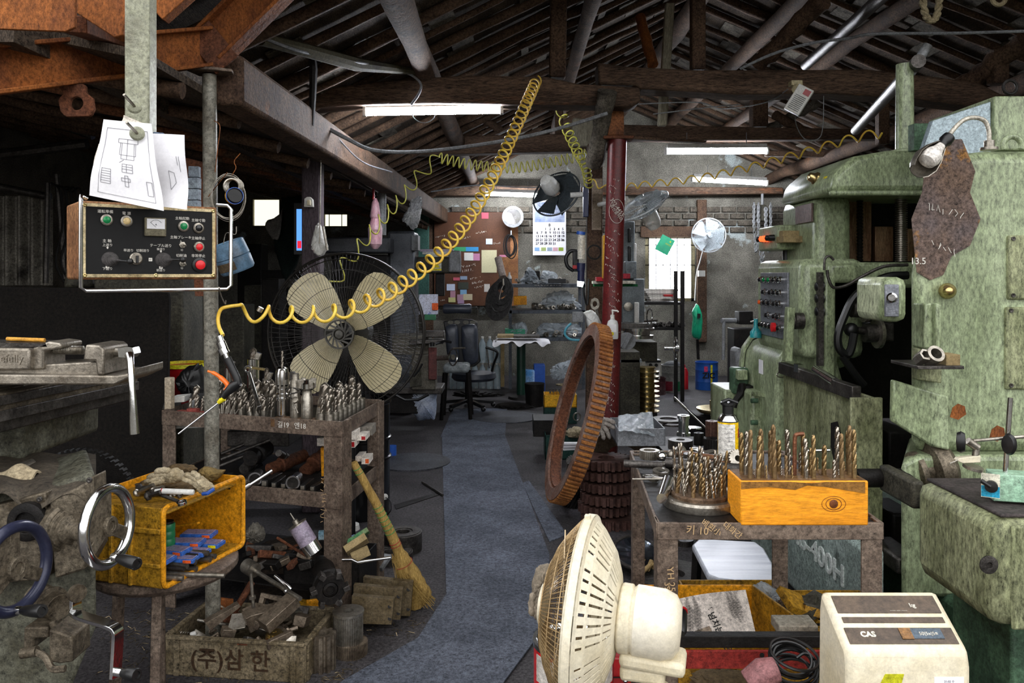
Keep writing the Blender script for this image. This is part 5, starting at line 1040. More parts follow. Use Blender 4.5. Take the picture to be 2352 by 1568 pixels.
g=G(); g.cyl((fc.x,FY+.16,.03),(fc.x,FY+.16,fc.z),.022,n=14); part(g,'stand_pole',BLACK,t)
g=G(); g.lathe([(.24,0),(.24,.02),(.05,.04),(0,.04)],TR((fc.x,FY+.16,0)),36); part(g,'stand_base',BLACK,t)
# ================================================================ middle and back of the shop
FLOORED={'machine_part','machine_cabinet','dark_machine','blue_bag','blue_tub','wooden_pallet_block','crate_stand','ring_stand','small_stand','grey_cabinet','hose_box'}
def boxat(name,x0,x1,y0,y1,Y,d,m,lab,cat,bev=.004,**k):
    g=G(); a=P(x0,y1,Y); a.z=0 if name in FLOORED else a.z; c=P(x1,y0,Y); g.bb(a.x,c.x,Y,Y+d,a.z,c.z); return solo(g,name,m,lab,cat,bevel=bev,**k)
def bbp(g,x0,x1,y0,y1,Y,d): a=P(x0,y1,Y); c=P(x1,y0,Y); g.bb(a.x,c.x,Y,Y+d,a.z,c.z); return g
YW=11.7
# brown board with notes
t=T('brown_board','big brown hardboard covered with handwriting and small stickers on the back wall','board',P(1090,595,YW))
g=bbp(G(),997,1187,487,702,YW,.02); part(g,'board',mat('brown_hardboard','#5f3d2a','#4d3122',.6,0,4,.5,.25,'#3a2418',3,.1,.25),t,.003)
g=bbp(G(),1152,1172,590,700,YW-.01,.01); bbp(g,1172,1190,487,702,YW-.015,.02); part(g,'wood_strip',mat('brown_strip','#9a6b43','#84573a'),t)
g=G()
for k,(x,y,w_,n) in enumerate(((1000,545,22,8),(1015,560,16,6),(1055,548,26,8),(1092,535,26,8),(1080,640,24,7),(1082,650,30,8),(1090,660,28,8),(1060,612,34,8),(1062,622,26,6),(1012,690,10,4),(1130,560,20,6))):
    g.scribble(P(x,y,YW-.004),(1,0,.15),(0,0,1),m_(w_,YW),n,.0035,k)
part(g,'handwriting',CHALK,t,kind='stuff')
# stickers and notes as things of their own
NT=[(1042,1070,567,577,'#3f9b6a','green label strip on the brown board'),(1070,1099,567,577,'#3a8fc4','blue label strip beside the green one on the brown board'),(1066,1087,580,598,'#d7d7cf','white card on the brown board below the blue strip'),(1087,1102,582,598,'#b67a9a','pink and blue card right of the white card'),(1106,1141,574,626,'#c9c39d','large pale yellow sheet on the brown board'),(1116,1131,548,561,'#c7cdd4','small white sticker in the middle of the brown board'),(1106,1122,488,502,'#b04a5a','pink sticker near the top of the brown board'),(1147,1168,585,600,'#b0708a','pink sticker behind the black cable coil'),(1041,1056,637,644,'#c05a6a','small pink tag low on the brown board'),(1057,1073,634,642,'#8a9ab0','small pale tag beside the pink one'),(1026,1045,652,667,'#c9d2e6','blue lettered white sticker low on the board'),(1052,1076,648,664,'#3a3f38','dark square sticker low on the board'),(1057,1072,665,676,'#7fa8c9','pale blue sticker below the dark square one'),(1034,1046,668,683,'#b98a9a','faded pink sticker at the lower left of the board'),(1030,1046,683,694,'#cfc98a','yellow sticker at the foot of the board'),(1050,1064,676,690,'#b08a9a','pinkish sticker at the foot of the board'),(1064,1085,675,689,'#c5b99a','beige sticker at the foot of the board'),(1051,1066,689,697,'#a88aa8','lilac sticker lowest on the board'),(1112,1125,652,670,'#c5c0b8','white slip right on the board beside the belts')]
for k,(x0,x1,y0,y1,c_,lb) in enumerate(NT):
    g=bbp(G(),x0,x1,y0,y1,YW-.006-.001*(k%3),.003); o=solo(g,'note_sticker',mat('note_%d'%k,c_,dirt=.15,bump=0,grain=.1),lb,'sticker','notes and stickers on the brown board')
# calendar
t=T('wall_calendar','wall calendar with a mountain picture on the back wall','calendar',P(1262,520,YW)); 
g=bbp(G(),1224,1300,460,586,YW,.01); part(g,'calendar_sheet',PAPER,t)
g=bbp(G(),1228,1297,464,510,YW-.004,.004); part(g,'picture',mat('mountain_print','#5d6f94','#b9c0cf',.5,0,4,.5,.4,'#3a4568',2,0,0),t)
g=G(); DT=[list(range(max(1,a),b+1)) for a,b in((1,5),(6,12),(13,19),(20,26),(27,31))]
for r_,w_ in enumerate(DT):
    for j,d_ in enumerate(w_):
        col_=(7-len(w_)+j) if r_==0 else j; g.text(str(d_),.05,FACE(P(1234+col_*9.8,526+r_*8.3,YW-.005)),.0005,bold=.0008)
g.text('8',.06,FACE(P(1262,517,YW-.005)),.0005,bold=.001)
part(g,'dates',INK,t)
for k,(x,c_) in enumerate(((1233,'#7fa3c9'),(1248,'#9aa86a'),(1262,'#8fa0b0'),(1275,'#c9a0a8'),(1288,'#8aa03a'))): g=bbp(G(),x-5,x+6,568,576,YW-.004,.003); part(g,'colour_stamp',mat('stamp_%d'%k,c_,dirt=0,bump=0,grain=0),t)
# mirror, clock
t=T('round_mirror','round mirror in a grey frame on the back wall','mirror',P(1178,498,11.5)); M=FACE(P(1178,498,11.5))
g=G(); g.tub(.115,.155,0,.03,M,40); part(g,'mirror_frame',GREY,t)
g=G(); g.lathe([(0,.005),(.12,.005),(.12,.012),(0,.015)],M,40); part(g,'glass',CHROME,t)
# cable coil
t=T('cable_coil','black cable coil hanging beside the brown board','cable',P(1172,560,11.4)); g=G()
for k in range(5): M=FACE(P(1172+R(-3,3),566+R(-5,5),11.4+.01*k))@Matrix.Diagonal((.6,1.25,1,1)); g.torus(.12+R(-.015,.015),.008,M,28,6)
part(g,'coil',BLACK,t)
g=G(); g.cyl(P(1174,530,11.45),P(1174,540,11.4),.01); part(g,'hook',GREY,t)
# belts with paper tube
t=T('hanging_belts','grey abrasive belts and discs hanging on a hook in front of the board','belts',P(1150,690,9.3)); 
for k,(x,y,rx,ry) in enumerate(((1146,690,.155,.24),(1153,676,.13,.2),(1154,668,.105,.17),(1152,660,.08,.12))):
    g=G(); M=FACE(P(x,y,9.3-.03*k),-10)@Matrix.Rotation(rad(-12),4,'Z')@Matrix.Diagonal((rx,ry,1,1)); g.tub(.55,1,-.02,.02,M,40); part(g,'belt',mat('grey_emery','#42403f','#302f2e',.9,0,30,.5,.3),t)
g=G(); g.cyl(P(1155,640,9.1),P(1156,655,9.1),.012); g.tube(smooth_path([P(1156,655,9.1),P(1152,664,9.1),P(1148,680,9.1),P(1147,688,9.1)],4),.004,5); part(g,'wire_hook',STEEL,t)
g=G(); g.cyl(P(1144,592,9.2),P(1155,636,9.1),.042,n=20); solo(g,'paper_tube',mat('pale_card_tube','#b5a8a0','#a09288',.8,0,8),'pale cardboard tube hanging above the grey belts','tube')
g=G(); g.lathe([(0,0),(.03,0),(.03,.09),(.012,.12),(.012,.15),(0,.15)],TR(P(1170,651,10.6)),16); solo(g,'spray_can',WHITE,'small white spray can on the rack top beside the tube','spray can')
# rack with three shelves
t=T('steel_rack','grey steel rack with shelves along the back wall','rack',P(1255,900,10.4))
RK=mat('grey_rack_paint','#5a5f66','#484c52',.5,.2,9,.5,.4,'#26262a',4,.1,.3)
for y in(652,712,775): g=bbp(G(),1170,1345,y,y+8,10.4,.6); part(g,'shelf',RK,t,.003)
for x in(1172,1340):
    for Y in(10.4,10.95): g=G(); p=P(x,0,10.4); g.bb(p.x-.02,p.x+.02,Y,Y+.03,0,P(0,640,10.4).z); part(g,'upright',RK,t)
g=G()
for k in range(9): g.scribble(P(1228+k*7,655,10.39),(1,0,0),(0,0,1),.03,3,.003,k)
part(g,'handwriting',CHALK,t)
g=G(); rn=random.Random(2)
for y0,x0,x1,n_ in((711,1225,1320,90),(651,1180,1330,26),(774,1225,1325,50)):
    for k in range(n_): x=rn.uniform(x0,x1); r_=rn.uniform(.015,.035); p=P(x,y0,10.45+rn.uniform(0,.4)); p.z+=r_+rn.choice((0,0,.03)); g.tub(r_*.5,r_,-r_*.5,r_*.5,TR(p,(rn.uniform(0,90),rn.uniform(0,90),0)),10)
solo(g,'small_fittings',STEEL,'heaps of nuts and rings on the rack shelves','fittings',kind='stuff')
CLEAR=mat('crumpled_plastic_film','#c9d3da','#a8b4bd',.15,0,10,.5,.1,alpha=.5,bump=.8,grain=.1,c3='#f0f6fa',c3s=9,c3t=.55)
for k,(px,Y,lb) in enumerate((([(1205,630),(1212,615),(1228,622),(1240,650),(1195,650)],10.5,'clear plastic bag on the rack top'),([(1240,640),(1250,622),(1275,628),(1282,650),(1235,650)],10.5,'second clear bag right of the box on the rack top'),([(1240,700),(1262,675),(1300,668),(1325,690),(1330,710),(1235,710)],10.7,'plastic film heap on the middle rack shelf'),([(1165,762),(1180,745),(1205,742),(1205,772),(1162,772)],10.45,'clear bag over the green tray'),([(1230,770),(1245,745),(1300,742),(1330,750),(1330,772),(1230,774)],10.6,'shining bags on the lowest rack shelf'))):
    solo(lump(px,Y,.2,.25,20+k),'plastic_bag',CLEAR,lb,'plastic bag',smooth=20)
boxat('small_box',1206,1240,622,650,10.45,.2,BLACKM,'small dark box with a pale label on the rack top','box')
boxat('small_box',1180,1210,680,700,10.4,.2,YELLOW,'yellow box on the middle rack shelf','box')
boxat('green_tray',1160,1206,756,770,10.35,.25,mat('sea_green_plastic','#2fa079','#24805f',.4,dirt=.1),'sea green tray on the rack left end','tray')
boxat('small_box',1260,1300,640,650,10.3,.15,BLACK,'flat dark box on the rack top right','box')
# table with green post
t=T('post_table','small round table on a dark green post with a white paper cover','table',FL(1197,915)); c=FL(1197,915); zt=P(0,783,c.y).z
g=G(); g.cyl(c,c+UP*zt,.055,n=20); part(g,'post',mat('dark_bottle_green','#16382a','#0f2a20',.35,dirt=.2),t)
g=G(); g.lathe([(.16,0),(.15,.03),(.06,.05),(0,.05)],TR(c),30); part(g,'base',BLACKM,t)
g=G(); g.box(c+UP*(zt+.0),(.62,.42,.025)); part(g,'table_top',DSTEEL,t,.004)
def clf(u,v):
    x=-.34+.68*u; y=-.26+.52*v; e=max(0,abs(v-.5)-.42)*6; e2=max(0,abs(u-.5)-.44)*6
    return c+Vector((x,y,zt+.018-.10*(e+e2)*(.6+.5*math.sin(16*u)+.3*math.sin(31*u))))
g=G(); g.sheet(clf,40,16,.002); solo(g,'paper_cover',PAPER,'torn white paper cover on the green post table','cover',smooth=80)
boxat('card_sheet',1142,1180,770,776,9.5,.3,CARD,'brown card on the left of the covered table','card'); boxat('dark_tray',1180,1240,771,777,9.45,.3,DSTEEL,'flat dark tray on the covered table','tray')
# bottles
PET=mat('pet_bottle','#d5e4ea','#b9ccd4',.12,0,8,.5,.1,alpha=.42,bump=.5,grain=0,c3='#ffffff',c3s=14,c3t=.58)
o0=T('water_bottle','clear plastic bottle in the shrink wrapped stack behind the office chair','bottle',(0,0,0),0,'plastic bottles stacked by the back wall')
g=G(); pr=[(0,0),(.045,0)]+[(.046 if k%2 else .043,.02+.025*k) for k in range(9)]+[(.04,.25),(.016,.3),(.016,.32),(0,.32)]; g.lathe(pr,None,16); part(g,'bottle_body',PET,o0,smooth=60)
g=G(); g.cyl((0,0,.315),(0,0,.335),.018); part(g,'cap',WHITE,o0)
ch=kids(o0); k=0
for lv in range(2):
    for r_ in range(2):
        for i in range(7 if lv==0 else 4):
            p=P(1040+i*17+(51 if lv else 0),885,10.4+r_*.1); p.z=.01+lv*.34; o=o0 if k==0 else dup(o0,ch=ch); o.location=p; k+=1
boxat('cardboard_sheet',1150,1158,785,888,10.2,.4,CARD,'cardboard edge standing right of the bottles','cardboard',.001)
# office chair
t=T('office_chair','black office chair with a split padded back and rolled headrest','chair',(P(1075,0,9.0).x,9.0,0)); OC=mat('blue_black_leather','#3b404b','#2a2e37',.4,0,8,.5,.15,'#3b3f48',4,.15,.2)
YC=9.0
for x0,x1 in((1024,1054),(1060,1098)):
    g=lump([(x0,750),(x0+3,748+0),((x0+x1)/2,744),(x1-3,750),(x1,790),(x1-1,828),((x0+x1)/2,838),(x0+6,828),(x0,790)],YC,.1,0,1,6); part(g,'back_cushion',OC,t,smooth=80)
g=G(); g.ext([(1018,738),(1050,732),(1085,733),(1097,742),(1100,800),(1104,830),(1090,842),(1050,842),(1040,836),(1022,760)],YC+.06,.04); part(g,'back_frame',BLACK,t,.01)
g=G()
for k,x in enumerate((1035,1050,1070,1086)): M=FACE(P(x,740,YC+.055))@Matrix.Diagonal((1.5,1,1,1)); g.lathe([(0,0),(.022,0),(.022,.005),(0,.005)],M,16)
part(g,'frame_holes',mat('pale_hole','#6c6a60'),t)
g=G(); g.lathe([(0,0),(.045,0),(.058,.03),(.05,.16),(.058,.3),(.045,.32),(0,.32)],ALIGN(P(1018,709,YC),P(1083,709,YC)),20); part(g,'headrest',OC,t)
for xs in([(1018,709),(1008,712),(1006,728),(996,726)],[(1083,706),(1094,705),(1098,712),(1098,728)]): g=G(); g.tube(smooth_path([P(*q,YC+.02) for q in xs],4),.007,8); part(g,'headrest_bracket',CHROME,t)
g=G(); g.lathe([(0,0),(.22,0),(.25,.03),(.24,.08),(0,.1)],TR((P(1090,0,YC).x,YC-.15,P(0,868,YC).z))@Matrix.Diagonal((1,.95,1,1)),32); part(g,'seat',OC,t)
g=G(); g.tube(smooth_path([P(1115,797,YC-.2),P(1140,806,YC-.2),P(1142,815,YC-.2),P(1134,835,YC-.15),P(1130,852,YC-.1)],5),[.014]*21,8); part(g,'armrest',BLACK,t)
g=G(); g.cyl(P(1118,800,YC-.1),P(1124,845,YC-.1),.009); part(g,'armrest_rod',CHROME,t)
g=G(); g.cyl((P(1075,0,YC).x,YC-.1,.1),(P(1075,0,YC).x,YC-.1,P(0,868,YC).z),.03); part(g,'gas_column',BLACK,t)
for k in range(5): a=rad(k*72+20); g=G(); q=Vector((P(1075,0,YC).x,YC-.1,.1)); e=q+Vector((.3*math.cos(a),.3*math.sin(a),-.04)); g.bar(q,e,.05,.035); part(g,'base_arm',BLACK,t,.006); g=G(); g.sph(e-UP*.025,.028,12); part(g,'caster',BLACK,t)
# plastic wrapped stool
t=T('wrapped_stool','stool with a plastic wrapped square seat and thin dark legs before the office chair','stool',FL(1045,960)); c=Vector((P(1047,0,8.2).x,8.35,0)); zs=P(0,852,8.2).z
g=G(); g.box(c+UP*(zs+.02),(.27,.27,.09)); part(g,'seat',mat('silvery_wrap','#9aa0a0','#6e7476',.25,0,14,.5,.2,'#3b3f40',6,.6,.2,c3='#e4eaea',c3s=8,c3t=.6),t,.03)
for dx,dy in((-.12,-.12),(.12,-.12),(-.12,.12),(.12,.12)): g=G(); g.bar(c+Vector((dx,dy,zs-.02)),c+Vector((dx*1.25,dy*1.25,0)),.028,.028); part(g,'leg',BLACKM,t)
# white sack
solo(lump([(945,890),(960,882),(1000,870),(1003,900),(1000,955),(990,962),(960,962),(948,935),(938,905)],7.6,.22,.1,31),'woven_sack',mat('printed_sack','#aab0bb','#7f8da8',.7,0,5,.5,.35,'#3f4248',4,.5,.25,c3='#5d6fa0',c3s=3,c3t=.6),'white woven sack with blue print under the small lathe','sack',smooth=60)
# small lathe right of the fan
t=T('bench_lathe','old grey lathe behind the big fan with a chrome handwheel','lathe',(P(950,0,7.4).x,7.5,0)); LG=mat('oily_lathe_grey','#615d52','#4a463d',.5,.2,8,.5,.5,'#241f19',4,.3,.4,soft=.25)
for nm,x0,x1,y0,y1,Y,d,mm in(('apron',945,1000,815,895,7.4,.2,LG),('headstock',900,985,770,815,7.5,.3,LG),('bed',860,1015,890,905,7.45,.35,DSTEEL),('red_strip',984,1003,798,872,7.35,.03,mat('worn_red_paint','#5f3532','#4a2b28')),('toolpost',975,1020,760,775,7.4,.1,DSTEEL),('base_cabinet',870,960,905,950,7.5,.3,BLACKM),('cross_slide',940,1018,780,790,7.4,.15,DSTEEL)): g=bbp(G(),x0,x1,y0,y1,Y,d); part(g,nm,mm,t,.008)
g=G(); M=FACE(P(1041,820,7.2),65); g.torus(.075,.008,M,28,8); part(g,'handwheel',CHROME,t)
g=G(); g.cyl(P(1003,822,7.4),P(1041,820,7.2),.025); g.cyl(P(1041,800,7.15),P(1068,799,7.1),.009); part(g,'wheel_shaft',STEEL,t)
g=G(); g.tube(smooth_path([P(1000,790,7.3),P(1012,786,7.3),P(1022,783,7.28),P(1036,786,7.25)],4),.012,8); g.cyl(P(993,795,7.3),P(993,786,7.3),.02); part(g,'lever',BLACK,t)
g=G(); g.ext([(940,850),(965,848),(968,885),(942,888)],7.38,.02); part(g,'cover_plate',GREYD,t); 
g=G(); g.tube([P(905,905,7.3),P(930,918,7.3),P(960,918,7.3),P(985,905,7.3)],.014,8); g.tube([P(950,865,7.3),P(962,850,7.3),P(970,835,7.3)],.01,6); part(g,'black_hose',BLACK,t)
# print bag + papers by the lathe, machine with sign
boxat('paper_bag',962,1004,676,722,8.0,.1,mat('printed_paper_bag','#d5d8e6','#c2c6dc',.6,0,4,.5,.1,c3='#4050b0',c3s=5,c3t=.6),'white printed bag with blue and orange marks right of the fan','bag')
boxat('green_bag_foot',975,1000,722,735,7.98,.08,GREENP,'green box under the printed bag','box'); boxat('orange_card',992,1006,696,712,7.97,.02,ORM,'orange card beside the printed bag','card')
t=T('milling_unit','grey machine arm with a warning sign left of the brown board','machine',P(990,600,8.8))
g=bbp(G(),955,1056,590,628,8.8,.3); part(g,'ram',GREYD,t,.02)
g=bbp(G(),1030,1058,575,625,8.75,.1); part(g,'end_block',GREY,t,.02)
g=bbp(G(),993,1014,602,622,8.78,.01); part(g,'warning_sign',mat('warning_sign','#d8d8cc','#cfcfc0',bump=0,dirt=.1),t)
g=G(); g.prism([(-.035,-.02),(.035,-.02),(0,.035)],0,.003,FACE(P(1003,610,8.775))); bbp(g,993,1014,617,621,8.775,.002); part(g,'yellow_triangle',YLM,t)
g=G(); g.text('IN',.06,FACE(P(975,611,8.79)),.003,bold=.003); part(g,'cast_letters',BLACK,t)
g=bbp(G(),1000,1020,628,680,8.85,.12); part(g,'bracket',BLACKM,t,.01)
for k,(x0,x1,y0,y1,c_) in enumerate(((965,1040,572,578,'#b9b0c0'),(970,1056,578,584,'#d8d8d4'),(980,1055,584,590,'#c5cac5'))): boxat('paper_stack',x0,x1,y0,y1,8.85,.2,mat('stackpaper%d'%k,c_,dirt=.1,bump=.1),('uppermost','middle','lowest')[k]+' magazine on the machine arm by the brown board','magazine',.001)
# boxes, grey cabinet, column behind the fan
boxat('machine_cabinet',890,952,530,650,8.6,.4,mat('blue_grey_cabinet','#5f6268','#4d5056',.4,.2,8,.5,.3,'#2b2b2e',4,.1,.3),'tall blue grey rounded cabinet above the big fan','cabinet',.03)
boxat('vent_box',945,960,540,575,8.5,.2,GREY,'small vented box on the right side of the grey cabinet','box'); boxat('dark_hood',740,895,545,580,8.3,.4,mat('grey_hood_paint','#54565c','#43454a',.4,.1,8,.5,.35),'long grey machine hood behind the big fan','machine',.015)
boxat('dark_machine',760,890,585,760,8.4,.4,BLACKM,'dark machine body seen through the big fan','machine',.02)
boxat('green_curtain_panel',950,985,490,690,11.5,.05,mat('pale_green_panel','#4f7a6e','#41665c',.6,0,5,.5,.3),'pale green panel left of the brown board','panel')
boxat('wall_shelf',600,740,620,640,9.5,.4,BLACKM,'dark shelf on the wall left of the big fan','shelf'); 
for k,(x0,x1,y0,y1,Y) in enumerate(((560,600,655,720,9.0),(600,640,640,760,8.6),(500,560,700,790,7.0),(640,690,660,760,9.3),(395,465,755,790,5.5),(545,600,560,650,10.5))): boxat('machine_part',x0,x1,y0,y1,Y,.3,BLACKM if k%2 else GREYD,('dark crate on the left behind the fan','tall dark cabinet left of the fan','dark bench behind the pipe column','dark box left of the post','bench with fittings behind the black screen','dark cabinet under the left back window')[k],'cabinet',.01)
for k,x in enumerate((400,418,440,455)): g=G(); p=P(x,755,5.5); g.lathe([(0,0),(.03,0),(.03,.02),(.012,.03),(.012,.09),(.02,.1),(.02,.12),(0,.12)],TR(p),16); solo(g,'steel_fitting',STEEL,'%s shiny fitting from the left on the bench behind the screen'%ORD[k],'fitting')
# hanging coat, TV screen
t=T('hanging_coat','dark coat with a pale lining hanging in front of the left back window','coat',P(650,500,8.5)); 
solo_=lump([(648,455),(690,452),(705,480),(700,560),(660,640),(640,600),(630,555),(642,500)],8.5,.2,.08,33); part(solo_,'coat_body',mat('dark_green_cloth','#1d2a26','#17201e',.9,dirt=.2),t,smooth=70)
g=lump([(645,490),(650,480),(640,545),(622,545),(610,512),(630,500)],8.35,.05,.1,34); part(g,'lining',mat('grey_lining','#85807a','#6d6964',.9),t,smooth=70)
t=T('television','television screen edge showing behind the timber post','television',P(700,560,8.0)); g=bbp(G(),674,730,465,585,8.0,.06); part(g,'bezel',BLACK,t,.005); g=bbp(G(),681,726,480,575,7.99,.01); part(g,'screen',mat('tv_screen','#4f86d8',emit=.9),t); g=bbp(G(),683,692,553,570,7.985,.004); part(g,'screen_caption',mat('tv_red','#c02030',emit=.9),t)
# umbrella, plastic bags
t=T('folded_umbrella','folded pink umbrella in clear wrap hanging on the plate beam','umbrella',P(858,430,6.6)); g=G(); g.lathe([(.01,0),(.03,-.04),(.045,-.15),(.035,-.17),(.06,-.25),(.055,-.38),(.02,-.42),(0,-.42)],TR(P(862,455,6.6)),14); part(g,'canopy',mat('pink_wrap','#c08a96','#d8b6bc',.3,0,9,.5,.2,'#8a4050',8,.4,.2),t)
g=G(); g.cyl(P(858,425,6.6),P(858,458,6.6),.01); part(g,'handle',RED,t)
g=G(); g.cyl(P(878,430,7.0),P(878,540,7.0),.035); solo(g,'grey_pipe',GREY,'grey pipe standing behind the pink umbrella','pipe')
solo(lump([(944,460),(965,452),(968,475),(964,505),(950,525),(930,512),(926,500),(938,480)],7.4,.12,.2,35),'plastic_bag',mat('grey_film_bag','#a6a6a3','#86878a',.2,0,10,.5,.15,alpha=.85,bump=.8,c3='#d8dcdc',c3s=8,c3t=.58),'clear plastic bag hanging from the plate beam','plastic bag',smooth=30)
solo(lump([(725,520),(735,515),(745,545),(752,570),(735,588),(718,575),(716,560)],4.85,.06,.15,36),'cotton_gloves',WHITE,'bunch of white gloves hanging beside the timber post','gloves',smooth=40)
g=G(); g.cyl(P(737,350,4.8),P(734,560,4.8),.004); g.cyl(P(742,520,4.8),P(752,575,4.8),.008); solo(g,'hanging_tools',STEEL,'thin rods and wires hanging beside the timber post','tools',kind='stuff')
t=T('light_switch','pale switch box on the timber post','switch',P(708,465,4.95)); g=G(); g.ext([(699,456),(705,452),(712,452),(718,458),(719,475),(698,475)],4.95,.03); part(g,'switch_box',WHITE,t,.003); g=bbp(G(),705,712,459,471,4.93,.02); part(g,'rocker',IVORY,t,.002)
g=G(); g.lathe([(0,0),(.05,0),(.05,.02),(0,.03)],FACE(P(926,418,8.0),-20),24); solo(g,'wall_clock',WHITE,'small round white dial on the plate beam','dial')
# machine to the left behind the sack etc
# floor clutter near the chairs
for k,(x0,x1,y0,y1,Y,lb) in enumerate(((1040,1150,893,912,9.9,'dark hose heap behind the stool'),(1130,1230,925,945,9.0,'flat black scrap on the floor under the table'),(1210,1248,888,935,9.4,'black bucket right of the green post'))):
    if k==2: g=G(); p=FL(1228,932); g.lathe([(0,0),(.1,0),(.115,.26),(.11,.26),(0,.24)],TR(p),28); solo(g,'black_bucket',BLACKM,lb,'bucket')
    else: solo(lump([(x0,y1),(x0+10,y0+4),((x0+x1)/2,y0),(x1-8,y0+6),(x1,y1)],Y,.3,.2,40+k),'scrap_heap',BLACKM,lb,'scrap',smooth=50)
boxat('blue_bag',1204,1228,850,885,10.0,.15,mat('blue_white_bag','#5a9bd8','#d8e2ea',.5,0,5,.5,.1),'pale blue and white bag behind the green post','bag',.02); boxat('blue_tub',1226,1252,838,882,10.05,.2,BLUE,'dark blue tub behind the green post table','tub',.01)
solo(lump([(1265,850),(1280,835),(1315,828),(1320,855),(1290,870),(1268,868)],9.0,.2,.25,44),'plastic_bag',CLEAR,'crumpled clear bag on the low bench by the ring gear','plastic bag',smooth=25)
# yellow crate with cutters
t=T('yellow_crate','small bright yellow crate with upright cutters left of the ring gear','crate',P(1288,935,8.0)); YB2=mat('bright_yellow_crate','#f0b41c','#dc9f14',.4,dirt=.1,bump=.05)
w0=P(1250,935,8.0); w1=P(1325,906,8.0); openbox(t,Vector(((w0.x+w1.x)/2,8.1,w0.z)),w1.x-w0.x,.22,w1.z-w0.z,YB2,0,.008)
for k in range(8): g=G(); p=P(1264+k*7,908,8.05+.03*(k%3)); g.cyl(p-UP*.08,p+UP*.07,.011,n=12); solo(g,'end_mill',CHROME,'%s upright cutter from the left in the yellow crate'%ORD[k],'end mill','cutters in the bright yellow crate')
g=G(); g.tub(.03,.07,0,.01,TR(P(1292,884,8.1)),24); solo(g,'brass_ring',BRASS,'brass ring on top of the cutters in the yellow crate','ring')
t=T('green_crate','dark green crate on the floor left of the ring gear','crate',P(1290,1020,6.3)); w0=P(1255,1010,6.4); openbox(t,Vector((P(1300,0,6.4).x,6.6,.0)),.33,.3,.2,mat('dark_green_crate','#1f3f38','#18322d',.5,dirt=.2),0,.008)
boxat('steel_box',1225,1280,965,1003,6.6,.3,BLACKM,'black steel box on the floor left of the ring gear','box'); boxat('crate_stand',1250,1325,935,965,8.0,.25,mat('dark_green_crate','#1f3f38'),'dark green stand under the yellow crate','stand')
solo(lump([(1300,990),(1320,980),(1345,985),(1355,998),(1330,1005),(1305,1002)],6.4,.1,.2,46),'cotton_glove',CLOTH,'pale glove in the green crate behind the ring gear','glove',smooth=70)
g=G(); g.tub(.028,.036,-.006,.006,FACE(P(1325,957,6.6),20),24); solo(g,'steel_ring',STEEL,'small grey ring standing behind the ring gear','ring')
g=G()
for k in range(3): g.box(P(1310,1018+k*6,5.9),(.12,.05,.012),(0,0,8*k))
solo(g,'paper_bundle',PAPER,'bundle of white papers at the foot of the ring gear','papers',kind='stuff')
# ---- red steel pole with writing
PY=5.25; t=T('red_pole','dark red steel pole covered with white handwriting','pole',(P(1395,0,PY).x,PY,0))
a=Vector((P(1392,0,PY).x,PY,0)); b_=P(1418,322,PY); g=G(); g.cyl(a,b_,.066,.062,28); part(g,'pole_tube',REDOX,t)
g=G(); g.box(b_+UP*.01,(.2,.14,.02)); g.box(a+UP*.01,(.2,.2,.02)); part(g,'cap_plate',RUST,t,.003)
def onpole(x,y,s_=-1): 
    p=P(x,y,PY); zc=p.z; f=(zc-a.z)/(b_.z-a.z); cx=a.x+(b_.x-a.x)*f; r_=.0665; dx=max(-r_*.95,min(r_*.95,p.x-cx)); return Vector((cx+dx,PY-math.sqrt(r_*r_-dx*dx)-.001,zc))
g=G(); rn=random.Random(11)
for k in range(40):
    f=k/40; y=412+f*600; n_=rn.choice((3,4,5))
    x0=1396+rn.uniform(-4,14)-f*8
    for j in range(n_):
        x=x0+j*4.2; 
        if abs(x-1407+f*10)<19 and not 730<y<790 and not 450<y<525: g.tube([onpole(x+rn.uniform(-2.2,2.2),y+j*2.5+rn.uniform(-3.5,3.5)) for q in range(rn.choice((2,3,4)))],.0014,4)
pts=[onpole(1414+17*math.cos(6.2832*i/30),487+27*math.sin(6.2832*i/30)) for i in range(30)]; g.tube(pts,.0015,4,True)
for s_,x,y,sz in(('302-4455',1414,478,.03),('화신열처리',1412,490,.022),('3050',1399,800,.028),('CMBBL6HEL13',1390,900,.02)):
    M=FACE(onpole(x,y)+Vector((0,-.002,0)),0,0,-70 if y>600 else -55); g.text(s_,sz*1.2,M,.0006)
part(g,'handwriting',CHALK,t)
# sanitizer bottle
t=T('pump_bottle','clear hand sanitiser pump bottle strapped to the red pole','bottle',P(1407,775,5.1)); q=P(1407,778,5.12)
g=G(); g.lathe([(0,0),(.034,0),(.037,.01),(.037,.09),(.03,.115),(.014,.125),(.014,.13),(0,.13)],TR(q)@Matrix.Diagonal((1.0,.7,1,1)),28); part(g,'bottle_body',mat('clear_gel','#e3e4e2','#d0d2d0',.15,0,4,.5,.05,alpha=.85,bump=0,grain=0),t)
g=G(); g.box(q+Vector((-.002,-.027,.07)),(.045,.002,.05)); part(g,'bottle_label',PAPER,t); g=G(); g.lathe([(.012,-.0),(.012,.004),(0,.004)],FACE(q+Vector((-.008,-.03,.035))),16); part(g,'yellow_dot',YLM,t)
g=G(); g.cyl(q+UP*.13,q+UP*.155,.013); g.cyl(q+UP*.155,q+UP*.18,.005); g.tube([q+Vector((-.005,0,.183)),q+Vector((.03,-.01,.18)),q+Vector((.036,-.012,.172))],.006,8); part(g,'pump',WHITE,t)
g=G(); g.tube([onpole(1383+k*2.4,757)+Vector((0,-.0,0)) for k in range(5)]+[onpole(1422,762)],.003,5); part(g,'strap',GREY,t)
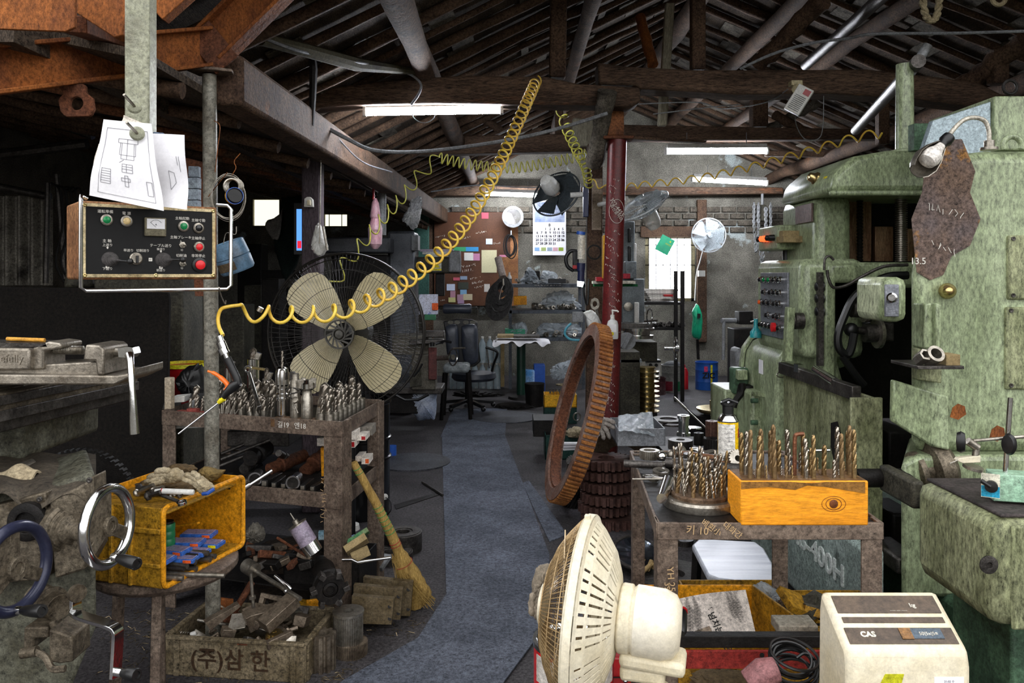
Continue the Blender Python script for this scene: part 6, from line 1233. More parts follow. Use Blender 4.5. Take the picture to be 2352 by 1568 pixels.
# ---- big leaning ring gear
c=P(1322,955,4.98); t=T('ring_gear','huge rusty ring gear leaning on edge against the red pole','ring gear',FL(1290,1172))
top=P(1375,745,5.1); bot=P(1275,1155,4.9); rr=(top-bot).length/2; cc=(top+bot)/2
v=(top-bot).normalized(); AXN=Vector((.992,.11,0)); AXN=(AXN-v*AXN.dot(v)).normalized(); u_=AXN.cross(v)
MR=Matrix(((u_.x,v.x,AXN.x,cc.x),(u_.y,v.y,AXN.y,cc.y),(u_.z,v.z,AXN.z,cc.z),(0,0,0,1)))
g=G(); g.tub(rr-.085,rr-.012,-.045,.045,MR,96); o=part(g,'ring_body',mat('flaky_rust_ring','#7d5542','#8d7a70',.75,.2,7,.5,.45,'#3a241b',4,.5,.4),t)
g=G()
for k in range(104):
    a_=360*k/104; M=MR@Matrix.Rotation(rad(a_),4,'Z'); g.box((rr-.006,0,0),(.018,.0145*1.2,.082),None,M)
part(g,'gear_teeth',mat('orange_rust_teeth','#b0763f','#8a5530',.7,.2,9,.5,.35,'#3f2517',9,.4,.35),t,.003)
g=G(); g.tub(rr-.1,rr-.083,-.03,.03,MR,64); part(g,'inner_bead',RUST,t)
glove([(1362,960),(1374,953),(1386,960),(1390,975),(1380,986),(1366,984)],[[(1382,962),(1398,965),(1414,972)],[(1386,970),(1400,976),(1413,985)],[(1384,978),(1394,990),(1401,1008)],[(1376,982),(1384,996),(1387,1010)],[(1368,980),(1372,992),(1374,1003)]],4.7,'grey work glove hooked on the ring gear by the red pole',mat('grey_work_glove','#b3aba3','#978f88',.9,0,20,.5,.25),.014,.06,50)
g=G(); g.bar(P(1370,985,4.8),P(1318,1075,4.75),.035,.012); solo(g,'flat_bar',mat('pinkish_rusty_bar','#8a6e68','#6e524c',.6,.2,8),'flat rusty bar leaning under the grey glove','flat bar',bevel=.002)
# stacked sprockets and the helical gear at its foot
for k in range(6):
    z=.04+.068*k; gearthing(Vector((P(1398,0,4.75).x+R(-.02,.02),4.85+R(-.03,.03),z-.04)),.17+R(-.01,.01),.05,24,.05,'%s brown sprocket from the bottom of the stack by the pole'%ORD[k],mat('brown_sprocket','#5a403a','#453029',.65,.2,9,.5,.4,'#22181a',5,.3,.35),.025,(0,0,R(0,30)),nm='sprocket',grp='sprockets stacked at the pole')
q=FL(1325,1165); gearthing(q+Vector((-.01,.05,0)),.085,.16,26,.03,'dark helical gear standing inside the foot of the ring gear',BLACKM,.012,(0,0,0),1.0,8,'helical_gear')
gearthing(q+Vector((.03,.17,.14)),.09,.14,26,.03,'second dark helical gear above the first one',DSTEEL,.012,(20,0,0),-1.0,8,'helical_gear')
q=Vector((P(1430,0,5.3).x,5.3,P(0,1040,5.3).z)); g=G(); g.gear(.23,.03,72,.1,.009,FACE(P(1432,1046,5.0),-15,25)); solo(g,'large_gear',mat('grey_brown_gear','#6b5f50','#544a3e',.5,.5,10),'large toothed gear leaning behind the sprocket stack','gear',smooth=20)
# ---- centre post with fans, plank, work light
g=G(); g.ext([(1350,330),(1385,330),(1384,991),(1346,991)],7.6,.1); struct(g,'post',WOOD,.01)
g=G(); g.ext([(1360,410),(1383,410),(1381,528),(1360,528)],7.4,.03); solo(g,'pale_plank',mat('stained_pale_plank','#9a8a78','#7d6d5c',.8,0,7,.5,.4,'#4a3022',3),'pale stained plank nailed to the middle post','plank')
def wallfan(nm,lab,c,Y,r,yaw,pitch,mm,blades,bc,back=True,hood=None):
    t=T(nm,lab,'fan',P(*c,Y)); M=Matrix.Translation(P(*c,Y))@Euler((rad(pitch),0,rad(yaw))).to_matrix().to_4x4()@Matrix.Rotation(rad(90),4,'X')
    for s_ in(1,-1):
        g=G()
        for i in range(64):
            a=6.2832*i/64; g.tube([M@Vector((f*r*math.cos(a),f*r*math.sin(a),s_*r*.32*(1-f**3)+.0)) for f in(.18,.5,.8,.95,1)],.0011,3)
        for f in(.55,.82): g.torus(r*f,.0014,M@Matrix.Translation((0,0,s_*r*.32*(1-f**3))),40,4)
        part(g,('front' if s_>0 else 'rear')+'_guard',mm,t)
    g=G(); g.torus(r,.008,M,48,8); part(g,'guard_rim',mm,t)
    g=G(); g.lathe([(0,0),(r*.19,0),(r*.17,.02),(0,.025)],M@Matrix.Translation((0,0,r*.31)),28); part(g,'badge',bc,t)
    for k in range(blades):
        g=G(); a0=rad(k*360/blades)
        def bf(u,v,a0=a0): rr_=r*(.15+.75*u); w=(.28+.32*u)*r*(v-.5)*1.7; return M@(Matrix.Rotation(a0,4,'Z')@Vector((rr_,w,.25*w)))
        g.sheet(bf,6,6,.002); part(g,'blade',bc,t,smooth=80)
    g=G(); g.lathe([(r*.3,-r*.3),(r*.34,-r*.42),(r*.3,-r*.8),(r*.22,-r*.98),(0,-r*1.02)],M,28); part(g,'motor_housing',hood or WHITE,t)
    return t,M
DGW=mat('grey_fan_wire','#4a4f52','#3d4144',.4,.3,dirt=.1,bump=0); WW=mat('white_fan_wire','#c9ced1','#b5babd',.4,.1,dirt=.1,bump=0); BLK2=mat('smoky_blade','#3d4448','#2f3538',.3,0,dirt=.1)
t,M=wallfan('wall_fan','fan with a white motor turned away at the middle post, left of it',(1278,445),7.3,.235,148,28,DGW,5,BLK2)
g=G(); g.cyl(P(1310,448,7.15),P(1348,446,7.15),.024); part(g,'neck',WHITE,t); g=bbp(G(),1340,1352,428,498,7.1,.06); part(g,'mounting_box',NAVY,t,.006)
t,M=wallfan('wall_fan','white fan tilted down behind the right side of the red pole',(1478,472),7.0,.235,-62,-55,WW,5,mat('clear_blade','#b9c4c9','#a3adb2',.2),hood=WHITE)
g=G(); g.cyl(P(1440,455,7.0),P(1375,470,7.3),.02); part(g,'neck',WHITE,t)
t,M=wallfan('wall_fan','round white wall fan right of the barred window',(1628,540),11.0,.235,0,0,WW,5,mat('clear_blade','#b9c4c9'))
g=G(); g.tube(smooth_path([P(1615,575,11.4),P(1608,600,11.5),P(1600,630,11.5),P(1596,690,11.5)],5),.01,5); part(g,'cord',WHITE,t)
g=bbp(G(),1605,1620,621,635,11.5,.08); part(g,'plug_box',WHITE,t,.004)
t=T('work_light','blue and white inspection lamp hanging at the middle post, tip lit','lamp',P(1334,560,6.9)); a=P(1336,532,6.9); b_=P(1333,645,6.9)
g=G(); g.cyl(P(1336,536,6.9),P(1335,595,6.9),.034,n=20); part(g,'tube_cover',mat('milky_tube','#d9d4c6','#cbc5b3',.2,dirt=0),t)
for y0,y1,r_ in((532,539,.04),(604,622,.036),(622,646,.03)): g=G(); g.cyl(P(1335,y0,6.9),P(1334,y1,6.9),r_,n=18); part(g,'blue_grip',NAVY if y0>540 else BLUE,t)
g=G(); g.cyl(P(1334,646,6.9),P(1332,658,6.9),.03,.024,16); part(g,'lit_tip',mat('lit_tip','#e8fff2',emit=8),t)
t=T('angle_grinder','black handled power tool hanging beside the inspection lamp','power tool',P(1320,600,7.0)); g=G(); g.tube(smooth_path([P(1326,577,7),P(1310,577,7),P(1300,592,7),P(1304,612,7),P(1318,622,7)],5),.018,8); g.box(P(1322,600,7.0),(.05,.08,.18)); part(g,'tool_body',BLACK,t,.01); g=G(); g.box(P(1320,613,6.93),(.035,.02,.03)); part(g,'red_switch',RED,t)
g=G(); g.tube(smooth_path([P(1352,640,6.9),P(1351,680,6.9),P(1348,700,6.9),P(1342,680,6.9),P(1340,660,6.9)],5),.009,6); solo(g,'black_looped_cord',BLACK,'black cord looping below the inspection lamp','cord')
g=G(); g.tub(.055,.07,-.01,.01,FACE(P(1365,579,7.3)),28); solo(g,'rubber_ring',BLACKM,'dark ring hanging on the middle post','ring')
g=G(); g.tub(.02,.045,0,.02,FACE(P(1366,698,7.2))@Matrix.Diagonal((1,1.3,1,1)),8); g.bar(P(1368,705,7.2),P(1374,735,7.15),.03,.01); solo(g,'steel_clamp',STEEL,'bright clamp hanging low on the middle post','clamp',bevel=.003)
solo(lump([(1340,718),(1360,712),(1378,735),(1380,760),(1355,760),(1345,740)],6.6,.15,.08,55),'white_bucket_scoop',WHITE,'white plastic scoop hanging above the ring gear','scoop',smooth=70)
g=G(); g.tube(smooth_path([P(1312,742,6.5),P(1300,755,6.5),P(1298,768,6.5),P(1310,779,6.5),P(1335,781,6.5)],6),.01,8); solo(g,'air_hose',mat('cyan_hose','#4f9fb3','#458c9e',.4,dirt=.1),'short pale blue hose left of the ring gear top','hose'); boxat('hose_gun',1315,1340,716,740,6.5,.04,GREY,'grey air gun head on the pale blue hose','air gun')
for k,(x0,x1,y0,y1,c_,lb) in enumerate(((1386,1397,540,640,'#e0a51c','yellow plastic strip behind the red pole'),(1370,1398,636,646,'#b02a35','red bag on the small shelf behind the red pole'),(1362,1460,645,652,'#c9c4b5','stack of newspapers behind the red pole'),(1365,1465,652,658,'#1c6b3c','green cloth under the newspapers'),(1432,1448,628,640,'#b83545','pink pouch right of the red pole'))): boxat('small_item',x0,x1,y0,y1,6.6+.1*k,.12,mat('item%d'%k,c_,dirt=.1,bump=.2),lb,'item',.004)
# machine with vertical rail behind the red pole
t=T('drill_press','grey upright boring machine right behind the red pole','machine',(P(1450,0,8.0).x,8.3,0)); GM=mat('blue_grey_machine','#7d8589','#686f73',.4,.2,8,.5,.35,'#34363a',4,.1,.3)
for nm,x0,x1,y0,y1,Y,d,mm in(('column',1432,1458,508,640,8.0,.3,GM),('slide_rail',1443,1449,524,556,7.95,.05,BLACK),('slide_rail',1443,1449,565,600,7.95,.05,BLACK),('column_base',1428,1480,640,745,8.0,.35,GM),('head',1436,1462,600,640,7.85,.2,GM),('scale_strip',1456,1462,558,605,7.95,.02,WHITE),('scale_strip',1457,1468,694,760,7.9,.02,WHITE),('table',1425,1500,742,752,7.8,.4,DSTEEL),('pedestal',1428,1510,785,830,7.9,.4,GREYD)): g=bbp(G(),x0,x1,y0,y1,Y,d); part(g,nm,mm,t,.008)
g=G(); g.lathe([(0,0),(.045,0),(.045,.01),(.03,.015),(0,.015)],FACE(P(1443,704,7.98)),24); part(g,'round_dial',STEEL,t)
g=G(); g.lathe([(0,0),(.16,0),(.16,.03),(.13,.035),(.13,.07),(.17,.075),(.17,.1),(0,.1)],TR(P(1462,776,7.7)),36); solo(g,'rotary_table',CHROME,'round chrome edged rotary table behind the red pole','rotary table')
g=G(); M=FACE(P(1492,727,7.6),60); g.torus(.075,.007,M,24,6); g.cyl(P(1480,738,7.7),P(1510,736,7.6),.01); solo(g,'handwheel_arm',CHROME,'chrome hand wheel on the boring machine table','hand wheel')
g=G(); g.tub(0.0,.075,-.01,.01,FACE(P(1440,783,6.9)),26); g.box(P(1440,783,6.88),(.03,.02,.14),(0,30,0)); solo(g,'valve_wheel',GREY,'grey wheel beside the sanitiser bottle right of the pole','wheel')
boxat('grey_cabinet',1425,1470,808,880,7.2,.35,GREYD,'grey sheet metal cabinet right of the red pole','cabinet'); g=G(); g.sec([(7.2,P(0,832,7.2).z),(7.2,P(0,826,7.2).z),(7.7,P(0,804,7.7).z),(7.7,P(0,812,7.7).z)],P(1420,0,7.3).x,P(1470,0,7.3).x); solo(g,'slanted_tray',GM,'slanted pale tray on the cabinet right of the red pole','tray')
# brass ring towers
for k,(x,yt,yb,Y,r_,n_,lb) in enumerate(((1490,845,948,7.4,.09,9,'tall tower of shining steel and brass rings'),(1437,880,960,7.5,.075,6,'shorter tower of brass rings beside the red pole'))):
    z0=P(0,yb,Y).z; z1=P(0,yt,Y).z; hh=(z1-z0)/n_
    for j in range(n_):
        g=G(); g.lathe([(r_*.5,0),(r_*1.3,0),(r_*1.3,hh*.16),(r_*.8,hh*.2),(r_*.8,hh*.8),(r_*.95,hh*.82),(r_*.95,hh),(r_*.5,hh)],TR((P(x,0,Y).x+R(-.004,.004),Y+.1,z0+j*hh)),30); solo(g,'brass_ring',BRASS,'%s ring from the bottom of the %s'%(ORD[j],('tall shining ring tower','short ring tower')[k]),'ring','rings stacked in a tower' if k==0 else 'rings of the short tower')
boxat('ring_stand',1470,1510,948,960,7.4,.25,BLACKM,'dark stand under the tall ring tower','stand'); boxat('ring_stand',1415,1460,960,975,7.5,.25,GREYD,'grey stand under the short ring tower','stand')
t=T('switch_box','white steel control box with four round plugs right of the ring tower','control box',P(1500,860,8.6)); g=bbp(G(),1486,1516,832,871,8.6,.12); part(g,'box_body',WHITE,t,.005)
g=bbp(G(),1484,1518,827,832,8.58,.15); part(g,'lid',BLACK,t)
for x,y in((1494,838),(1507,838),(1509,856),(1508,867)): g=G(); g.lathe([(0,0),(.018,0),(.018,.02),(.009,.02),(.009,.01),(0,.01)],FACE(P(x,y,8.6)),16); part(g,'round_plug',BLACK,t)
# window bench frame and scrap
t=T('window_shelf','dark angle iron rack with papers under the barred window','rack',P(1520,800,9.4))
for x in(1553,1568): g=G(); p=P(x,0,9.4); g.bb(p.x-.02,p.x+.02,9.4,9.44,0,P(0,622,9.4).z); part(g,'upright',BLACKM,t)
for y in(694,752): g=bbp(G(),1482,1572,y,y+6,9.4,.4); part(g,'shelf',BLACKM,t)
for k in range(6): boxat('newspaper',1480+k*3,1558-k*2,664+k*4.6,668.6+k*4.6,9.5,.3,mat('news%d'%(k%3),('#b9b4aa','#cfcac0','#9a948c')[k%3],bump=.3,dirt=.2),'%s newspaper from the top of the pile before the barred window'%ORD[k],'newspaper',.001)
boxat('red_folder',1526,1546,676,681,9.35,.1,RED,'red folder lying on the newspapers by the window','folder')
g=G(); rn=random.Random(5)
for k in range(70): p=P(rn.uniform(1490,1570),751,9.45+rn.uniform(0,.3)); r_=rn.uniform(.015,.03); p.z+=r_; g.tub(r_*.4,r_,-r_,r_,TR(p,(rn.uniform(0,90),rn.uniform(0,90),0)),8)
solo(g,'small_scrap',DSTEEL,'heap of small parts on the rack under the window','scrap',kind='stuff')
g=G(); g.lathe([(.02,0),(.02,.12),(.035,.125),(.035,.16),(0,.16)],ALIGN(P(1525,800,8.7),P(1553,800,8.7)),18); g.torus(.12,.009,FACE(P(1552,800,8.6),70),28,6); solo(g,'chrome_handwheel',CHROME,'chrome handwheel on a spindle left of the paint pails','handwheel')
# booklet in the window
t=T('green_booklet','green booklet hanging tilted in the barred window','booklet',P(1527,562,11.4)); M=FACE(P(1527,562,11.4),0,0,-28); g=G(); g.box((0,0,0),(.2,.24,.012),None,M); part(g,'cover',TEAL,t,.002); g=G(); g.box((.004,.0,-.003),(.2,.235,.012),None,M); part(g,'pages',PAPER,t)
g=G(); g.text('★',.04,M@Matrix.Translation((.05,.07,.008)),.001); g.text('국민안전',.025,M@Matrix.Translation((.04,.02,.008)),.001); part(g,'gold_print',YLM,t)
# pails
def pail(c,r,h,mm,lab,nm='paint_pail'):
    t=T(nm,lab,'pail',c); M=TR(c); g=G(); g.lathe([(0,0),(r,0),(r,h*.3),(r*1.02,h*.31),(r,h*.33),(r,h*.72),(r*1.02,h*.74),(r,h*.76),(r,h),(r*1.04,h),(r*1.04,h+.012),(r*.96,h+.012),(r*.95,h-.02),(0,h-.02)],M,40); part(g,'pail_body',mm,t); return t
c=FL(1623,893); t=pail(c,.145,.345,mat('blue_oil_pail','#1f58a8','#184a92',.35,.1,6,.5,.15,'#0e2244',4,.05,.15),'blue oil pail with white and yellow print by the back wall')
g=G()
def arcp(g,c,r,a0,a1,z0,z1): g.sheet(lambda u,v:c+Vector((r*math.sin(a0+(a1-a0)*u),-r*math.cos(a0+(a1-a0)*u),z0+(z1-z0)*v)),8,1,.001)
arcp(g,c,.149,.1,.28,.02,.33); part(g,'yellow_stripe',YLM,t); g=G(); g.text('ZIC',.1,FACE(c+Vector((-.01,-.151,.19))),.0008,bold=.003); part(g,'brand_print',BLACK,t)
g=G(); arcp(g,c,.1495,-.45,-.15,.24,.31); part(g,'red_print',mat('pinkprint','#d0406a'),t)
c=FL(1545,898); t=pail(c,.14,.33,mat('dirty_white_pail','#8d8d88','#75746e',.5,0,8,.5,.4,'#35312c'),'dirty white pail with red and green bands heaped with black chips')
for a0,a1,cc_ in((-.9,-.2,'#7c2430'),(0,.5,'#1f5f3a')): g=G(); arcp(g,c,.1425,a0,a1,.02,.14); part(g,'colour_band',mat('band'+cc_,cc_,dirt=.2),t)
g=G(); g.sph(c+UP*.33,.12,20,(1,1,.5)); part(g,'chip_heap',mat('grey_chips','#3b3d40','#55585b',.6,.3,40,.5,.3,bump=1),t)
c=FL(1512,905); pail(c,.09,.2,mat('dark_red_tin','#4a2226','#5a4a4a'),'small dark paint tin left of the dirty white pail','paint_tin')
g=G(); g.lathe([(0,0),(.05,0),(.05,.22),(.03,.27),(.012,.28),(.012,.32),(0,.32)],TR(FL(1572,893)),24); solo(g,'fire_extinguisher',RED,'red cylinder standing between the pails','extinguisher')
t=T('teal_bag','teal green plastic bottle bag hanging on the back wall beam','bag',P(1600,735,11.0)); g=lump([(1598,698),(1602,698),(1610,715),(1613,735),(1610,775),(1598,777),(1590,770),(1590,750),(1592,730),(1590,715)],11.0,.14,.08,60); part(g,'bag_body',TEAL,t,smooth=50)
g=bbp(G(),1602,1609,720,730,10.9,.02); part(g,'dark_window',BLACK,t)
g=G(); g.cyl(P(1602,778,11.2),P(1604,825,11.2),.02); solo(g,'broom_stick',BLACKM,'dark stick below the teal bag','stick')
# chain hoist
t=T('chain_hoist','grey chain hoist with hanging chains on the back wall','hoist',P(1750,470,11.3)); g=bbp(G(),1738,1762,470,508,11.3,.12); part(g,'hoist_body',GREYD,t,.02); g=G(); g.cyl(P(1751,445,11.35),P(1751,470,11.35),.02); part(g,'hook',GREY,t)
for x0,x1,yb in((1732,1742,575),(1742,1758,600),(1770,1760,575)):
    g=G(); 
    pts=smooth_path([P(x0,470,11.25),P(x0,520,11.25),P((x0+x1)/2,yb,11.25),P(x1,530,11.25),P(x1,475,11.25)],9)
    for i in range(len(pts)-1):
        a=pts[i]; d=(pts[i+1]-a); 
        if d.length>.001: M=ALIGN(a,pts[i+1])@Matrix.Rotation(rad(90*(i%2)),4,'Z')@Matrix.Rotation(rad(90),4,'X')@Matrix.Diagonal((.6,1.1,1,1)); g.torus(.03,.007,M,10,4)
    part(g,'chain',GREY,t)
# vice / tool head right of pails
t=T('bench_grinder','dark spindle unit with a long crank bar on the back wall bench','machine',P(1710,735,9.6)); 
for nm,x0,x1,y0,y1,Y,d in(('spindle_head',1698,1730,715,745,9.6,.2),('spindle',1672,1755,733,741,9.7,.06),('bench_block',1686,1760,755,916,9.6,.3)): g=bbp(G(),x0,x1,y0,y1,Y,d); part(g,nm,BLACKM,t,.008)
g=G(); g.cyl(P(1663,733,9.55),P(1661,826,9.5),.02,n=14); g.cyl(P(1657,736,9.55),P(1690,736,9.6),.03,n=14); part(g,'crank_bar',GREY,t)
g=G(); g.lathe([(0,0),(.06,0),(.06,.06),(.03,.1),(.022,.12),(.022,.2),(0,.2)],TR(P(1736,775,4.68))@Matrix.Scale(.55,4),24); t=solo(g,'pump_bottle',mat('teal_bottle','#2a9aa0','#1f858b',.3,dirt=.05),'teal pump bottle standing on the machine motor cover','bottle'); g=G(); g.tube([P(1736,740,4.68),P(1736,736,4.68),P(1724,739,4.68)],.005,6); part(g,'pump_spout',STEEL,t)
# floor parts in front: brass disc, rod, gears, tray
t=T('brass_disc','large polished brass flanged disc lying left of the green machine','disc',P(1640,950,7.2)); M=TR(P(1650,946,7.0)); g=G(); g.lathe([(0,0),(.17,0),(.19,.02),(.19,.035),(0,.04)],M,44); part(g,'flange',BRASS,t); g=G(); g.tub(.04,.075,.035,.1,M,32); part(g,'hub',BRASS,t)
boxat('wooden_pallet_block',1600,1700,955,985,6.95,.3,BLACKM,'dark block under the brass disc','block')
t=T('long_steel_rod','long thin steel rod leaning on the gears left of the spray can','rod',P(1588,950,5.5)); g=G(); g.cyl(P(1549,913,5.6),P(1577,940,5.4),.009); part(g,'thick_end',STEEL,t); g=G(); g.cyl(P(1577,940,5.4),P(1624,985,5.1),.006); part(g,'rod_shaft',STEEL,t)
for k,(x,y,Y,r_,h_,tn,mm,lb) in enumerate(((1563,1030,4.4,.068,.05,50,DSTEEL,'dark grey spur gear below the upright chrome hub'),(1565,1058,4.4,.062,.05,12,BLACKM,'black round gear beneath the dark grey spur gear'),(1605,1022,4.5,.028,.07,18,BLACKM,'small black splined gear beside the spur gear'),(1635,1012,4.4,.035,.11,14,mat('brown_pinion','#5a4138','#4a342c',.5,.4),'brown pinion with a narrow neck behind the spray can'),(1640,1045,4.3,.055,.09,24,BLACKM,'dark wide pinion left of the spray can'))):
    gearthing(P(x,y,Y),r_,h_,tn,r_*.35,lb,mm,.006 if r_>.03 else .003)
g=G(); g.lathe([(.04,0),(.04,.02),(.03,.022),(.03,.1),(.036,.102),(.036,.12),(.02,.12),(.02,.1),(0,.1)],TR(P(1570,1000,4.7)),30); solo(g,'chrome_hub',CHROME,'shiny upright hub standing behind the dark spur gear','hub')
g=G(); g.lathe([(.045,0),(.05,.006),(.045,.012),(0,.012)],TR(P(1594,985,5.0)),26); solo(g,'chrome_ring',CHROME,'flat shiny ring right of the chrome hub','ring')
for k,(x,y,Y,r_) in enumerate(((1535,965,5.6,.12),(1545,975,5.5,.09),(1515,975,5.5,.06))): g=G(); g.tub(r_*.5,r_,0,.012,TR(P(x,y,Y)),32); solo(g,'flat_flange',DSTEEL,('large','middle','small')[k]+' flat flange lying behind the plastic tray','flange')
# dark bench below them
g=G(); a=P(1480,1062,4.2); c=P(1700,940,5.9); g.bb(P(1500,0,5.0).x,P(1690,0,4.9).x,4.15,5.1,P(0,1058,4.3).z-.06,P(0,1058,4.3).z-.03); t=solo(g,'parts_bench',BLACKM,'low dark bench carrying gears behind the right cart','bench',bevel=.004)
for x,Y in((1.0,4.2),(1.35,4.2),(1.0,5.0),(1.35,5.0)): g=G(); g.bb(x-.02,x+.02,Y-.02+.02,Y+.04,0,P(0,1058,4.3).z-.06); part(g,'leg',FRAME,t)
t=T('plastic_tray','grey plastic tray holding a clear bag beside the red pole','tray',P(1480,1030,4.4)); w0=P(1425,1002,4.5); openbox(t,Vector((P(1478,0,4.5).x,4.75,P(0,1030,4.5).z)),m_(112,4.5),.36,.1,mat('grey_tray_plastic','#8e9196','#6f7277',.4,0,8,.5,.3),0,.008)
g=G(); q=[P(1420,955,4.7),P(1498,944,4.8),P(1504,1000,4.55),P(1420,988,4.5)]
g.sheet(lambda u,v:q[0].lerp(q[1],u).lerp(q[3].lerp(q[2],u),v)+Vector((0,0,.006*math.sin(9*u+5*v)*math.sin(7*v+4*u)+.002*math.sin(30*u+9*v))),24,18,.001); solo(g,'plastic_bag',CLEAR,'large flat clear plastic bag lying on the grey tray','plastic bag',smooth=30)
# ================================================================ coiled air hoses
def coil(name,lab,pts,loops,r0,r1,tr,mm,lead=None,tail=None,ph=0,k=16,elong=1):
    path=smooth_path([P(*p) for p in pts],12); L=[0]
    for a,c in zip(path,path[1:]): L.append(L[-1]+(c-a).length)
    n=loops*k; out=[]; j=0; u=None
    for i in range(n+1):
        s_=L[-1]*i/n
        while j<len(L)-2 and L[j+1]<s_: j+=1
        f=(s_-L[j])/max(L[j+1]-L[j],1e-9); p=path[j].lerp(path[j+1],f); d=(path[j+1]-path[j]).normalized()
        v=Vector((0,0,1))-d*d.z; v=v.normalized() if v.length>.2 else Vector((-1,0,0)); w=d.cross(v); th=6.2832*i/k+ph; r=r0+(r1-r0)*i/n
        out.append(p+(v*math.sin(th)+w*math.cos(th)*elong)*r)
    out=[P(*p) for p in (lead or [])]+out+[P(*p) for p in (tail or [])]
    if lead: m_=len(lead); out=smooth_path(out[:m_+1],6)[:-1]+out[m_:]
    g=G(); g.tube(out,tr,7); return solo(g,name,mm,lab,'air hose','coiled air hoses',smooth=80)
o=coil('coiled_air_hose','thick yellow coiled air hose swooping from the blow gun up to the tie beam',[(548,718,2.25),(620,722,2.3),(700,722,2.4),(780,715,2.5),(880,678,2.7),(960,625,2.95),(1030,560,3.2),(1090,480,3.5),(1140,390,3.85),(1175,315,4.15),(1208,240,4.5),(1232,185,4.9)],40,.0235,.031,.0052,HOSE,lead=[(512,770,2.12),(503,750,2.14),(501,728,2.16),(508,710,2.2),(525,704,2.22)],ph=1.2)
g=G(); g.cyl(P(595,715,2.26),P(600,706,2.26),.008); part(g,'hose_clamp',STEEL,o)
coil('coiled_air_hose','yellow coiled air hose dropping behind the tie beam to the middle post',[(1286,240,5.4),(1300,290,5.6),(1325,345,6.0),(1345,385,6.4),(1352,425,6.8)],13,.035,.035,.006,HOSEF)
coil('coiled_air_hose','dull coiled hose running level under the rear tie beam',[(1008,362,7.0),(1080,378,7.0),(1180,385,7.0),(1280,370,7.0),(1355,352,7.0)],26,.045,.045,.006,HOSEF,elong=.4)
coil('coiled_air_hose','stretched dull coiled hose descending behind the big fan',[(1010,360,7.0),(965,400,7.0),(925,450,6.8),(880,500,6.4),(830,560,6.0),(770,640,5.8),(700,760,5.8)],11,.06,.06,.006,HOSEF,elong=.3)
coil('coiled_air_hose','yellow coiled hose sagging from the middle post up to the green machine',[(1352,415,7.0),(1400,432,6.9),(1470,425,6.6),(1600,410,6.2),(1720,385,5.8),(1850,350,5.4),(1960,318,5.1),(2030,305,4.9)],18,.026,.03,.0062,HOSE,elong=.5)
# blow gun
t=T('blow_gun','black air blow gun with an orange trigger hanging from the yellow hose','blow gun',P(530,850,2.1)); Yg=2.08
g=G(); 
for a,c,r_ in(((503,771),(508,785),.009),((507,785),(513,800),.012),((511,800),(517,812),.0135),((517,812),(521,822),.007)): g.cyl(P(*a,Yg),P(*c,Yg),r_,n=10)
part(g,'hose_coupling',CHROME,t)
g=G(); g.tube(smooth_path([P(521,822,Yg),P(532,845,Yg),P(543,868,Yg),P(546,882,Yg)],5),[.011]*16,10); g.tube([P(549,878,Yg),P(535,888,Yg),P(520,902,Yg),P(510,915,Yg)],[.012,.014,.01,.007],10); part(g,'gun_body',BLACK,t)
g=G(); g.tube(smooth_path([P(477,852,Yg),P(492,857,Yg),P(507,867,Yg),P(523,884,Yg),P(519,897,Yg)],5),[.003]*4+[.005]*6+[.0065]*11,8); part(g,'trigger',mat('orange_trigger','#f0731c','#e0661a',.35,dirt=.05,bump=0,grain=.05),t)
g=G(); g.cyl(P(514,914,Yg),P(501,925,Yg),.0085,.0045,12); part(g,'nozzle_collar',YLM,t)
g=G(); g.cyl(P(502,925,Yg),P(410,996,Yg),.0022,n=8); part(g,'nozzle_tube',CHROME,t)
# ================================================================ green gear hobbing machine
t=T('gear_hobbing_machine','huge green gear hobbing machine with control panels filling the right side','gear machine',(2.0,4.0,0))
def wedge(g,y,d):
    for v in g.b.verts:
        if v.co.y>y and v.co.x<2: v.co.x+=d
g=G(); f=FACE((0,3.9,0)); g.prism([(1.56,1.9),(1.585,2.0),(1.68,2.08),(1.85,2.11),(3.6,2.11),(3.6,1.905),(1.66,1.905)],-.75,0,f); part(g,'cross_head',GREEN,t,.03)
g=G(); g.bb(1.555,3.5,3.88,3.92,1.885,1.91); part(g,'head_lip',GREEN,t,.01)
g=G(); g.bb(1.6,1.8,4.2,4.75,1.0,1.92); part(g,'left_column',GREEN,t,.05)
g=G(); g.bb(1.47,1.8,4.05,4.8,1.07,1.58); part(g,'control_housing',GREEN,t,.045)
# control panel with buttons on the housing's left side
def onside(Y,z,x=1.465): return Matrix(((0,0,-1,x),(-1,0,0,Y),(0,1,0,z),(0,0,0,1)))   # outward = -X
g=G(); g.box((0,0,0),(.46,.36,.012),None,onside(4.45,1.33)); part(g,'panel_plate',mat('grey_panel_plate','#7d8087','#6c6f76',.4,.3,dirt=.25),t,.003)
for r_,(z,ys) in enumerate(((1.47,(4.3,4.38,4.46,4.54,4.62)),(1.4,(4.3,4.37,4.44,4.56)),(1.34,(4.31,4.37,4.46,4.54,4.62)),(1.27,(4.31,4.37,4.5)),(1.21,(4.3,4.38,4.44,4.5,4.57,4.62)))):
    for j,Y in enumerate(ys):
        M=onside(Y,z); g=G(); g.lathe([(.02,0),(.02,.02),(.014,.026),(.014,.03),(0,.03)],M,14); o=part(g,'push_button',CHROME,t)
        cc=REB if (r_,j)==(4,1) else (GRB if r_==0 and j in(2,3) else (ORM if (r_,j)==(2,4) else BLB)); 
        g=G(); g.lathe([(0,.02),(.012 if cc is not REB else .026,.02),(.012 if cc is not REB else .026,.038),(0,.042)],M,14); part(g,'button_cap',cc,o)
g=G(); g.bb(1.5,1.74,4.5,4.85,1.64,1.78); part(g,'indicator_box',GREEN,t,.012)
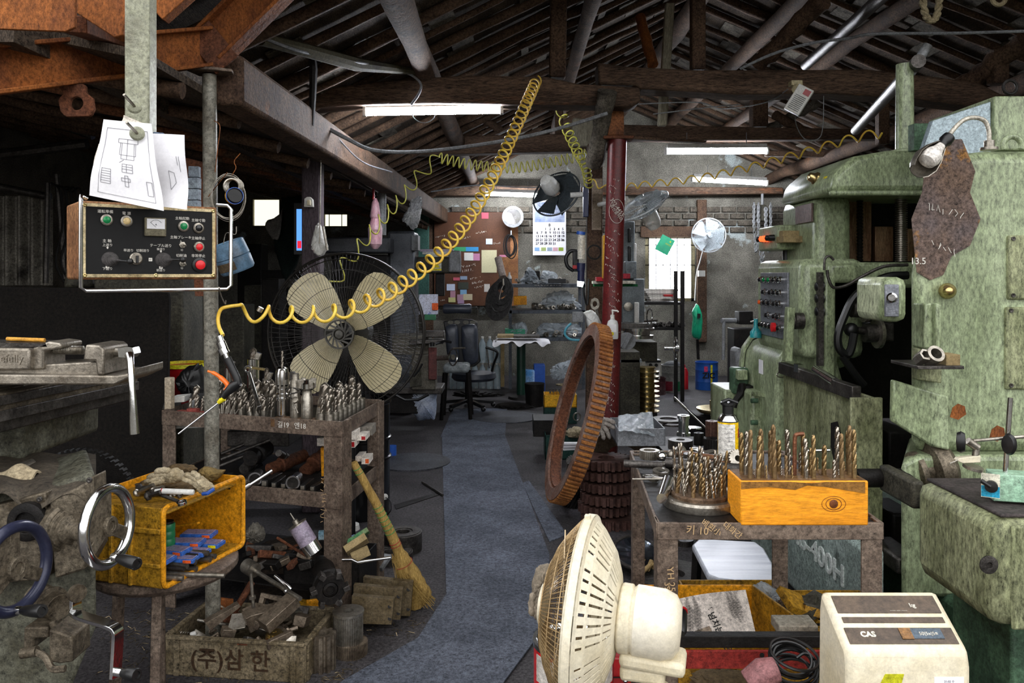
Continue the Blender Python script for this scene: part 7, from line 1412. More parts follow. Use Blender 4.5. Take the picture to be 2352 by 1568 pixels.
for j in range(5):
    g=G(); g.lathe([(0,0),(.018,0),(.016,.03),(0,.038)],onside(4.56+j*.055,1.71,1.5),12); part(g,'indicator_lamp',mat('lit_red_lamp','#ff4a22',emit=1.6) if j in(2,3) else BLACK,t)
g=G(); g.cyl((1.6,4.65,1.55),(1.6,4.65,1.65),.02); part(g,'lamp_stem',BLACK,t)
g=G(); g.box(P(1818,538,4.5),(.14,.12,.035)); g.box(P(1822,550,4.45),(.15,.12,.035)); solo(g,'sanding_block',CARD,'two flat blocks lying on the indicator box of the green machine','block')
g=G(); g.box((0,0,0),(.24,.1,.012),(0,0,0),onside(4.35,1.83,1.595)@Matrix.Rotation(rad(0),4,'Z')); part(g,'name_plate',mat('brown_name_plate','#7c6a66','#5d4440',.4,.4,dirt=.2),t,.002)
g=G(); g.lathe([(.035,0),(.035,.012),(.026,.02),(.02,.045),(0,.055)],onside(4.18,2.0,1.6)@Matrix.Rotation(rad(-20),4,'X'),20); part(g,'domed_lamp',BRASS,t)
g=G(); g.box((0,0,0),(.04,.05,.002),None,onside(4.03,1.97,1.585)); part(g,'yellow_sticker',YLM,t)
# pillar on the head
g=G(); c=Vector((P(2078,0,4.1).x,4.1,2.1)); g.cyl(c,c+UP*.48,.045,.042,28); part(g,'guide_pillar',GREEN,t)
g=G(); g.lathe([(.1,0),(.1,.03),(.06,.04),(0,.04)],TR(c),36); part(g,'pillar_flange',GREEN,t)
g=G(); g.cyl(c+Vector((.04,.02,.44)),c+Vector((.12,-.0,.58)),.024,n=16); part(g,'pillar_pipe',GREY,t)
# back panels and leadscrew
BRP=mat('oil_stained_panel','#b08c6c','#6f4a33',.45,.4,9,.5,.45,'#2a1a12',4,.15,.4,(3,3,.5))
for x0,x1,y0,Y in((1926,2002,445,4.45),(2010,2052,520,4.5),(2085,2112,525,4.5)): g=bbp(G(),x0,x1,y0,600,Y,.04); part(g,'slide_panel',BRP,t,.003)
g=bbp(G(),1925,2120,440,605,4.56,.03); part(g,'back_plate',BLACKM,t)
g=G(); a=P(2070,600,4.3);b_=P(2071,430,4.3); n=34; pr=[]
for k in range(n): z=(b_.z-a.z)*k/n; pr+=[(.031,z),(.031,z+.004),(.022,z+.006),(.022,z+.009)]
g.lathe(pr,TR(a),18); part(g,'lead_screw',STEEL,t)
g=G(); a=P(1975,605,4.38); n=22; pr=[]
for k in range(n): z=.018*k; pr+=[(.018,z),(.013,z+.009)]
g.lathe(pr,TR(a),12); part(g,'drag_chain',BLACKM,t)
# saddle arch and recess
for k in range(1): g=G(); g.ext([(1895,602),(2130,602),(2130,660),(2050,662),(1985,690),(1945,740),(1925,830),(1945,900),(1900,900),(1890,700)],4.05,.5); part(g,'arch_casting',GREEN,t,.02)
g=bbp(G(),1905,1980,605,650,3.98,.1); part(g,'saddle_block',GREEN,t,.02)
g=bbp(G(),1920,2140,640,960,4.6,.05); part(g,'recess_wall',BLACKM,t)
g=G(); g.bb(1.56,1.62,3.98,4.5,.9,1.5); part(g,'column_cheek',GREEN,t,.015)
for k,(y,) in enumerate(((658,),(685,),(715,))): g=G(); g.lathe([(.03,0),(.022,.035),(.01,.04),(0,.04)],onside(4.0+.0*k,P(0,y,4.0).z,1.56),16); part(g,'black_knob',BLACK,t)
g=bbp(G(),1880,1892,625,840,3.97,.03); part(g,'slide_bar',DSTEEL,t)
g=G(); g.lathe([(.06,0),(.06,.06),(.045,.065),(.045,.12),(0,.12)],onside(4.03,P(0,735,4.1).z,1.47)@Matrix.Scale(.7,4),26); part(g,'round_stop',DSTEEL,t)
g=G(); g.bar(P(1815,705,4.02),P(1808,830,4.02),.05,.04); part(g,'guard_post',GREEN,t,.006)
# hob head parts
for nm,p0,p1,r_ in(('spindle_nose',(1955,708),(1982,708),.045),('spindle_nose',(1982,705),(1990,705),.075),('cutter_arbor',(1960,757),(1985,760),.018),('cutter_arbor',(1985,765),(2012,765),.045),('arbor_disc',(2012,765),(2020,765),.075)): g=G(); g.cyl(P(*p0,3.95),P(*p1,3.95),r_,n=24); part(g,nm,DSTEEL if r_<.07 else STEEL,t)
g=G(); g.sph(P(1955,757,3.93),.035,14); part(g,'ball_knob',BLACK,t)
g=bbp(G(),2018,2055,740,785,3.95,.2); part(g,'arbor_block',DSTEEL,t,.01)
g=G(); g.ext([(1998,692),(2005,672),(2035,665),(2040,690),(2000,700)],3.85,.12); part(g,'clamp_bracket',BLACKM,t,.005)
for pts,r_ in(([(1900,620),(1903,640),(1915,660),(1945,655),(1980,635),(2030,612),(2085,608)],.008),([(2085,632),(2040,635),(1995,655),(1960,685),(1938,730),(1925,770),(1928,800),(1945,815),(1955,800),(1962,765)],.02),([(1935,818),(1950,840),(1972,870),(1985,885)],.018),([(1893,620),(1895,595),(1905,588),(1915,597)],.006)): g=G(); g.tube(smooth_path([P(x,y,3.9) for x,y in pts],6),r_,8); part(g,'coolant_hose',BLACK if r_>.01 else DSTEEL,t)
# right column
g=G(); g.prism([(1.50,.82),(1.50,1.5),(1.56,1.86),(1.64,1.955),(1.78,1.97),(3.4,1.97),(3.4,.82)],-.75,0,FACE((0,3.0,0))); wedge(g,3.3,.45); part(g,'right_column',GREEN,t,.05)
g=G(); g.prism([(0,0),(.05,-.03),(.1,-.01),(.13,.06),(.2,.1),(.24,.2),(.2,.3),(.22,.38),(.17,.5),(.1,.5),(.04,.46),(.02,.3),(-.02,.2)],0,.0025,FACE(P(2105,625,2.998))); part(g,'peeled_patch',mat('peeled_primer','#5e5351','#6b5749',.8,0,5,.5,.35,'#332e30',3,.3,.5,c3='#9a6f3e',c3s=7,c3t=.58),t)
g=G(); g.scribble(P(2125,470,2.99),(1,0,-.3),(0,0,1),.15,7,.0012,5); g.scribble(P(2140,555,2.99),(1,0,-.5),(0,0,1),.1,5,.0012,6); g.text('13.5',.035,FACE(P(2109,600,2.995)),.0006); part(g,'chalk_marks',CHALK,t)
for x0,x1,y0,y1 in((2317,2420,540,688),(2312,2420,705,895)):
    g=bbp(G(),x0,x1,y0,y1,2.985,.03); o=part(g,'cover_plate',GREENG,t,.008)
    for y in(y0+8,y1-10): g=G(); g.lathe([(.008,0),(.008,.004),(.004,.004),(0,.001)],FACE(P(x0+10,y,2.985)),12); part(g,'cover_screw',DSTEEL,o)
g=bbp(G(),2030,2088,636,740,2.85,.25); o=part(g,'switch_housing',GREEN,t,.03)
g=G(); g.box(P(2048,690,2.84),(.05,.01,.115)); part(g,'switch_plate',mat('grey_panel_plate','#7d8087'),o,.003)
g=G(); g.lathe([(.018,0),(.018,.025),(.012,.03),(0,.03)],FACE(P(2050,683,2.835),-30),18); part(g,'rotary_switch',CHROME,o)
g=G(); g.lathe([(.03,0),(.03,.012),(.025,.02),(.022,.045),(.01,.058),(0,.06)],FACE(P(2176,668,2.99),-25),24); part(g,'domed_lamp',BRASS,t)
g=G(); g.ext([(2125,697),(2150,695),(2150,800),(2122,800)],2.93,.09); g.ext([(2150,695),(2165,700),(2162,800),(2150,800)],2.9,.1); part(g,'tool_pocket',GREEN,t,.006)
g=G(); g.ext([(2110,800),(2165,805),(2163,880),(2108,872)],2.96,.05); part(g,'lower_pocket',GREENG,t,.004)
# lower column base
g=G(); g.prism([(1.44,.3),(1.44,.80),(1.50,.83),(3.4,.83),(3.4,.3)],-.9,0,FACE((0,2.95,0))); wedge(g,3.3,.5); part(g,'column_base',GREEN,t,.02)
g=G(); g.ext([(2052,872),(2180,910),(2182,1035),(2140,1025),(2050,968)],2.93,.03); part(g,'inspection_door',GREEN,t,.008)
for x,y in((2200,945),(2290,995)): g=G(); g.prism([(-.03,-.02),(.0,-.03),(.03,-.01),(.025,.02),(0,.03),(-.02,.015)],0,.002,FACE(P(x,y,2.945))); part(g,'paint_chip',RUSTO,t)
g=G(); g.bb(1.6,3.5,2.6,4.9,.0,.32); part(g,'machine_base',GREEND,t,.03)
# slanted name board with raised letters, guard plates, apron
g=G(); g.bb(1.28,1.36,2.9,4.3,.06,.5); part(g,'side_apron',mat('grey_green_apron','#a9b8b2','#8a9a93',.5,.1,8,.5,.4,'#2f332e',4,.2,.45),t,.02)
g=G()
MX=onside(3.36,.33,1.279)@Matrix.Diagonal((1.35,1,1,1)); g.text('HB-400H',.115,MX,.004,bold=.002); part(g,'raised_lettering',mat('pale_cast_letters','#dfe6e2','#c5cec9',.5,0,9,.5,.3),t)
g=G(); g.bb(1.465,1.48,3.22,4.3,.0,1.0); part(g,'splash_guard',GREENG,t,.004)
g=G(); g.bb(1.36,1.49,3.2,3.215,.05,1.005); part(g,'splash_guard',GREENG,t,.004)
g=G(); g.bb(1.43,1.47,3.35,4.28,.97,1.03); part(g,'guard_top_rail',DSTEEL,t,.004)
g=G(); g.cyl((1.44,3.55,1.02),(1.44,3.78,1.05),.02,n=12); g.box((1.44,4.0,1.03),(.03,.06,.04)); part(g,'rail_latch',CHROME,t)
g=G(); g.prism([(0,0),(.09,.03),(.1,.1),(.04,.18),(-.03,.16),(-.03,.05)],0,.003,onside(3.62,.66,1.463)); part(g,'black_stain',BLACKM,t)
# rounded motor cover on the left
YM=4.35; g=G(); prof=[(1.44,.3),(1.44,.95),(1.45,1.03),(1.49,1.09),(1.55,1.12),(1.66,1.12),(1.66,.3)]; g.prism(prof,-.6,0,FACE((0,YM,0))); part(g,'motor_cover',GREEN,t,.02)
g=G(); g.prism([(1.415,.35),(1.415,.95),(1.43,1.05),(1.48,1.12),(1.55,1.15),(1.62,1.15),(1.62,1.13),(1.55,1.13),(1.49,1.10),(1.445,1.03),(1.435,.95),(1.435,.35)],-.62,-.57,FACE((0,YM,0))); part(g,'cover_flange',GREEN,t,.004)
g=G(); g.box((1.437,4.6,P(0,842,4.6).z),(.004,.07,.08)); part(g,'paper_label',PAPER,t)
g=G(); g.torus(.03,.003,FACE(P(1795,860,YM-.02),30)@Matrix.Diagonal((1.2,.5,1,1)),20,6); part(g,'pull_ring',STEEL,t)
# coolant pump tank to the left
t=T('coolant_tank','green coolant tank with a small pump motor left of the green machine','tank',(1.32,4.9,0)); Yt=4.9
g=bbp(G(),1664,1725,895,1075,Yt,.35); part(g,'tank_body',GREEN,t,.01)
g=bbp(G(),1725,1772,900,1090,Yt-.3,.3); part(g,'tank_cover',GREEN,t,.02)
g=bbp(G(),1684,1720,845,905,Yt-.05,.1); part(g,'pump_motor',GREEND,t,.012); g=bbp(G(),1695,1718,850,873,Yt-.1,.06); part(g,'terminal_box',GREEN,t,.006)
g=G(); g.tube(smooth_path([P(1705,880,4.75),P(1704,900,4.75),P(1690,920,4.75),P(1685,935,4.75)],5),.02,8); g.lathe([(0,0),(.06,0),(.05,.05),(0,.05)],TR(P(1715,903,4.8)),18); part(g,'pump_hose',BLACKM,t)
g=G(); g.tube([P(1727,903,4.55),P(1760,908,4.55),P(1774,925,4.55),P(1774,1040,4.55)],.014,8); part(g,'pipe_rail',GREEN,t)
for y in(920,970): g=G(); g.cyl(P(1725,y,4.55),P(1740,y,4.55),.014); part(g,'hinge',GREEND,t)
boxat('hose_box',1692,1712,800,850,5.6,.2,GREY,'pale rounded grey cover behind the green motor cover','cover',.04)
# electrical box on top and lamp
t=T('electric_cabinet','green and pale blue switch cabinet standing high behind the green column','cabinet',(2.4,3.7,2.0)); 
a=P(2285,220,3.45); g=G(); g.bb(a.x,3.4,3.45,4.0,P(0,345,3.45).z,a.z); part(g,'front_panel',GREEN,t,.008)
g=G(); g.prism([(P(2105,290,3.5).x,2.0),(P(2135,285,3.5).x,2.17),(a.x-.005,a.z-.02),(a.x-.005,2.0)],-.04,0,FACE((0,3.47,0))); part(g,'side_panel',mat('pale_blue_grey_sheet','#a5b5bd','#93a3aa',.35,.2,30,.5,.15,'#4a5a55',9,.05,.35),t,.003)
g=bbp(G(),2100,2145,283,345,3.7,.06); part(g,'green_panel',GREEND,t,.003)
g=G(); g.torus(.03,.007,FACE(P(2320,200,3.5)),20,8); part(g,'lifting_ring',BLACKM,t)
t=T('gooseneck_lamp','bulb lamp on a bent gooseneck standing on the green column','lamp',P(2278,345,2.95)); YL=2.9
g=G(); g.lathe([(.03,0),(.03,.01),(.018,.012),(.018,.035),(0,.035)],TR(P(2272,345,YL)),22); part(g,'lamp_base',STEEL,t)
pts=smooth_path([P(2272,325,YL),P(2271,300,YL),P(2262,278,YL),P(2240,270,YL-.01),P(2215,275,YL-.02),P(2195,292,YL-.03),P(2177,314,YL-.04)],7); g=G(); g.tube(pts,[.0075+.001*(i%2) for i in range(len(pts))],10); part(g,'gooseneck',mat('cream_flex','#c5bfb0','#a9a294',.35,.3),t)
a=P(2182,312,YL-.04); b_=P(2152,345,YL-.06); g=G(); g.lathe([(.012,0),(.021,.006),(.023,.03),(.017,.04),(.017,.055),(0,.055)],ALIGN(a,b_),20); part(g,'lamp_socket',BLACK,t)
d=(b_-a).normalized(); M=ALIGN(a+d*.05,b_+d*.05); g=G(); g.lathe([(.0,0),(.014,.0),(.02,.03),(.033,.055),(.036,.075),(.03,.095),(0,.105)],M,24); part(g,'bulb',mat('white_bulb','#e6e0d8','#dcd5cc',.2,dirt=.05),t)
g=G(); pr=[(.02,.0),(.042,.05),(.05,.09),(.042,.13),(.03,.15)]; rs=[]
for r_,z in pr: rs.append(g._v([(r_*math.cos(rad(a_)),r_*math.sin(rad(a_)),z) for a_ in range(80,281,20)]+[((r_-.003)*math.cos(rad(a_)),(r_-.003)*math.sin(rad(a_)),z) for a_ in range(280,79,-20)],M))
g.loft(rs); part(g,'lamp_shade',STEEL,t)
g=G(); g.torus(.035,.011,FACE(P(2325,335,3.0))@Matrix.Translation((0,0,0)),24,10,-20,200); solo(g,'eye_bolt',GREEN,'green lifting eye bolt on top of the column at the right edge','eye bolt')
for k,(x,y,r_,lb) in enumerate(((2118,820,.022,'left hexagonal ring nut on the green column ledge'),(2142,818,.03,'larger round ring on the green column ledge'))): g=G(); g.tub(r_*.65,r_,-.025,.025,TR(P(x,y,2.8),(60,10,0)),6 if k==0 else 28); solo(g,'steel_ring',STEEL,lb,'ring')
boxat('bearing_box',2173,2206,814,840,2.8,.08,CARD,'small tan carton on the green column ledge','carton',.002); boxat('column_ledge',2108,2215,840,848,2.78,.2,DSTEEL,'dark ledge on the green column carrying two rings','ledge',.002)
g=G(); g.cyl(P(1960,1098,2.9),P(2112,1096,3.0),.034,n=20); t=solo(g,'dark_shaft',BLACKM,'long thick dark shaft behind the pine block','shaft')
g=G(); M=ALIGN(P(2095,1085,3.0),P(2170,1070,3.0)); g.lathe([(.04,0),(.075,.01),(.075,.03),(.055,.04),(.055,.06),(.1,.07),(.1,.12),(.08,.14),(0,.14)],M,32); part(g,'flanged_pulley',CAST,t)
for k,(x0,x1,y0,y1,Y,mm) in enumerate(((2040,2100,990,1090,3.4,BLACKM),(2050,2110,1180,1260,3.3,BLACKM),(2095,2125,1105,1170,2.7,GREYD),(2060,2120,1280,1320,3.0,DSTEEL))): boxat('machine_casting',x0,x1,y0,y1,Y,.25,mm,('dark casting behind the thick shaft','dark motor block low behind the right cart','grey bracket under the flanged pulley','flat steel block in shadow right of the cart')[k],'casting',.012)
# ---- green casing at the lower right with magnet base
t=T('green_gear_casing','rounded green gear casing on a stand at the lower right edge','machine',(1.6,2.4,0))
g=G(); g.bb(1.27,2.2,2.1,2.52,.56,.857); part(g,'casing_box',GREENG,t,.045)
g=G(); g.bb(1.315,2.2,2.092,2.105,.565,.84); part(g,'front_cover',GREENG,t,.03)
g=G(); g.bb(1.3,2.2,2.12,2.5,.852,.862); part(g,'greasy_top',mat('black_grease','#35302f','#4b4342',.7,0,14,.5,.4,'#1e1a18',4,.5,.4),t,.004)
g=G(); g.lathe([(.024,0),(.024,.004),(.016,.006),(.008,.006),(.007,.0),(0,-.002)],FACE(P(2270,1296,2.09)),24); part(g,'filler_plug',DSTEEL,t)
g=G(); g.bb(1.38,2.2,2.2,2.5,.0,.57); part(g,'stand',GREEND,t,.01)
t=T('dial_test_stand','magnetic base with a green block, steel rod and dial test indicator','gauge stand',P(2305,1147,2.25))
g=G(); g.box(P(2318,1115,2.24),(.1,.07,.075),(0,0,-15)); part(g,'magnet_block',mat('pale_green_magnet','#a9cdb2','#93bb9e',.35,0,9,.5,.12),t,.003)
M=FACE(P(2275,1115,2.195),-32); g=G(); g.box((0,0,0),(.045,.066,.002),None,M); part(g,'front_label',mat('label_cream','#e0dcc8','#d2ceb8',bump=0,dirt=.1),t); g=G(); g.box((0,-.016,.0015),(.044,.03,.001),None,M); part(g,'blue_label',mat('label_cyan','#2a9cc0',bump=0,dirt=.1),t)
g=G(); g.lathe([(.016,0),(.016,.012),(0,.014)],M@Matrix.Translation((.002,.0,.002)),20); g.tube([M@Vector((0,0,.012)),M@Vector((-.022,.014,.014))],.006,8); part(g,'magnet_switch',BLACK,t)
g=G(); g.cyl(P(2309,1084,2.24),P(2321,913,2.24),.0068,n=14); part(g,'upright_rod',CHROME,t)
g=G(); g.cyl(P(2380,1000,2.2),P(2235,1012,2.2),.005,n=12); part(g,'cross_rod',STEEL,t)
for x,y,sx in((2318,1020,1),(2207,1015,-1)): g=G(); g.lathe([(0,-.012),(.02,-.01),(.024,0),(.02,.01),(0,.012)],FACE(P(x,y,2.18),-60*sx)@Matrix.Diagonal((.8,1.25,1,1)),20); part(g,'clamp_knob',BLACK,t)
g=G(); g.cyl(P(2222,1012,2.19),P(2245,1028,2.19),.011,n=12); g.cyl(P(2243,1030,2.19),P(2240,1048,2.19),.009,n=12); part(g,'clamp_joint',STEEL,t)
g=G(); g.ext([(2203,1052),(2253,1046),(2253,1062),(2212,1064),(2198,1058)],2.18,.02); part(g,'indicator_body',IVORY,t,.002)
g=G(); g.lathe([(0,0),(.026,0),(.026,.008),(0,.009)],TR(P(2234,1076,2.19),(10,10,0)),26); part(g,'indicator_dial',STEEL,t); g=G(); g.cyl(P(2200,1056,2.18),P(2181,1064,2.17),.0015,n=6); part(g,'stylus',STEEL,t)
# ================================================================ right cart
ZR=.877; rFL=Vector((.365,2.0,0)); rFR=Vector((.93,2.0,0)); rBL=Vector((.42,2.82,0)); rBR=Vector((.96,2.82,0)); RC=(rFL,rFR,rBR,rBL)
t=T('tool_cart','brown angle iron cart with drill bits at the front right','cart',(.66,2.4,0)); HZ=(Vector((1,0,0)))
leg(rFL,side=1,dr=HZ,w=.052,zt=ZR,pa=t); leg(rFR,side=-1,dr=HZ,w=.052,zt=ZR,pa=t); leg(rBL-Vector((0,.05,0)),side=1,dr=HZ,w=.042,zt=ZR,pa=t); leg(rBR-Vector((0,.05,0)),side=-1,dr=HZ,w=.055,zt=ZR,pa=t)
for a,c,nm in((rFL,rFR,'front_rail'),(rFR,rBR,'side_rail'),(rBR,rBL,'back_rail'),(rBL,rFL,'side_rail')): rail(a,c,ZR,.042,nm,t)
shelf(ZR-.012,'top_shelf',t,RC); shelf(.3,'lower_shelf',t,RC); g=G(); g.bb(.38,.92,2.0,2.03,.562,.592); part(g,'shelf_angle',BLACKM,t,.002)
g=G(); quad(g,rFL+Vector((.0,-.006,.515)),rFR+Vector((0,-.006,.515)),rFR+Vector((0,-.006,.56)),rFL+Vector((0,-.006,.56)),.008); o=part(g,'red_rail',RIM,t,.001)
g=G(); g.lathe([(.006,0),(.006,.0015),(0,.0015)],FACE(P(1750,1504,1.985)),14); part(g,'rail_hole',BLACK,o)
g=G(); y0=1.998-.005
for s_,x,y,sz,ro in(('키 10',1600,1217,.026,-4),('베횐小',1632,1210,.02,-35),('대화간',1680,1216,.02,-38),('YH 25×20',1541,1345,.024,-85),('39.5',1531,1350,.02,-88)): g.text(s_,sz,FACE((P(x,0,2.0).x,y0,P(0,y,2.0).z),0,0,ro),.0004)
part(g,'chalk_lettering',TAN,t)
# pine block with twist drills
bx0,bx1=P(1700,0,2.0).x,P(1993,0,2.0).x; zb=ZR-.006; zt=zb+.112
g=G(); g.bb(bx0,bx1,1.995,2.12,zb,zt); t=solo(g,'pine_block',PINE,'orange oiled pine block full of twist drills on the right cart','wooden block',bevel=.004)
g=G(); g.bb(bx0+.004,bx1-.004,1.999,2.116,zt-.002,zt+.0008); part(g,'oily_top_face',mat('oily_wood_top','#6f5230','#54391f',.6,0,12,.5,.4,'#2b1c10',6,.3,.4),t)
g=G(); g.prism([(-.02,0),(.11,.0),(.16,.004),(.2,-.0),(.3,.0),(.3,.032),(.2,.014),(.15,.01),(.12,.022),(.05,.014),(-.02,.02)],0,.001,Matrix.Translation((0,0,0))@Matrix(((1,0,0,bx0+.02),(0,0,-1,1.9945),(0,-1,0,zt-.002),(0,0,0,1)))@Matrix.Diagonal((.97,.9,1,1))); part(g,'oil_stain',mat('oil_stain','#7a5426','#8f652c',.5,0,9,.5,.2),t)
g=G(); g.lathe([(0,0),(.011,0),(.009,.001),(0,.0012)],FACE(P(1915,1157,1.994)),20); g.torus(.017,.0008,FACE(P(1915,1157,1.9945))@Matrix.Diagonal((1.15,.85,1,1)),24,4); g.torus(.024,.0006,FACE(P(1915,1157,1.9945))@Matrix.Diagonal((1.25,.8,1,1)),24,4); part(g,'wood_knot',mat('brown_knot','#7d4622','#5f3318',.6,dirt=.2),t)
DR=[mat('straw_drill','#b59a6c','#7d6544',.3,.85,20,.5,.3,'#33271a',9,.15,.25),mat('bright_drill','#c2b9ab','#8a8074',.2,.95,20,.5,.25,'#3a3028',9,.1,.2),mat('brown_drill','#8d7450','#6e5638',.4,.6,20,.5,.25,'#33271a',9,.15,.25)]
pd=[proto_cutter('twist_drill',.0055,.035,.085,11,DR[i],DR[i],rs=.0052,cat='drill bit') for i in range(3)]
pkd=[kids(o) for o in pd]; ud=set()
def drill(k,loc,e,sx,sz,lab,grp):
    if k in ud: o=dup(pd[k],loc,e,(sx,sx,sz),lab,grp,pkd[k])
    else: ud.add(k); o=pd[k]; o.location=loc; o.rotation_euler=[rad(a) for a in e]; o.scale=(sx,sx,sz); o['label']=lab; o['group']=grp
    return o
zx=[1060,1090,1125,1190,1225,1285,1322,1355,1425,1440,1525,1555,1575,1635,1665,1715,1797,1820,1860,1918,1960,1998,2015,1126,1155,1210,1258,1307,1372,1415,1465,1590,1610,1832,1880]
zy=[145,135,125,170,115,130,80,205,120,275,305,145,195,165,350,245,365,100,155,90,120,130,285,245,440,385,410,440,415,330,410,425,270,440,380]
dd=sorted(zip(zx,zy)); 
for i,(x,y) in enumerate(dd):
    dep=(2.09,2.055,2.02)[i%3]; px=1400+x/3.485; py=950+y/3.485; Z1=P(0,py,dep).z; L_=max(Z1-zt,.012)+.012; X=min(max(P(px,0,dep).x,bx0+.01),bx1-.01)
    w=1.15 if L_>.09 else (.85 if L_>.055 else .5)
    drill(random.choice((0,0,1,2)) if L_>.05 else random.choice((0,1)),(X,dep,zt-.012),(R(-2,2),R(-2,2),R(0,360)),w*R(.9,1.1),L_/.123,'%s twist drill from the left among those in the pine block'%(ORD[i] if i<20 else ('twenty '+ORD[i-20] if i<29 else 'thirty '+ORD[i-30] if i>29 else 'thirtieth')),'twist drills in the pine block')
g=G(); p=P(1825,1090,2.05); g.tube(smooth_path([p,P(1825,1050,2.05),P(1826,1005,2.05),P(1832,997,2.05),P(1846,996,2.05)],5),.0055,8); solo(g,'hex_key',mat('copper_brown_key','#8a5a40','#6f4632',.4,.6),'rust brown bent hex key standing in the pine block','hex key')
# round disc of drills
dc=Vector((P(1608,0,2.17).x,2.17,ZR-.006)); t=T('drill_disc','round steel flange holding a crowd of twist drills left of the pine block','drill holder',dc)
g=G(); g.lathe([(0,0),(.097,0),(.1,.004),(.1,.02),(.094,.026),(0,.026)],TR(dc),56); part(g,'flange',STEEL,t)
g=G(); g.lathe([(0,.026),(.078,.026),(.078,.034),(.074,.038),(0,.038)],TR(dc),48); part(g,'raised_hub',mat('rust_brown_hub','#6e5a48','#54402f',.6,.4,14,.5,.4,'#2b1f17'),t)
k=0
for nr,rr_ in((7,.02),(11,.045),(15,.066)):
    for i in range(nr):
        a=6.2832*i/nr+R(-.15,.15); q=dc+Vector((rr_*math.cos(a),rr_*math.sin(a),.03)); L_=R(.05,.075) if q.y<dc.y-.03 else (R(.09,.14) if q.y>dc.y+.01 else R(.07,.12))
        drill(random.choice((0,1,1,2)),q,(R(-7,7),R(-8,8),R(0,360)),R(.7,1.15),L_/.123,'%s drill of the %s ring on the round steel flange'%(ORD[i],('inner','middle','outer')[nr>7 and (1 if nr==11 else 2)]),'drills standing in the round flange'); k+=1
# spray can
c=Vector((P(1678,0,2.57).x,2.6,ZR-.006)); t=T('spray_can','yellow and white spray can with a black cap behind the pine block','spray can',c); M=TR(c)
g=G(); g.lathe([(0,0),(.031,0),(.033,.004),(.033,.15),(0,.15)],M,32); part(g,'can_body',mat('yellow_can','#f2c414','#e8b80f',.3,dirt=.08,bump=0),t)
g=G(); arcp(g,c,.0336,-1.5,.45,.005,.145); part(g,'white_label',mat('label_paper','#dcd9d2','#c5c2bc',.5,dirt=.15),t); g=G(); arcp(g,c,.0336,.95,1.4,.1,.13); part(g,'red_label',RED,t)
g=G()
for k in range(9): g.scribble(c+Vector((-.022,-.0345,.13-.013*k)),(1,0,0),(0,0,1),.03,10,.0005,k)
part(g,'fine_print',INKG,t)
g=G(); g.lathe([(.033,.15),(.034,.154),(.026,.17),(.018,.175),(0,.175)],M,32); part(g,'can_shoulder',CHROME,t)
g=G(); g.lathe([(.018,.172),(.018,.2),(.024,.205),(.024,.212),(0,.214)],M,24); g.tube([c+Vector((-.02,0,.212)),c+Vector((0,-.005,.222)),c+Vector((.03,0,.21))],.006,8); part(g,'spray_cap',BLACK,t)
# tools on the cart
def onr(x,y,dz=0): return PZ(x,y,ZR+dz)
def hammer(lab,a,b_,hr,ball=True):
    t=T('ball_peen_hammer',lab,'hammer',a); g=G(); g.tube([a,a.lerp(b_,.5),b_],[.011,.013,.01],10); part(g,'hammer_handle',mat('brown_tool_handle','#7d5436','#5f3d26',.6,dirt=.3),t); d=Vector((-(b_-a).y,(b_-a).x,0)).normalized(); g=G(); g.lathe([(0,-.045),(.018,-.045),(.018,-.02),(.012,-.012),(.015,0),(.012,.012),(.01,.018)],ALIGN(b_,b_+d),18); g.sph(b_+d*.03,.017,14); part(g,'hammer_head',STEEL,t)
hammer('ball peen hammer with a long brown handle lying behind the drill flange',onr(1700,1062,.02),onr(1552,1040,.02),1)
hammer('second hammer whose ball head points at the left cart edge',onr(1715,1072,.02),onr(1585,1062,.015),1)
gearthing(onr(1492,1052),.034,.028,34,.02,'small spur gear ring lying at the rear of the right cart',STEEL,.003)
gearthing(onr(1590,1062,.0),.03,.03,26,.012,'knurled steel wheel beside the hammers on the right cart',DSTEEL,.003)
gearthing(onr(1680,1062,.02),.03,.05,20,.01,'tilted splined gear at the foot of the spray can',STEEL,.004,(60,20,0))
for k,(a,c_,r_,mm,lb) in enumerate((((1433,1064),(1522,1068),.012,DSTEEL,'dark round grip bar reaching over the left edge of the right cart'),((1530,1062),(1700,1078),.018,DSTEEL,'thick dark bar lying across the middle of the right cart'),((1452,1100),(1540,1100),.003,STEEL,'thin scriber pointing over the left edge of the right cart'),((1560,1050),(1700,1046),.006,CHROME,'bright thin bar behind the hammers on the right cart'),((1640,1085),(1720,1095),.009,BLACK,'black rod beside the drill flange on the right cart'),((1845,1035),(1905,1034),.006,CHROME,'bright rod behind the pine block'),((1640,1130),(1720,1135),.006,STEEL,'steel pin between the drill flange and pine block'))):
    g=G(); A_=onr(*a,.015);B_=onr(*c_,.015); g.cyl(A_,B_,r_,n=12); solo(g,'steel_bar',mm,lb,'bar')
for k,(a,c_,w,lb) in enumerate((((1530,1100),(1500,1096),.016,'ring spanner lying at the left edge of the right cart'),((1640,1052),(1600,1034),.016,'large spanner end behind the drill flange'),((1700,1100),(1660,1078),.014,'spanner lying against the pine block'))): spanner('ring_spanner',lb,onr(*a,.008),onr(*c_,.008),w,.006,(0,0,1),STEEL,.017)
for k,(x,y,r_,lb) in enumerate(((1522,1068,.022,'dark bearing ring in front of the grip bar'),(1518,1085,.026,'flat steel washer at the left edge of the right cart'),(1500,1100,.018,'smaller washer beside the scriber'),(1640,1050,.035,'large shiny ring at the rear of the right cart'),(1545,1055,.02,'bright ring between the gears on the right cart'))): g=G(); g.tub(r_*.55,r_,0,.008,TR(onr(x,y),(8*k,0,0)),26); solo(g,'steel_washer',STEEL,lb,'washer')
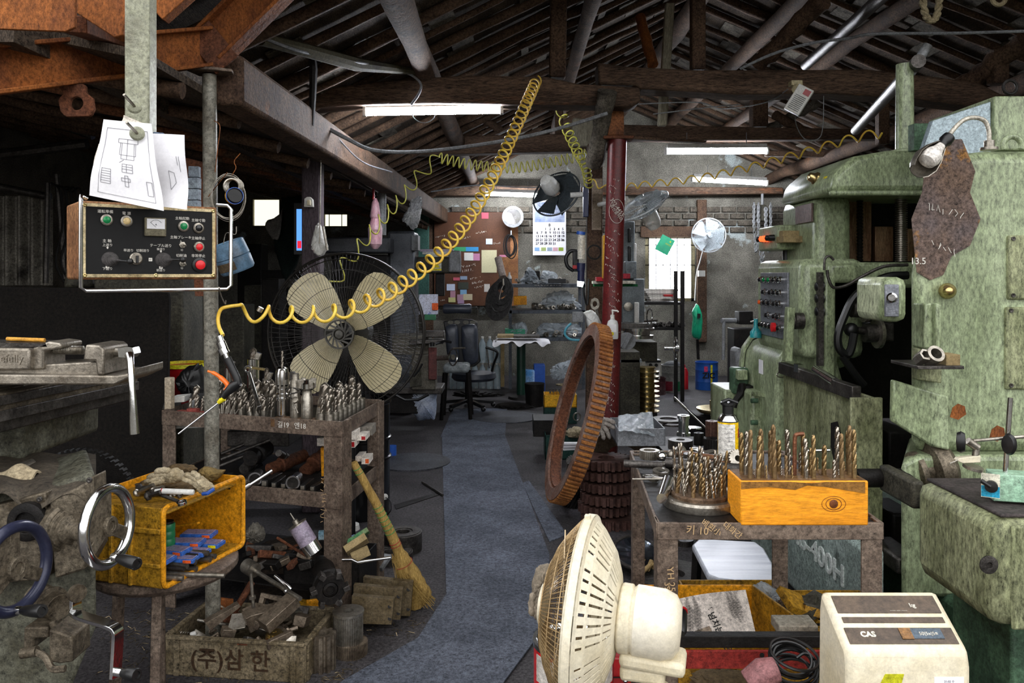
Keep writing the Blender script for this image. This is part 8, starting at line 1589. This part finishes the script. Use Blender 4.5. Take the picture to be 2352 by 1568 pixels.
g=G(); g.cyl(onr(1520,1145,.03),onr(1535,1105,.04),.014,.018,16); solo(g,'taper_sleeve',CHROME,'conical chrome sleeve left of the drill flange','sleeve')
g=G(); g.sph(onr(1534,1140,.014),.013); solo(g,'steel_ball',CHROME,'shiny steel ball left of the drill flange','ball'); g=G(); g.sph(onr(1520,1048,.018),.017); solo(g,'steel_ball',CHROME,'second shiny ball at the rear of the right cart','ball')
rn=random.Random(9)
for k in range(14):
    x=rn.uniform(1535,1700); y=rn.uniform(1050,1125); r_=rn.uniform(.006,.012); p=onr(x,y,.008); q=p+Vector((rn.uniform(-1,1),rn.uniform(-1,1),0)).normalized()*rn.uniform(.03,.08); g=G(); g.lathe([(0,0),(r_*1.5,0),(r_*1.5,r_),(r_*.8,r_),(r_*.8,(q-p).length),(0,(q-p).length)],ALIGN(p,q),6 if k%2 else 14); solo(g,'small_arbor',(STEEL,DSTEEL,CHROME)[k%3],'small steel piece in the clutter behind the drill flange','steel piece','small steel pieces behind the drill flange')
g=G(); g.gear(.06,.05,24,.02,.01,TR(P(1512,1225,2.6),(0,90,10))); solo(g,'spur_gear',DSTEEL,'dark toothed wheel seen edge on beside the front left leg','gear')
# lower shelf things
t=T('newspaper','folded newspaper with Korean print on the lower shelf','newspaper',P(1640,1440,2.2))
q=[P(1548,1378,2.36),P(1712,1352,2.37),P(1742,1482,2.28),P(1545,1474,2.28)]
g=G(); g.sheet(lambda u,v:q[0].lerp(q[1],u).lerp(q[3].lerp(q[2],u),v)+Vector((0,0,.004*math.sin(4*u))),8,8,.003); part(g,'paper_sheet',mat('newsprint','#ddd2c8','#cfc4ba',.8,0,8,.5,.1,bump=.1),t)
ex=(q[1]-q[0]).normalized(); ey=(q[3]-q[0]); ey=(ey-ex*ey.dot(ex)).normalized(); ez=ex.cross(ey)*-1
def NM(u,v): 
    c=q[0].lerp(q[1],u).lerp(q[3].lerp(q[2],u),v)-ez*-.003; return Matrix(((ex.x,-ey.x,ez.x,c.x),(ex.y,-ey.y,ez.y,c.y),(ex.z,-ey.z,ez.z,c.z),(0,0,0,1)))@Matrix.Translation((0,0,.006))@Matrix.Rotation(rad(-80),4,'Z')
g=G(); g.text('행복 넘치는 밝은',.024,NM(.52,.62),.0003,bold=.0004); g.text('한',.04,NM(.9,.95),.0003)
for c_,n_ in ((.1,6),(.2,9),(.3,9),(.75,4),(.8,4),(.85,4)):
    for i in range(n_): g.text('그러나오늘은다시',.0075,NM(c_,.18+.075*i if c_<.5 else .18+.09*i),.0001)
part(g,'newsprint_text',INK,t)
g=G(); g.box((0,0,0),(.045,.05,.0006),None,NM(.38,.88)); part(g,'photo',mat('news_photo','#6d5a4c','#a3937f',.7,0,30,.5,.3,bump=0),t)
g=G(); g.lathe([(0,0),(.009,0),(.013,.01),(.013,.07),(.010,.085),(0,.088)],ALIGN(P(1565,1455,1.95),P(1568,1388,2.05)),10); t=solo(g,'screwdriver_handle',BLACK,'black and red ribbed screwdriver grip on the lower shelf','screwdriver'); g=G(); g.tub(.011,.0135,.078,.084,ALIGN(P(1565,1455,1.95),P(1568,1388,2.05)),14); part(g,'red_end',RED,t)
t=T('parts_crate','large oily yellow crate on the lower shelf under the newspaper','crate',P(1700,1470,2.3))
zc=.31
for nm,a,c_ in(('back_wall',(.43,2.62),(.79,2.62)),('side_wall',(.79,2.62),(.9,2.15)),('side_wall',(.43,2.15),(.43,2.62))): g=G(); quad(g,Vector((*a,zc)),Vector((*c_,zc)),Vector((*c_,zc+.17)),Vector((*a,zc+.17)),.008); part(g,nm,YELG if nm!='back_wall' else YELLOW,t,.003)
g=G(); g.bb(.44,.86,2.12,2.62,zc,zc+.008); part(g,'base',YELG,t); g=G(); g.bb(.43,.88,2.12,2.13,zc,zc+.12); part(g,'front_wall',YELG,t,.003)
t=T('mesh_crate','small dirty yellow mesh crate behind the newspaper','crate',P(1680,1370,2.9))
def mesh_wall(g,a,c_,z0,z1,n,m_v):
    a=Vector(a);c_=Vector(c_)
    for i in range(n+1): p=a.lerp(c_,i/n); g.bar(p+UP*z0,p+UP*z1,.006,.006)
    for j in range(m_v+1): z=z0+(z1-z0)*j/m_v; g.bar(a+UP*z,c_+UP*z,.006,.008)
for nm,a,c_ in(('front_wall',(.63,2.72,0),(1.0,2.74,0)),('back_wall',(.63,3.0,0),(1.0,3.0,0)),('side_wall',(.63,2.72,0),(.63,3.0,0)),('side_wall',(1.0,2.74,0),(1.0,3.0,0))): g=G(); mesh_wall(g,a,c_,.21,.29,14,4); g.bar(Vector(a)+UP*.32,Vector(c_)+UP*.32,.006,.06); part(g,nm,YELG,t)
g=G(); g.bb(.63,1.0,2.74,3.0,.0,.2); solo(g,'wooden_box',BLACKM,'dark box under the dirty yellow mesh crate','box')
t=T('basket_crate','dirty yellow basket crate right of the cart back leg','crate',P(1845,1400,2.6))
for nm,a,c_ in(('front_wall',(.96,2.5,0),(1.22,2.5,0)),('back_wall',(.96,2.8,0),(1.22,2.8,0)),('side_wall',(1.22,2.5,0),(1.22,2.8,0))): g=G(); mesh_wall(g,a,c_,.24,.34,10,5); g.bar(Vector(a)+UP*.365,Vector(c_)+UP*.365,.006,.05); part(g,nm,YELG,t)
g=G(); g.bb(.98,1.2,2.52,2.78,0,.23); solo(g,'wooden_box',BLACKM,'dark box under the dirty yellow basket crate','box')
for k in range(5):
    g=G(); g.box(P(1845+R(-20,30),1395+R(-10,12),2.65),(R(.08,.14),R(.05,.1),R(.01,.03)),(R(-30,30),R(-30,30),R(0,90))); solo(g,'scrap_piece',YELG if k%2 else GREYD,'%s scrap piece heaped in the basket crate'%ORD[k],'scrap','scrap pieces in the basket crate')
t=solo(lump([(1725,1355),(1750,1338),(1778,1350),(1790,1368),(1770,1378),(1735,1370)],2.75,.08,.2,70),'plastic_scrap',CLEAR,'crumpled clear film on the mesh crate','film',smooth=20)
boxat('steel_plate_stack',1790,1880,1437,1460,2.06,.07,mat('pale_worn_board','#a09a8c','#7d7263',.6,0,8,.5,.4),'worn pale board lying on the lower shelf at the right','board',.003); boxat('steel_plate_stack',1800,1885,1460,1482,2.06,.07,GREYD,'grey block under the worn pale board','block',.003)
# white wood grain seat board, mirror, small items on the floor
SB=mat('white_grain_board','#dfe3ec','#aeb4c2',.35,0,2.2,.5,.12,'#6b7080',4,.1,.15,(.8,9,1)); t=T('seat_board','white wood grained stool seat lying under the right cart','seat',PZ(1680,1290,.3))
pp=[PZ(x,y,.33) for x,y in((1590,1250),(1605,1236),(1735,1243),(1755,1258),(1776,1295),(1776,1342),(1650,1328),(1625,1318))]; g=G(); a=g._v(pp); c_=g._v([p-UP*.03 for p in pp]); g.loft([a,c_]); part(g,'seat_top',SB,t,.008)
cx_=sum(pp,Vector())/8
for dx,dy in((-.12,-.15),(.12,-.15),(-.12,.15),(.12,.15)): g=G(); g.bar(cx_+Vector((dx,dy,-.03)),Vector((cx_.x+dx*1.1,cx_.y+dy*1.1,0)),.03,.03); part(g,'leg',BLACKM,t)
c=FL(1460,1308); t=T('oval_mirror','dark oval vehicle mirror lying on the floor left of the right cart','mirror',c); M=TR(c+UP*.09,(14,0,-5))@Matrix.Diagonal((1,1.25,1,1))
g=G(); g.lathe([(0,-.05),(.08,-.05),(.118,-.015),(.12,0),(.112,.004)],M,44); part(g,'mirror_shell',BLACK,t); g=G(); g.tub(.106,.12,-.002,.006,M,44); part(g,'mirror_rim',DSTEEL,t); g=G(); g.lathe([(0,.001),(.108,.001),(.1,.004),(0,.004)],M,44); part(g,'glass',mat('dusty_mirror','#8f98a8','#596070',.12,.9,3,.5,.3,'#20242c',4,.03,.1),t)
for k in range(6): g=G(); p=FL(1455+k*11,1352+R(-8,8))+UP*.09; g.cyl(p,p+Vector((R(.02,.05),R(.03,.06),.02)),.011,n=10); solo(g,'wood_peg',mat('tan_peg','#a98f62','#86704c',.7),'%s tan peg from the left in the heap below the oval mirror'%ORD[k],'peg','tan pegs below the oval mirror')
g=G(); g.tub(.06,.2,0,.03,TR(FL(1545,1330)),36); solo(g,'round_flange',DSTEEL,'flat dark round flange on the floor behind the front left leg','flange')
g=G(); g.lathe([(0,0),(.05,0),(.05,.03),(0,.035)],TR(FL(1572,1250)),26); solo(g,'small_disc',DSTEEL,'small dark disc behind the white seat board','disc')
# cable coil and drill at the bottom
g=G()
for k in range(9):
    M=TR(P(1815,1548,1.85)+Vector((R(-.01,.01),R(-.01,.01),.006*k)),(30+R(-12,12),R(-10,10),0))@Matrix.Diagonal((1,.8,1,1)); g.torus(.052+R(-.006,.006),.0035,M,28,6)
g.tube(smooth_path([P(1830,1510,1.85),P(1850,1500,1.85),P(1875,1520,1.85),P(1885,1560,1.85)],5),.0035,6)
solo(g,'black_cable_coil',BLACK,'coil of black cable hanging below the red rail at the bottom','cable')
g=G(); g.tube([P(1720,1570,1.8),P(1755,1545,1.8),P(1785,1535,1.8)],[.03,.034,.026],12); solo(g,'angle_tool',mat('pink_grey_tool','#8d5f60','#6a4a4b',.5,dirt=.3),'dirty pink grey power tool body at the bottom edge','power tool',bevel=.002)
solo(lump([(1590,1555),(1620,1545),(1680,1548),(1720,1552),(1700,1575),(1600,1575)],2.1,.08,.2,72),'old_glove',mat('brown_glove','#6d5c43','#55462f',.9),'greasy brown glove at the bottom edge under the red rail','glove',smooth=60); boxat('yellow_scrap',1560,1592,1552,1600,2.1,.05,YELG,'yellow box corner at the bottom edge under the red rail','box')
# ================================================================ foreground: white fan, tins, scale
t=T('white_fan','dirty ivory desk fan seen from behind in the foreground','fan',P(1340,1568,1.65))
fc=P(1338,1402,1.65); ax=Vector((.955,-.26,-.06)).normalized(); MFn=dirM(fc,ax); FRr=.188     # z towards the motor
g=G(); pr=[(FRr,-.008),(FRr+.004,-.004),(FRr+.004,.012),(FRr-.006,.016),(FRr-.02,.03),(FRr-.06,.058),(FRr-.1,.072),(.05,.078)]
RS=[(pr[i],pr[i+1]) for i in range(len(pr)-1)]
# slotted shell: ribs with gaps between them
n=54
def shp(r_,z,a): return MFn@Vector((r_*math.cos(a),r_*math.sin(a),z))
def panel(g,r0,z0,r1,z1,a0,a1,th=.0025):
    v=[shp(r0,z0,a0),shp(r1,z1,a0),shp(r1,z1,a1),shp(r0,z0,a1)]; w=[shp(r0-.0,z0-th,a0),shp(r1,z1-th,a0),shp(r1,z1-th,a1),shp(r0,z0-th,a1)]
    A_=[g.b.verts.new(p) for p in v]; B_=[g.b.verts.new(p) for p in w]
    for q in((0,1,2,3),): g._f([A_[i] for i in q]); g._f([B_[i] for i in q[::-1]])
    for i in range(4): g._f([A_[i],B_[i],B_[(i+1)%4],A_[(i+1)%4]])
for k,((r0,z0),(r1,z1)) in enumerate(RS):
    for i in range(n):
        a0=6.2832*i/n; a1=6.2832*(i+1)/n
        solid = k<3 or k==6
        if not solid and (i%9!=0): 
            # a slot in the middle third of each rib
            am=(a1-a0)*.28
            rr0=r0; 
            panel(g,r0,z0,r1,z1,a0,a1-am)
            f=.12; panel(g,r0,z0,r0+(r1-r0)*f,z0+(z1-z0)*f,a1-am,a1)
        else: panel(g,r0,z0,r1,z1,a0,a1)
part(g,'rear_shell',IVORY,t,smooth=25)
g=G(); g.tub(FRr-.004,FRr+.006,-.006,.01,MFn,72); part(g,'rim_band',IVORY,t,.001)
WRF=mat('tan_fan_wire','#b59a70','#8f754e',.4,.3,10,.5,.2,bump=0)
g=G()
for i in range(110):
    a=6.2832*i/110; g.tube([shp(FRr*f,-.008-.075*(1-f**2.6),a+.12*(1-f)) for f in(.22,.45,.65,.8,.92,.98,1.0)],.0011,3)
for f in(.5,.78,.93): g.torus(FRr*f,.0013,MFn@Matrix.Translation((0,0,-.008-.075*(1-f**2.6))),60,4)
part(g,'front_guard',WRF,t)
g=G(); g.lathe([(0,-.09),(.04,-.088),(.042,-.08),(0,-.078)],MFn,30); part(g,'guard_badge',IVORY,t)
for k in range(3):
    g=G(); a0=k*2.094+.4
    g.sheet(lambda u,v,a0=a0: MFn@(Matrix.Rotation(a0,4,'Z')@Vector((.03+.125*u,(.05+.06*u)*(v-.5)*2,.0+.03*(v-.5)-.02))),6,6,.002); part(g,'blade',mat('clear_amber_blade','#b7a07c','#8f7a5a',.25,dirt=.2),t,smooth=80)
g=G(); g.lathe([(.06,.075),(.068,.08),(.068,.1),(.062,.104),(.062,.11)],MFn,40); part(g,'motor_collar',IVORY,t,.002)
g=G(); g.lathe([(.06,.104),(.066,.11),(.066,.165),(.058,.188),(.04,.2),(0,.202)],MFn@Matrix.Diagonal((1,1.05,1,1)),44); part(g,'motor_cover',mat('ivory_motor_cover','#e9e4d6','#d8ceb6',.4,0,5,.5,.36,'#a08a62',4,.03,.1,soft=.3),t)
g=G(); mz=fc+ax*.145; g.box(mz+Vector((0,0,-.07)),(.13,.085,.03),(0,3,-15)); part(g,'motor_tray',IVORY,t,.01)
g=G(); g.box(mz+Vector((-.02,0,-.095)),(.09,.06,.03),(0,0,-15)); part(g,'tilt_block',IVORY,t,.008)
g=G(); g.lathe([(0,-.012),(.022,-.012),(.022,.012),(0,.012)],FACE(mz+Vector((.01,-.03,-.125))),24); g.bar(mz+Vector((.01,-.03,-.125)),mz+Vector((-.005,-.025,-.26)),.045,.024,(0,-1,0)); part(g,'neck_hinge',IVORY,t,.004)
g=G(); g.cyl(mz+Vector((-.01,0,-.18)),(mz.x-.01,mz.y,.03),.022,n=16); part(g,'stand_pole',IVORY,t); g=G(); g.lathe([(0,0),(.16,0),(.16,.015),(.05,.035),(0,.035)],TR((mz.x-.01,mz.y,0)),36); part(g,'stand_base',IVORY,t)
g=G(); 
for s_ in(1,-1): g.box(shp(FRr+.003,.0,1.6 if s_>0 else -.9),(.012,.012,.022),(0,0,-15))
part(g,'rim_clip',IVORY,t,.002)
# red tins and paper behind the fan
t=T('red_tin_can','red paint tin with white print behind the ivory fan','paint tin',(P(1310,0,2.1).x,2.1,.0)); c=Vector((P(1318,0,2.1).x,2.12,.18)); M=TR(c)
g=G(); g.lathe([(0,0),(.105,0),(.105,.34),(0,.34)],M,44); part(g,'tin_body',mat('red_tin','#c81c1c','#b51618',.3,0,9,.5,.1,bump=0),t)
g=G(); g.lathe([(.1,.335),(.108,.34),(.108,.352),(.098,.352),(.095,.345),(0,.345)],M,44); part(g,'tin_rim',CHROME,t)
g=G(); arcp(g,c,.1065,-1.2,1.2,.26,.33); part(g,'white_band',mat('greyish_band','#c9c2ba','#a8a198',.4),t)
g=G(); g.text('. Ltd',.03,FACE(c+Vector((.0,-.1075,.24)),0,0,-10),.0006); g.text('요료',.045,FACE(c+Vector((-.03,-.107,.13)),0,0,-8),.0006,bold=.001); part(g,'white_print',WHITE,t)
t=T('red_drawer_box','red steel box with black seams and a lock right of the fan neck','red box',P(1420,1540,2.1)); g=bbp(G(),1372,1450,1510,1700,2.12,.2); part(g,'box_body',RED,t,.005); g=G(); g.lathe([(0,0),(.009,0),(.009,.004),(.005,.006),(0,.004)],FACE(P(1436,1558,2.11)),18); part(g,'lock',CHROME,t)
g=bbp(G(),1407,1409,1510,1700,2.115,.004); bbp(g,1372,1450,1555,1557,2.114,.004); part(g,'seam',BLACK,t)
g=G(); g.bb(P(1260,0,2.1).x,P(1480,0,2.1).x,2.0,2.35,.0,.178); solo(g,'wooden_stand',BLACKM,'dark low box under the red tin','box')
glove([(1232,1306),(1248,1298),(1266,1300),(1268,1330),(1262,1372),(1228,1372),(1222,1340)],[[(1228,1360),(1222,1385),(1222,1414)],[(1236,1365),(1232,1392),(1234,1422)],[(1245,1366),(1243,1390),(1245,1415)],[(1254,1362),(1254,1385),(1253,1402)]],1.84,'grey brown glove hanging on the front guard of the ivory fan',mat('grey_brown_glove','#8d8272','#6f6557',.9,0,20,.5,.3),.0095,.05,80)
# weighing scale
t=T('weighing_scale','yellowed white electronic weighing scale in the bottom right foreground','scale',(.81,1.7,.3)); xs0,xs1=.682,.935
g=G(); g.sec([(1.62,.2),(1.62,.70),(1.628,.732),(1.75,.80),(1.765,.80),(1.775,.76),(1.79,.2)],xs0,xs1); part(g,'housing',IVORY,t,.012)
sl=math.atan2(.068,.122); up_=Vector((0,math.cos(sl),math.sin(sl))); nn=Vector((0,-math.sin(sl),math.cos(sl))); o_=Vector(((xs0+xs1)/2,1.628,.732))
MS=Matrix(((1,0,0,o_.x),(0,up_.y,nn.y,o_.y),(0,up_.z,nn.z,o_.z),(0,0,0,1)))
DBR=mat('dark_scale_panel','#5a4a3a','#483b30',.35,0,12,.5,.25,'#2b231c',6,.03,.3)
for v0,v1,w in((.088,.132,.222),(.064,.078,.215),(.014,.052,.225)): g=G(); g.bb(-w/2,w/2,v0,v1,.0,.0022,MS); part(g,'display_window',DBR,t,.001)
g=G(); g.box((.045,.037,.003),(.085,.024,.001),None,MS); part(g,'key_strip',mat('blue_grey_keys','#4d5a66','#414d58',.4),t); g=G(); g.box((.012,.037,.0036),(.024,.026,.001),None,MS); part(g,'on_key',mat('brown_key','#8a6234','#6f4c26',.4),t)
g=G(); g.text('CAS',.017,MS@Matrix.Translation((-.068,.035,.0028)),.0004,bold=.0008); g.text('kg',.014,MS@Matrix.Translation((.055,.106,.0028)),.0003,bold=.0004); g.text('50|5x|5≡',.011,MS@Matrix.Translation((.058,.036,.004)),.0003); g.text('___ __ ___',.008,MS@Matrix.Translation((.02,.096,.0028)),.0003); part(g,'scale_lettering',mat('pale_print','#cfc9bb',bump=0,dirt=0),t)
MFs=FACE(((xs0+xs1)/2,1.62,.66)); 
g=G(); g.prism([(-.05,.028),(-.012,.028),(-.02,-.002),(-.065,-.002)],0,.0015,MFs); part(g,'yellow_sticker',mat('olive_yellow','#c5c426','#b0ae20',.5,dirt=.1),t)
g=G(); g.bb(.05,.11,0,.022,0,.001,MFs); part(g,'paper_label',PAPER,t); g=G(); g.bb(.065,.085,.003,.006,.001,.0014,MFs); g.text('21-02 수',.006,MFs@Matrix.Translation((.08,.013,.0012)),.0002); part(g,'label_print',INKG,t)
g=G()
for k in range(14): g.bb(-.02+.0042*k,-.0185+.0042*k+.001*(k%3),-.06,-.012,0,.001,MFs)
part(g,'barcode',INKG,t)
g=G(); g.bb(.6,1.05,1.55,1.95,.17,.198); t=T('scale_base','dark platform under the weighing scale','platform',(.8,1.75,0)); part(g,'platform',BLACKM,t,.005); g=G(); g.bb(.7,.95,1.65,1.85,0,.17); part(g,'pedestal',BLACKM,t)
# ================================================================ under the roof
t=T('gas_detector','pale grey box with a red window dangling from the tie beam','detector',P(1835,230,4.9)); M=FACE(P(1835,230,4.9),-20,0,-32); g=G(); g.box((0,0,0),(.1,.17,.05),None,M); part(g,'case',WHITE,t,.004)
g=G(); g.box((.02,.055,.026),(.04,.035,.002),None,M); part(g,'red_window',RED,t); g=G()
for k in range(9): g.box((0,.02-.011*k,.0255),(.07,.005,.002),None,M)
part(g,'vent_slots',GREY,t)
g=G(); g.box(P(1827,192,5.0),(.07,.06,.03)); g.cyl(P(1828,198,5.0),P(1828,206,4.95),.025); part(g,'socket',mat('cream_socket','#c9bd98','#b3a67f'),t,.003); g=G(); g.tube(smooth_path([P(1826,256,4.9),P(1830,290,5.0),P(1850,320,5.1),P(1880,318,5.2),P(1890,290,5.2),P(1892,220,5.2)],6),.003,5); part(g,'cord',GREY,t)
WIRE2=mat('grey_cable','#8d9094','#75777b',.5,dirt=.2,bump=0)
def cable(pts,r_,lab,mm=WIRE2,nm='cable'): g=G(); g.tube(smooth_path([P(*p) for p in pts],8),r_,7); return solo(g,nm,mm,lab,'cable')
cable([(735,285,4.6),(800,320,4.6),(860,345,4.7),(960,348,4.9),(1080,335,5.0),(1200,315,5.0),(1300,290,5.0),(1395,260,5.0)],.012,'thick pale cable sagging under the nearest lamp to the red pole')
cable([(590,82,3.7),(680,115,3.9),(760,133,4.2),(860,150,4.6),(930,165,4.9),(965,190,4.95),(962,215,4.95),(945,240,5.0)],.008,'white cable along the slanting log to the nearest lamp')
g=G(); g.tube([P(600,90,3.75),P(700,115,4.0),P(820,148,4.5),(P(960,165,5.0))],[.03,.035,.04,.02],9); solo(g,'slanting_log',mat('greenish_log','#57523f','#403c2f',.8,0,6),'slanting greenish log above the left end of the tie beam','log')
cable([(1700,158,5.0),(1780,122,4.9),(1870,98,4.8),(1950,88,4.7),(2010,78,4.6),(2200,76,4.6),(2400,70,4.5)],.009,'pale conduit running under the right roof slope')
cable([(1440,240,5.3),(1600,235,5.3),(1660,250,5.3),(1760,235,5.3),(1810,205,5.1)],.004,'thin wire from the red pole head to the dangling grey box')
cable([(1500,262,5.4),(1640,245,5.4),(1700,240,5.3)],.004,'second thin wire under the right tie beam')
cable([(735,285,4.6),(760,300,4.7),(830,370,5.2),(900,395,6.0)],.005,'dark wire drooping along the plate beam')
cable([(946,240,5.05),(950,270,5.05),(975,282,5.05),(997,270,5.05),(998,245,5.05)],.003,'wire loop below the nearest lamp')
cable([(480,8,3.5),(560,40,3.7),(600,50,3.8),(640,35,3.8)],.003,'thin wire above the rusty beam')
cable([(990,440,9),(1100,425,9.5),(1200,430,10),(1350,428,10)],.008,'sagging wire above the lamp by the brown board')
t=T('rubber_strap','old twisted strap hanging from the slanting log','strap',P(718,200,4.2)); g=G(); g.tube([P(716,110,4.2),P(720,160,4.2),P(718,230,4.2),P(716,288,4.2)],[.018,.022,.018,.012],8); part(g,'strap',BLACKM,t)
t=T('hanging_rope','twisted rope loop hanging from the roof at the top right','rope',P(2140,20,4.2)); 
for k in range(2):
    base=smooth_path([P(2118,-40,4.2),P(2122,20,4.2),P(2135,48,4.2),P(2150,40,4.2),P(2158,0,4.2),P(2156,-40,4.2)],14); g=G(); pts=[]
    for i,p in enumerate(base): a=i*.55+k*3.14; pts.append(p+Vector((math.cos(a)*.009,math.sin(a)*.009,0)))
    g.tube(pts,.012,7); part(g,'rope_strand',mat('straw_rope','#a89b7c','#82765b',.9,0,30,.5,.3),t)
g=G(); g.torus(.035,.012,FACE(P(2294,-4,4.2)),20,7); solo(g,'rope_end',MATS['straw_rope'],'rope loop end at the top edge right of the long rope','rope')
SKYS=1.3; EXPO=1.05
# ================================================================ light and camera
sc=bpy.context.scene
w=bpy.data.worlds.new('sky'); sc.world=w; w.use_nodes=True; bg=w.node_tree.nodes['Background']; 
N=w.node_tree.nodes; L=w.node_tree.links; tc=N.new('ShaderNodeTexCoord'); sx=N.new('ShaderNodeSeparateXYZ'); L.new(tc.outputs['Generated'],sx.inputs[0])
rp=N.new('ShaderNodeValToRGB'); L.new(sx.outputs['Z'],rp.inputs[0]); e=rp.color_ramp.elements; e[0].position=.0; e[0].color=(.10,.095,.085,1); e[1].position=.12; e[1].color=(.97,.97,.98,1); L.new(rp.outputs[0],bg.inputs[0]); bg.inputs[1].default_value=SKYS
cam=bpy.data.objects.new('camera',bpy.data.cameras.new('camera')); COL.objects.link(cam); cam.location=(0,0,H); cam.rotation_euler=(rad(90),0,0)
cam.data.sensor_width=36; cam.data.lens=36*F/2352; cam.data.shift_y=-(784-CY)/2352; cam.data.clip_start=.05
sc.camera=cam
sc.cycles.max_bounces=8; sc.cycles.diffuse_bounces=4; sc.cycles.glossy_bounces=3; sc.cycles.transmission_bounces=4; sc.cycles.transparent_max_bounces=8
sc.view_settings.view_transform='Standard'; sc.view_settings.look='None'; sc.view_settings.gamma=1; sc.view_settings.exposure=EXPO; sc.view_settings.use_curve_mapping=False
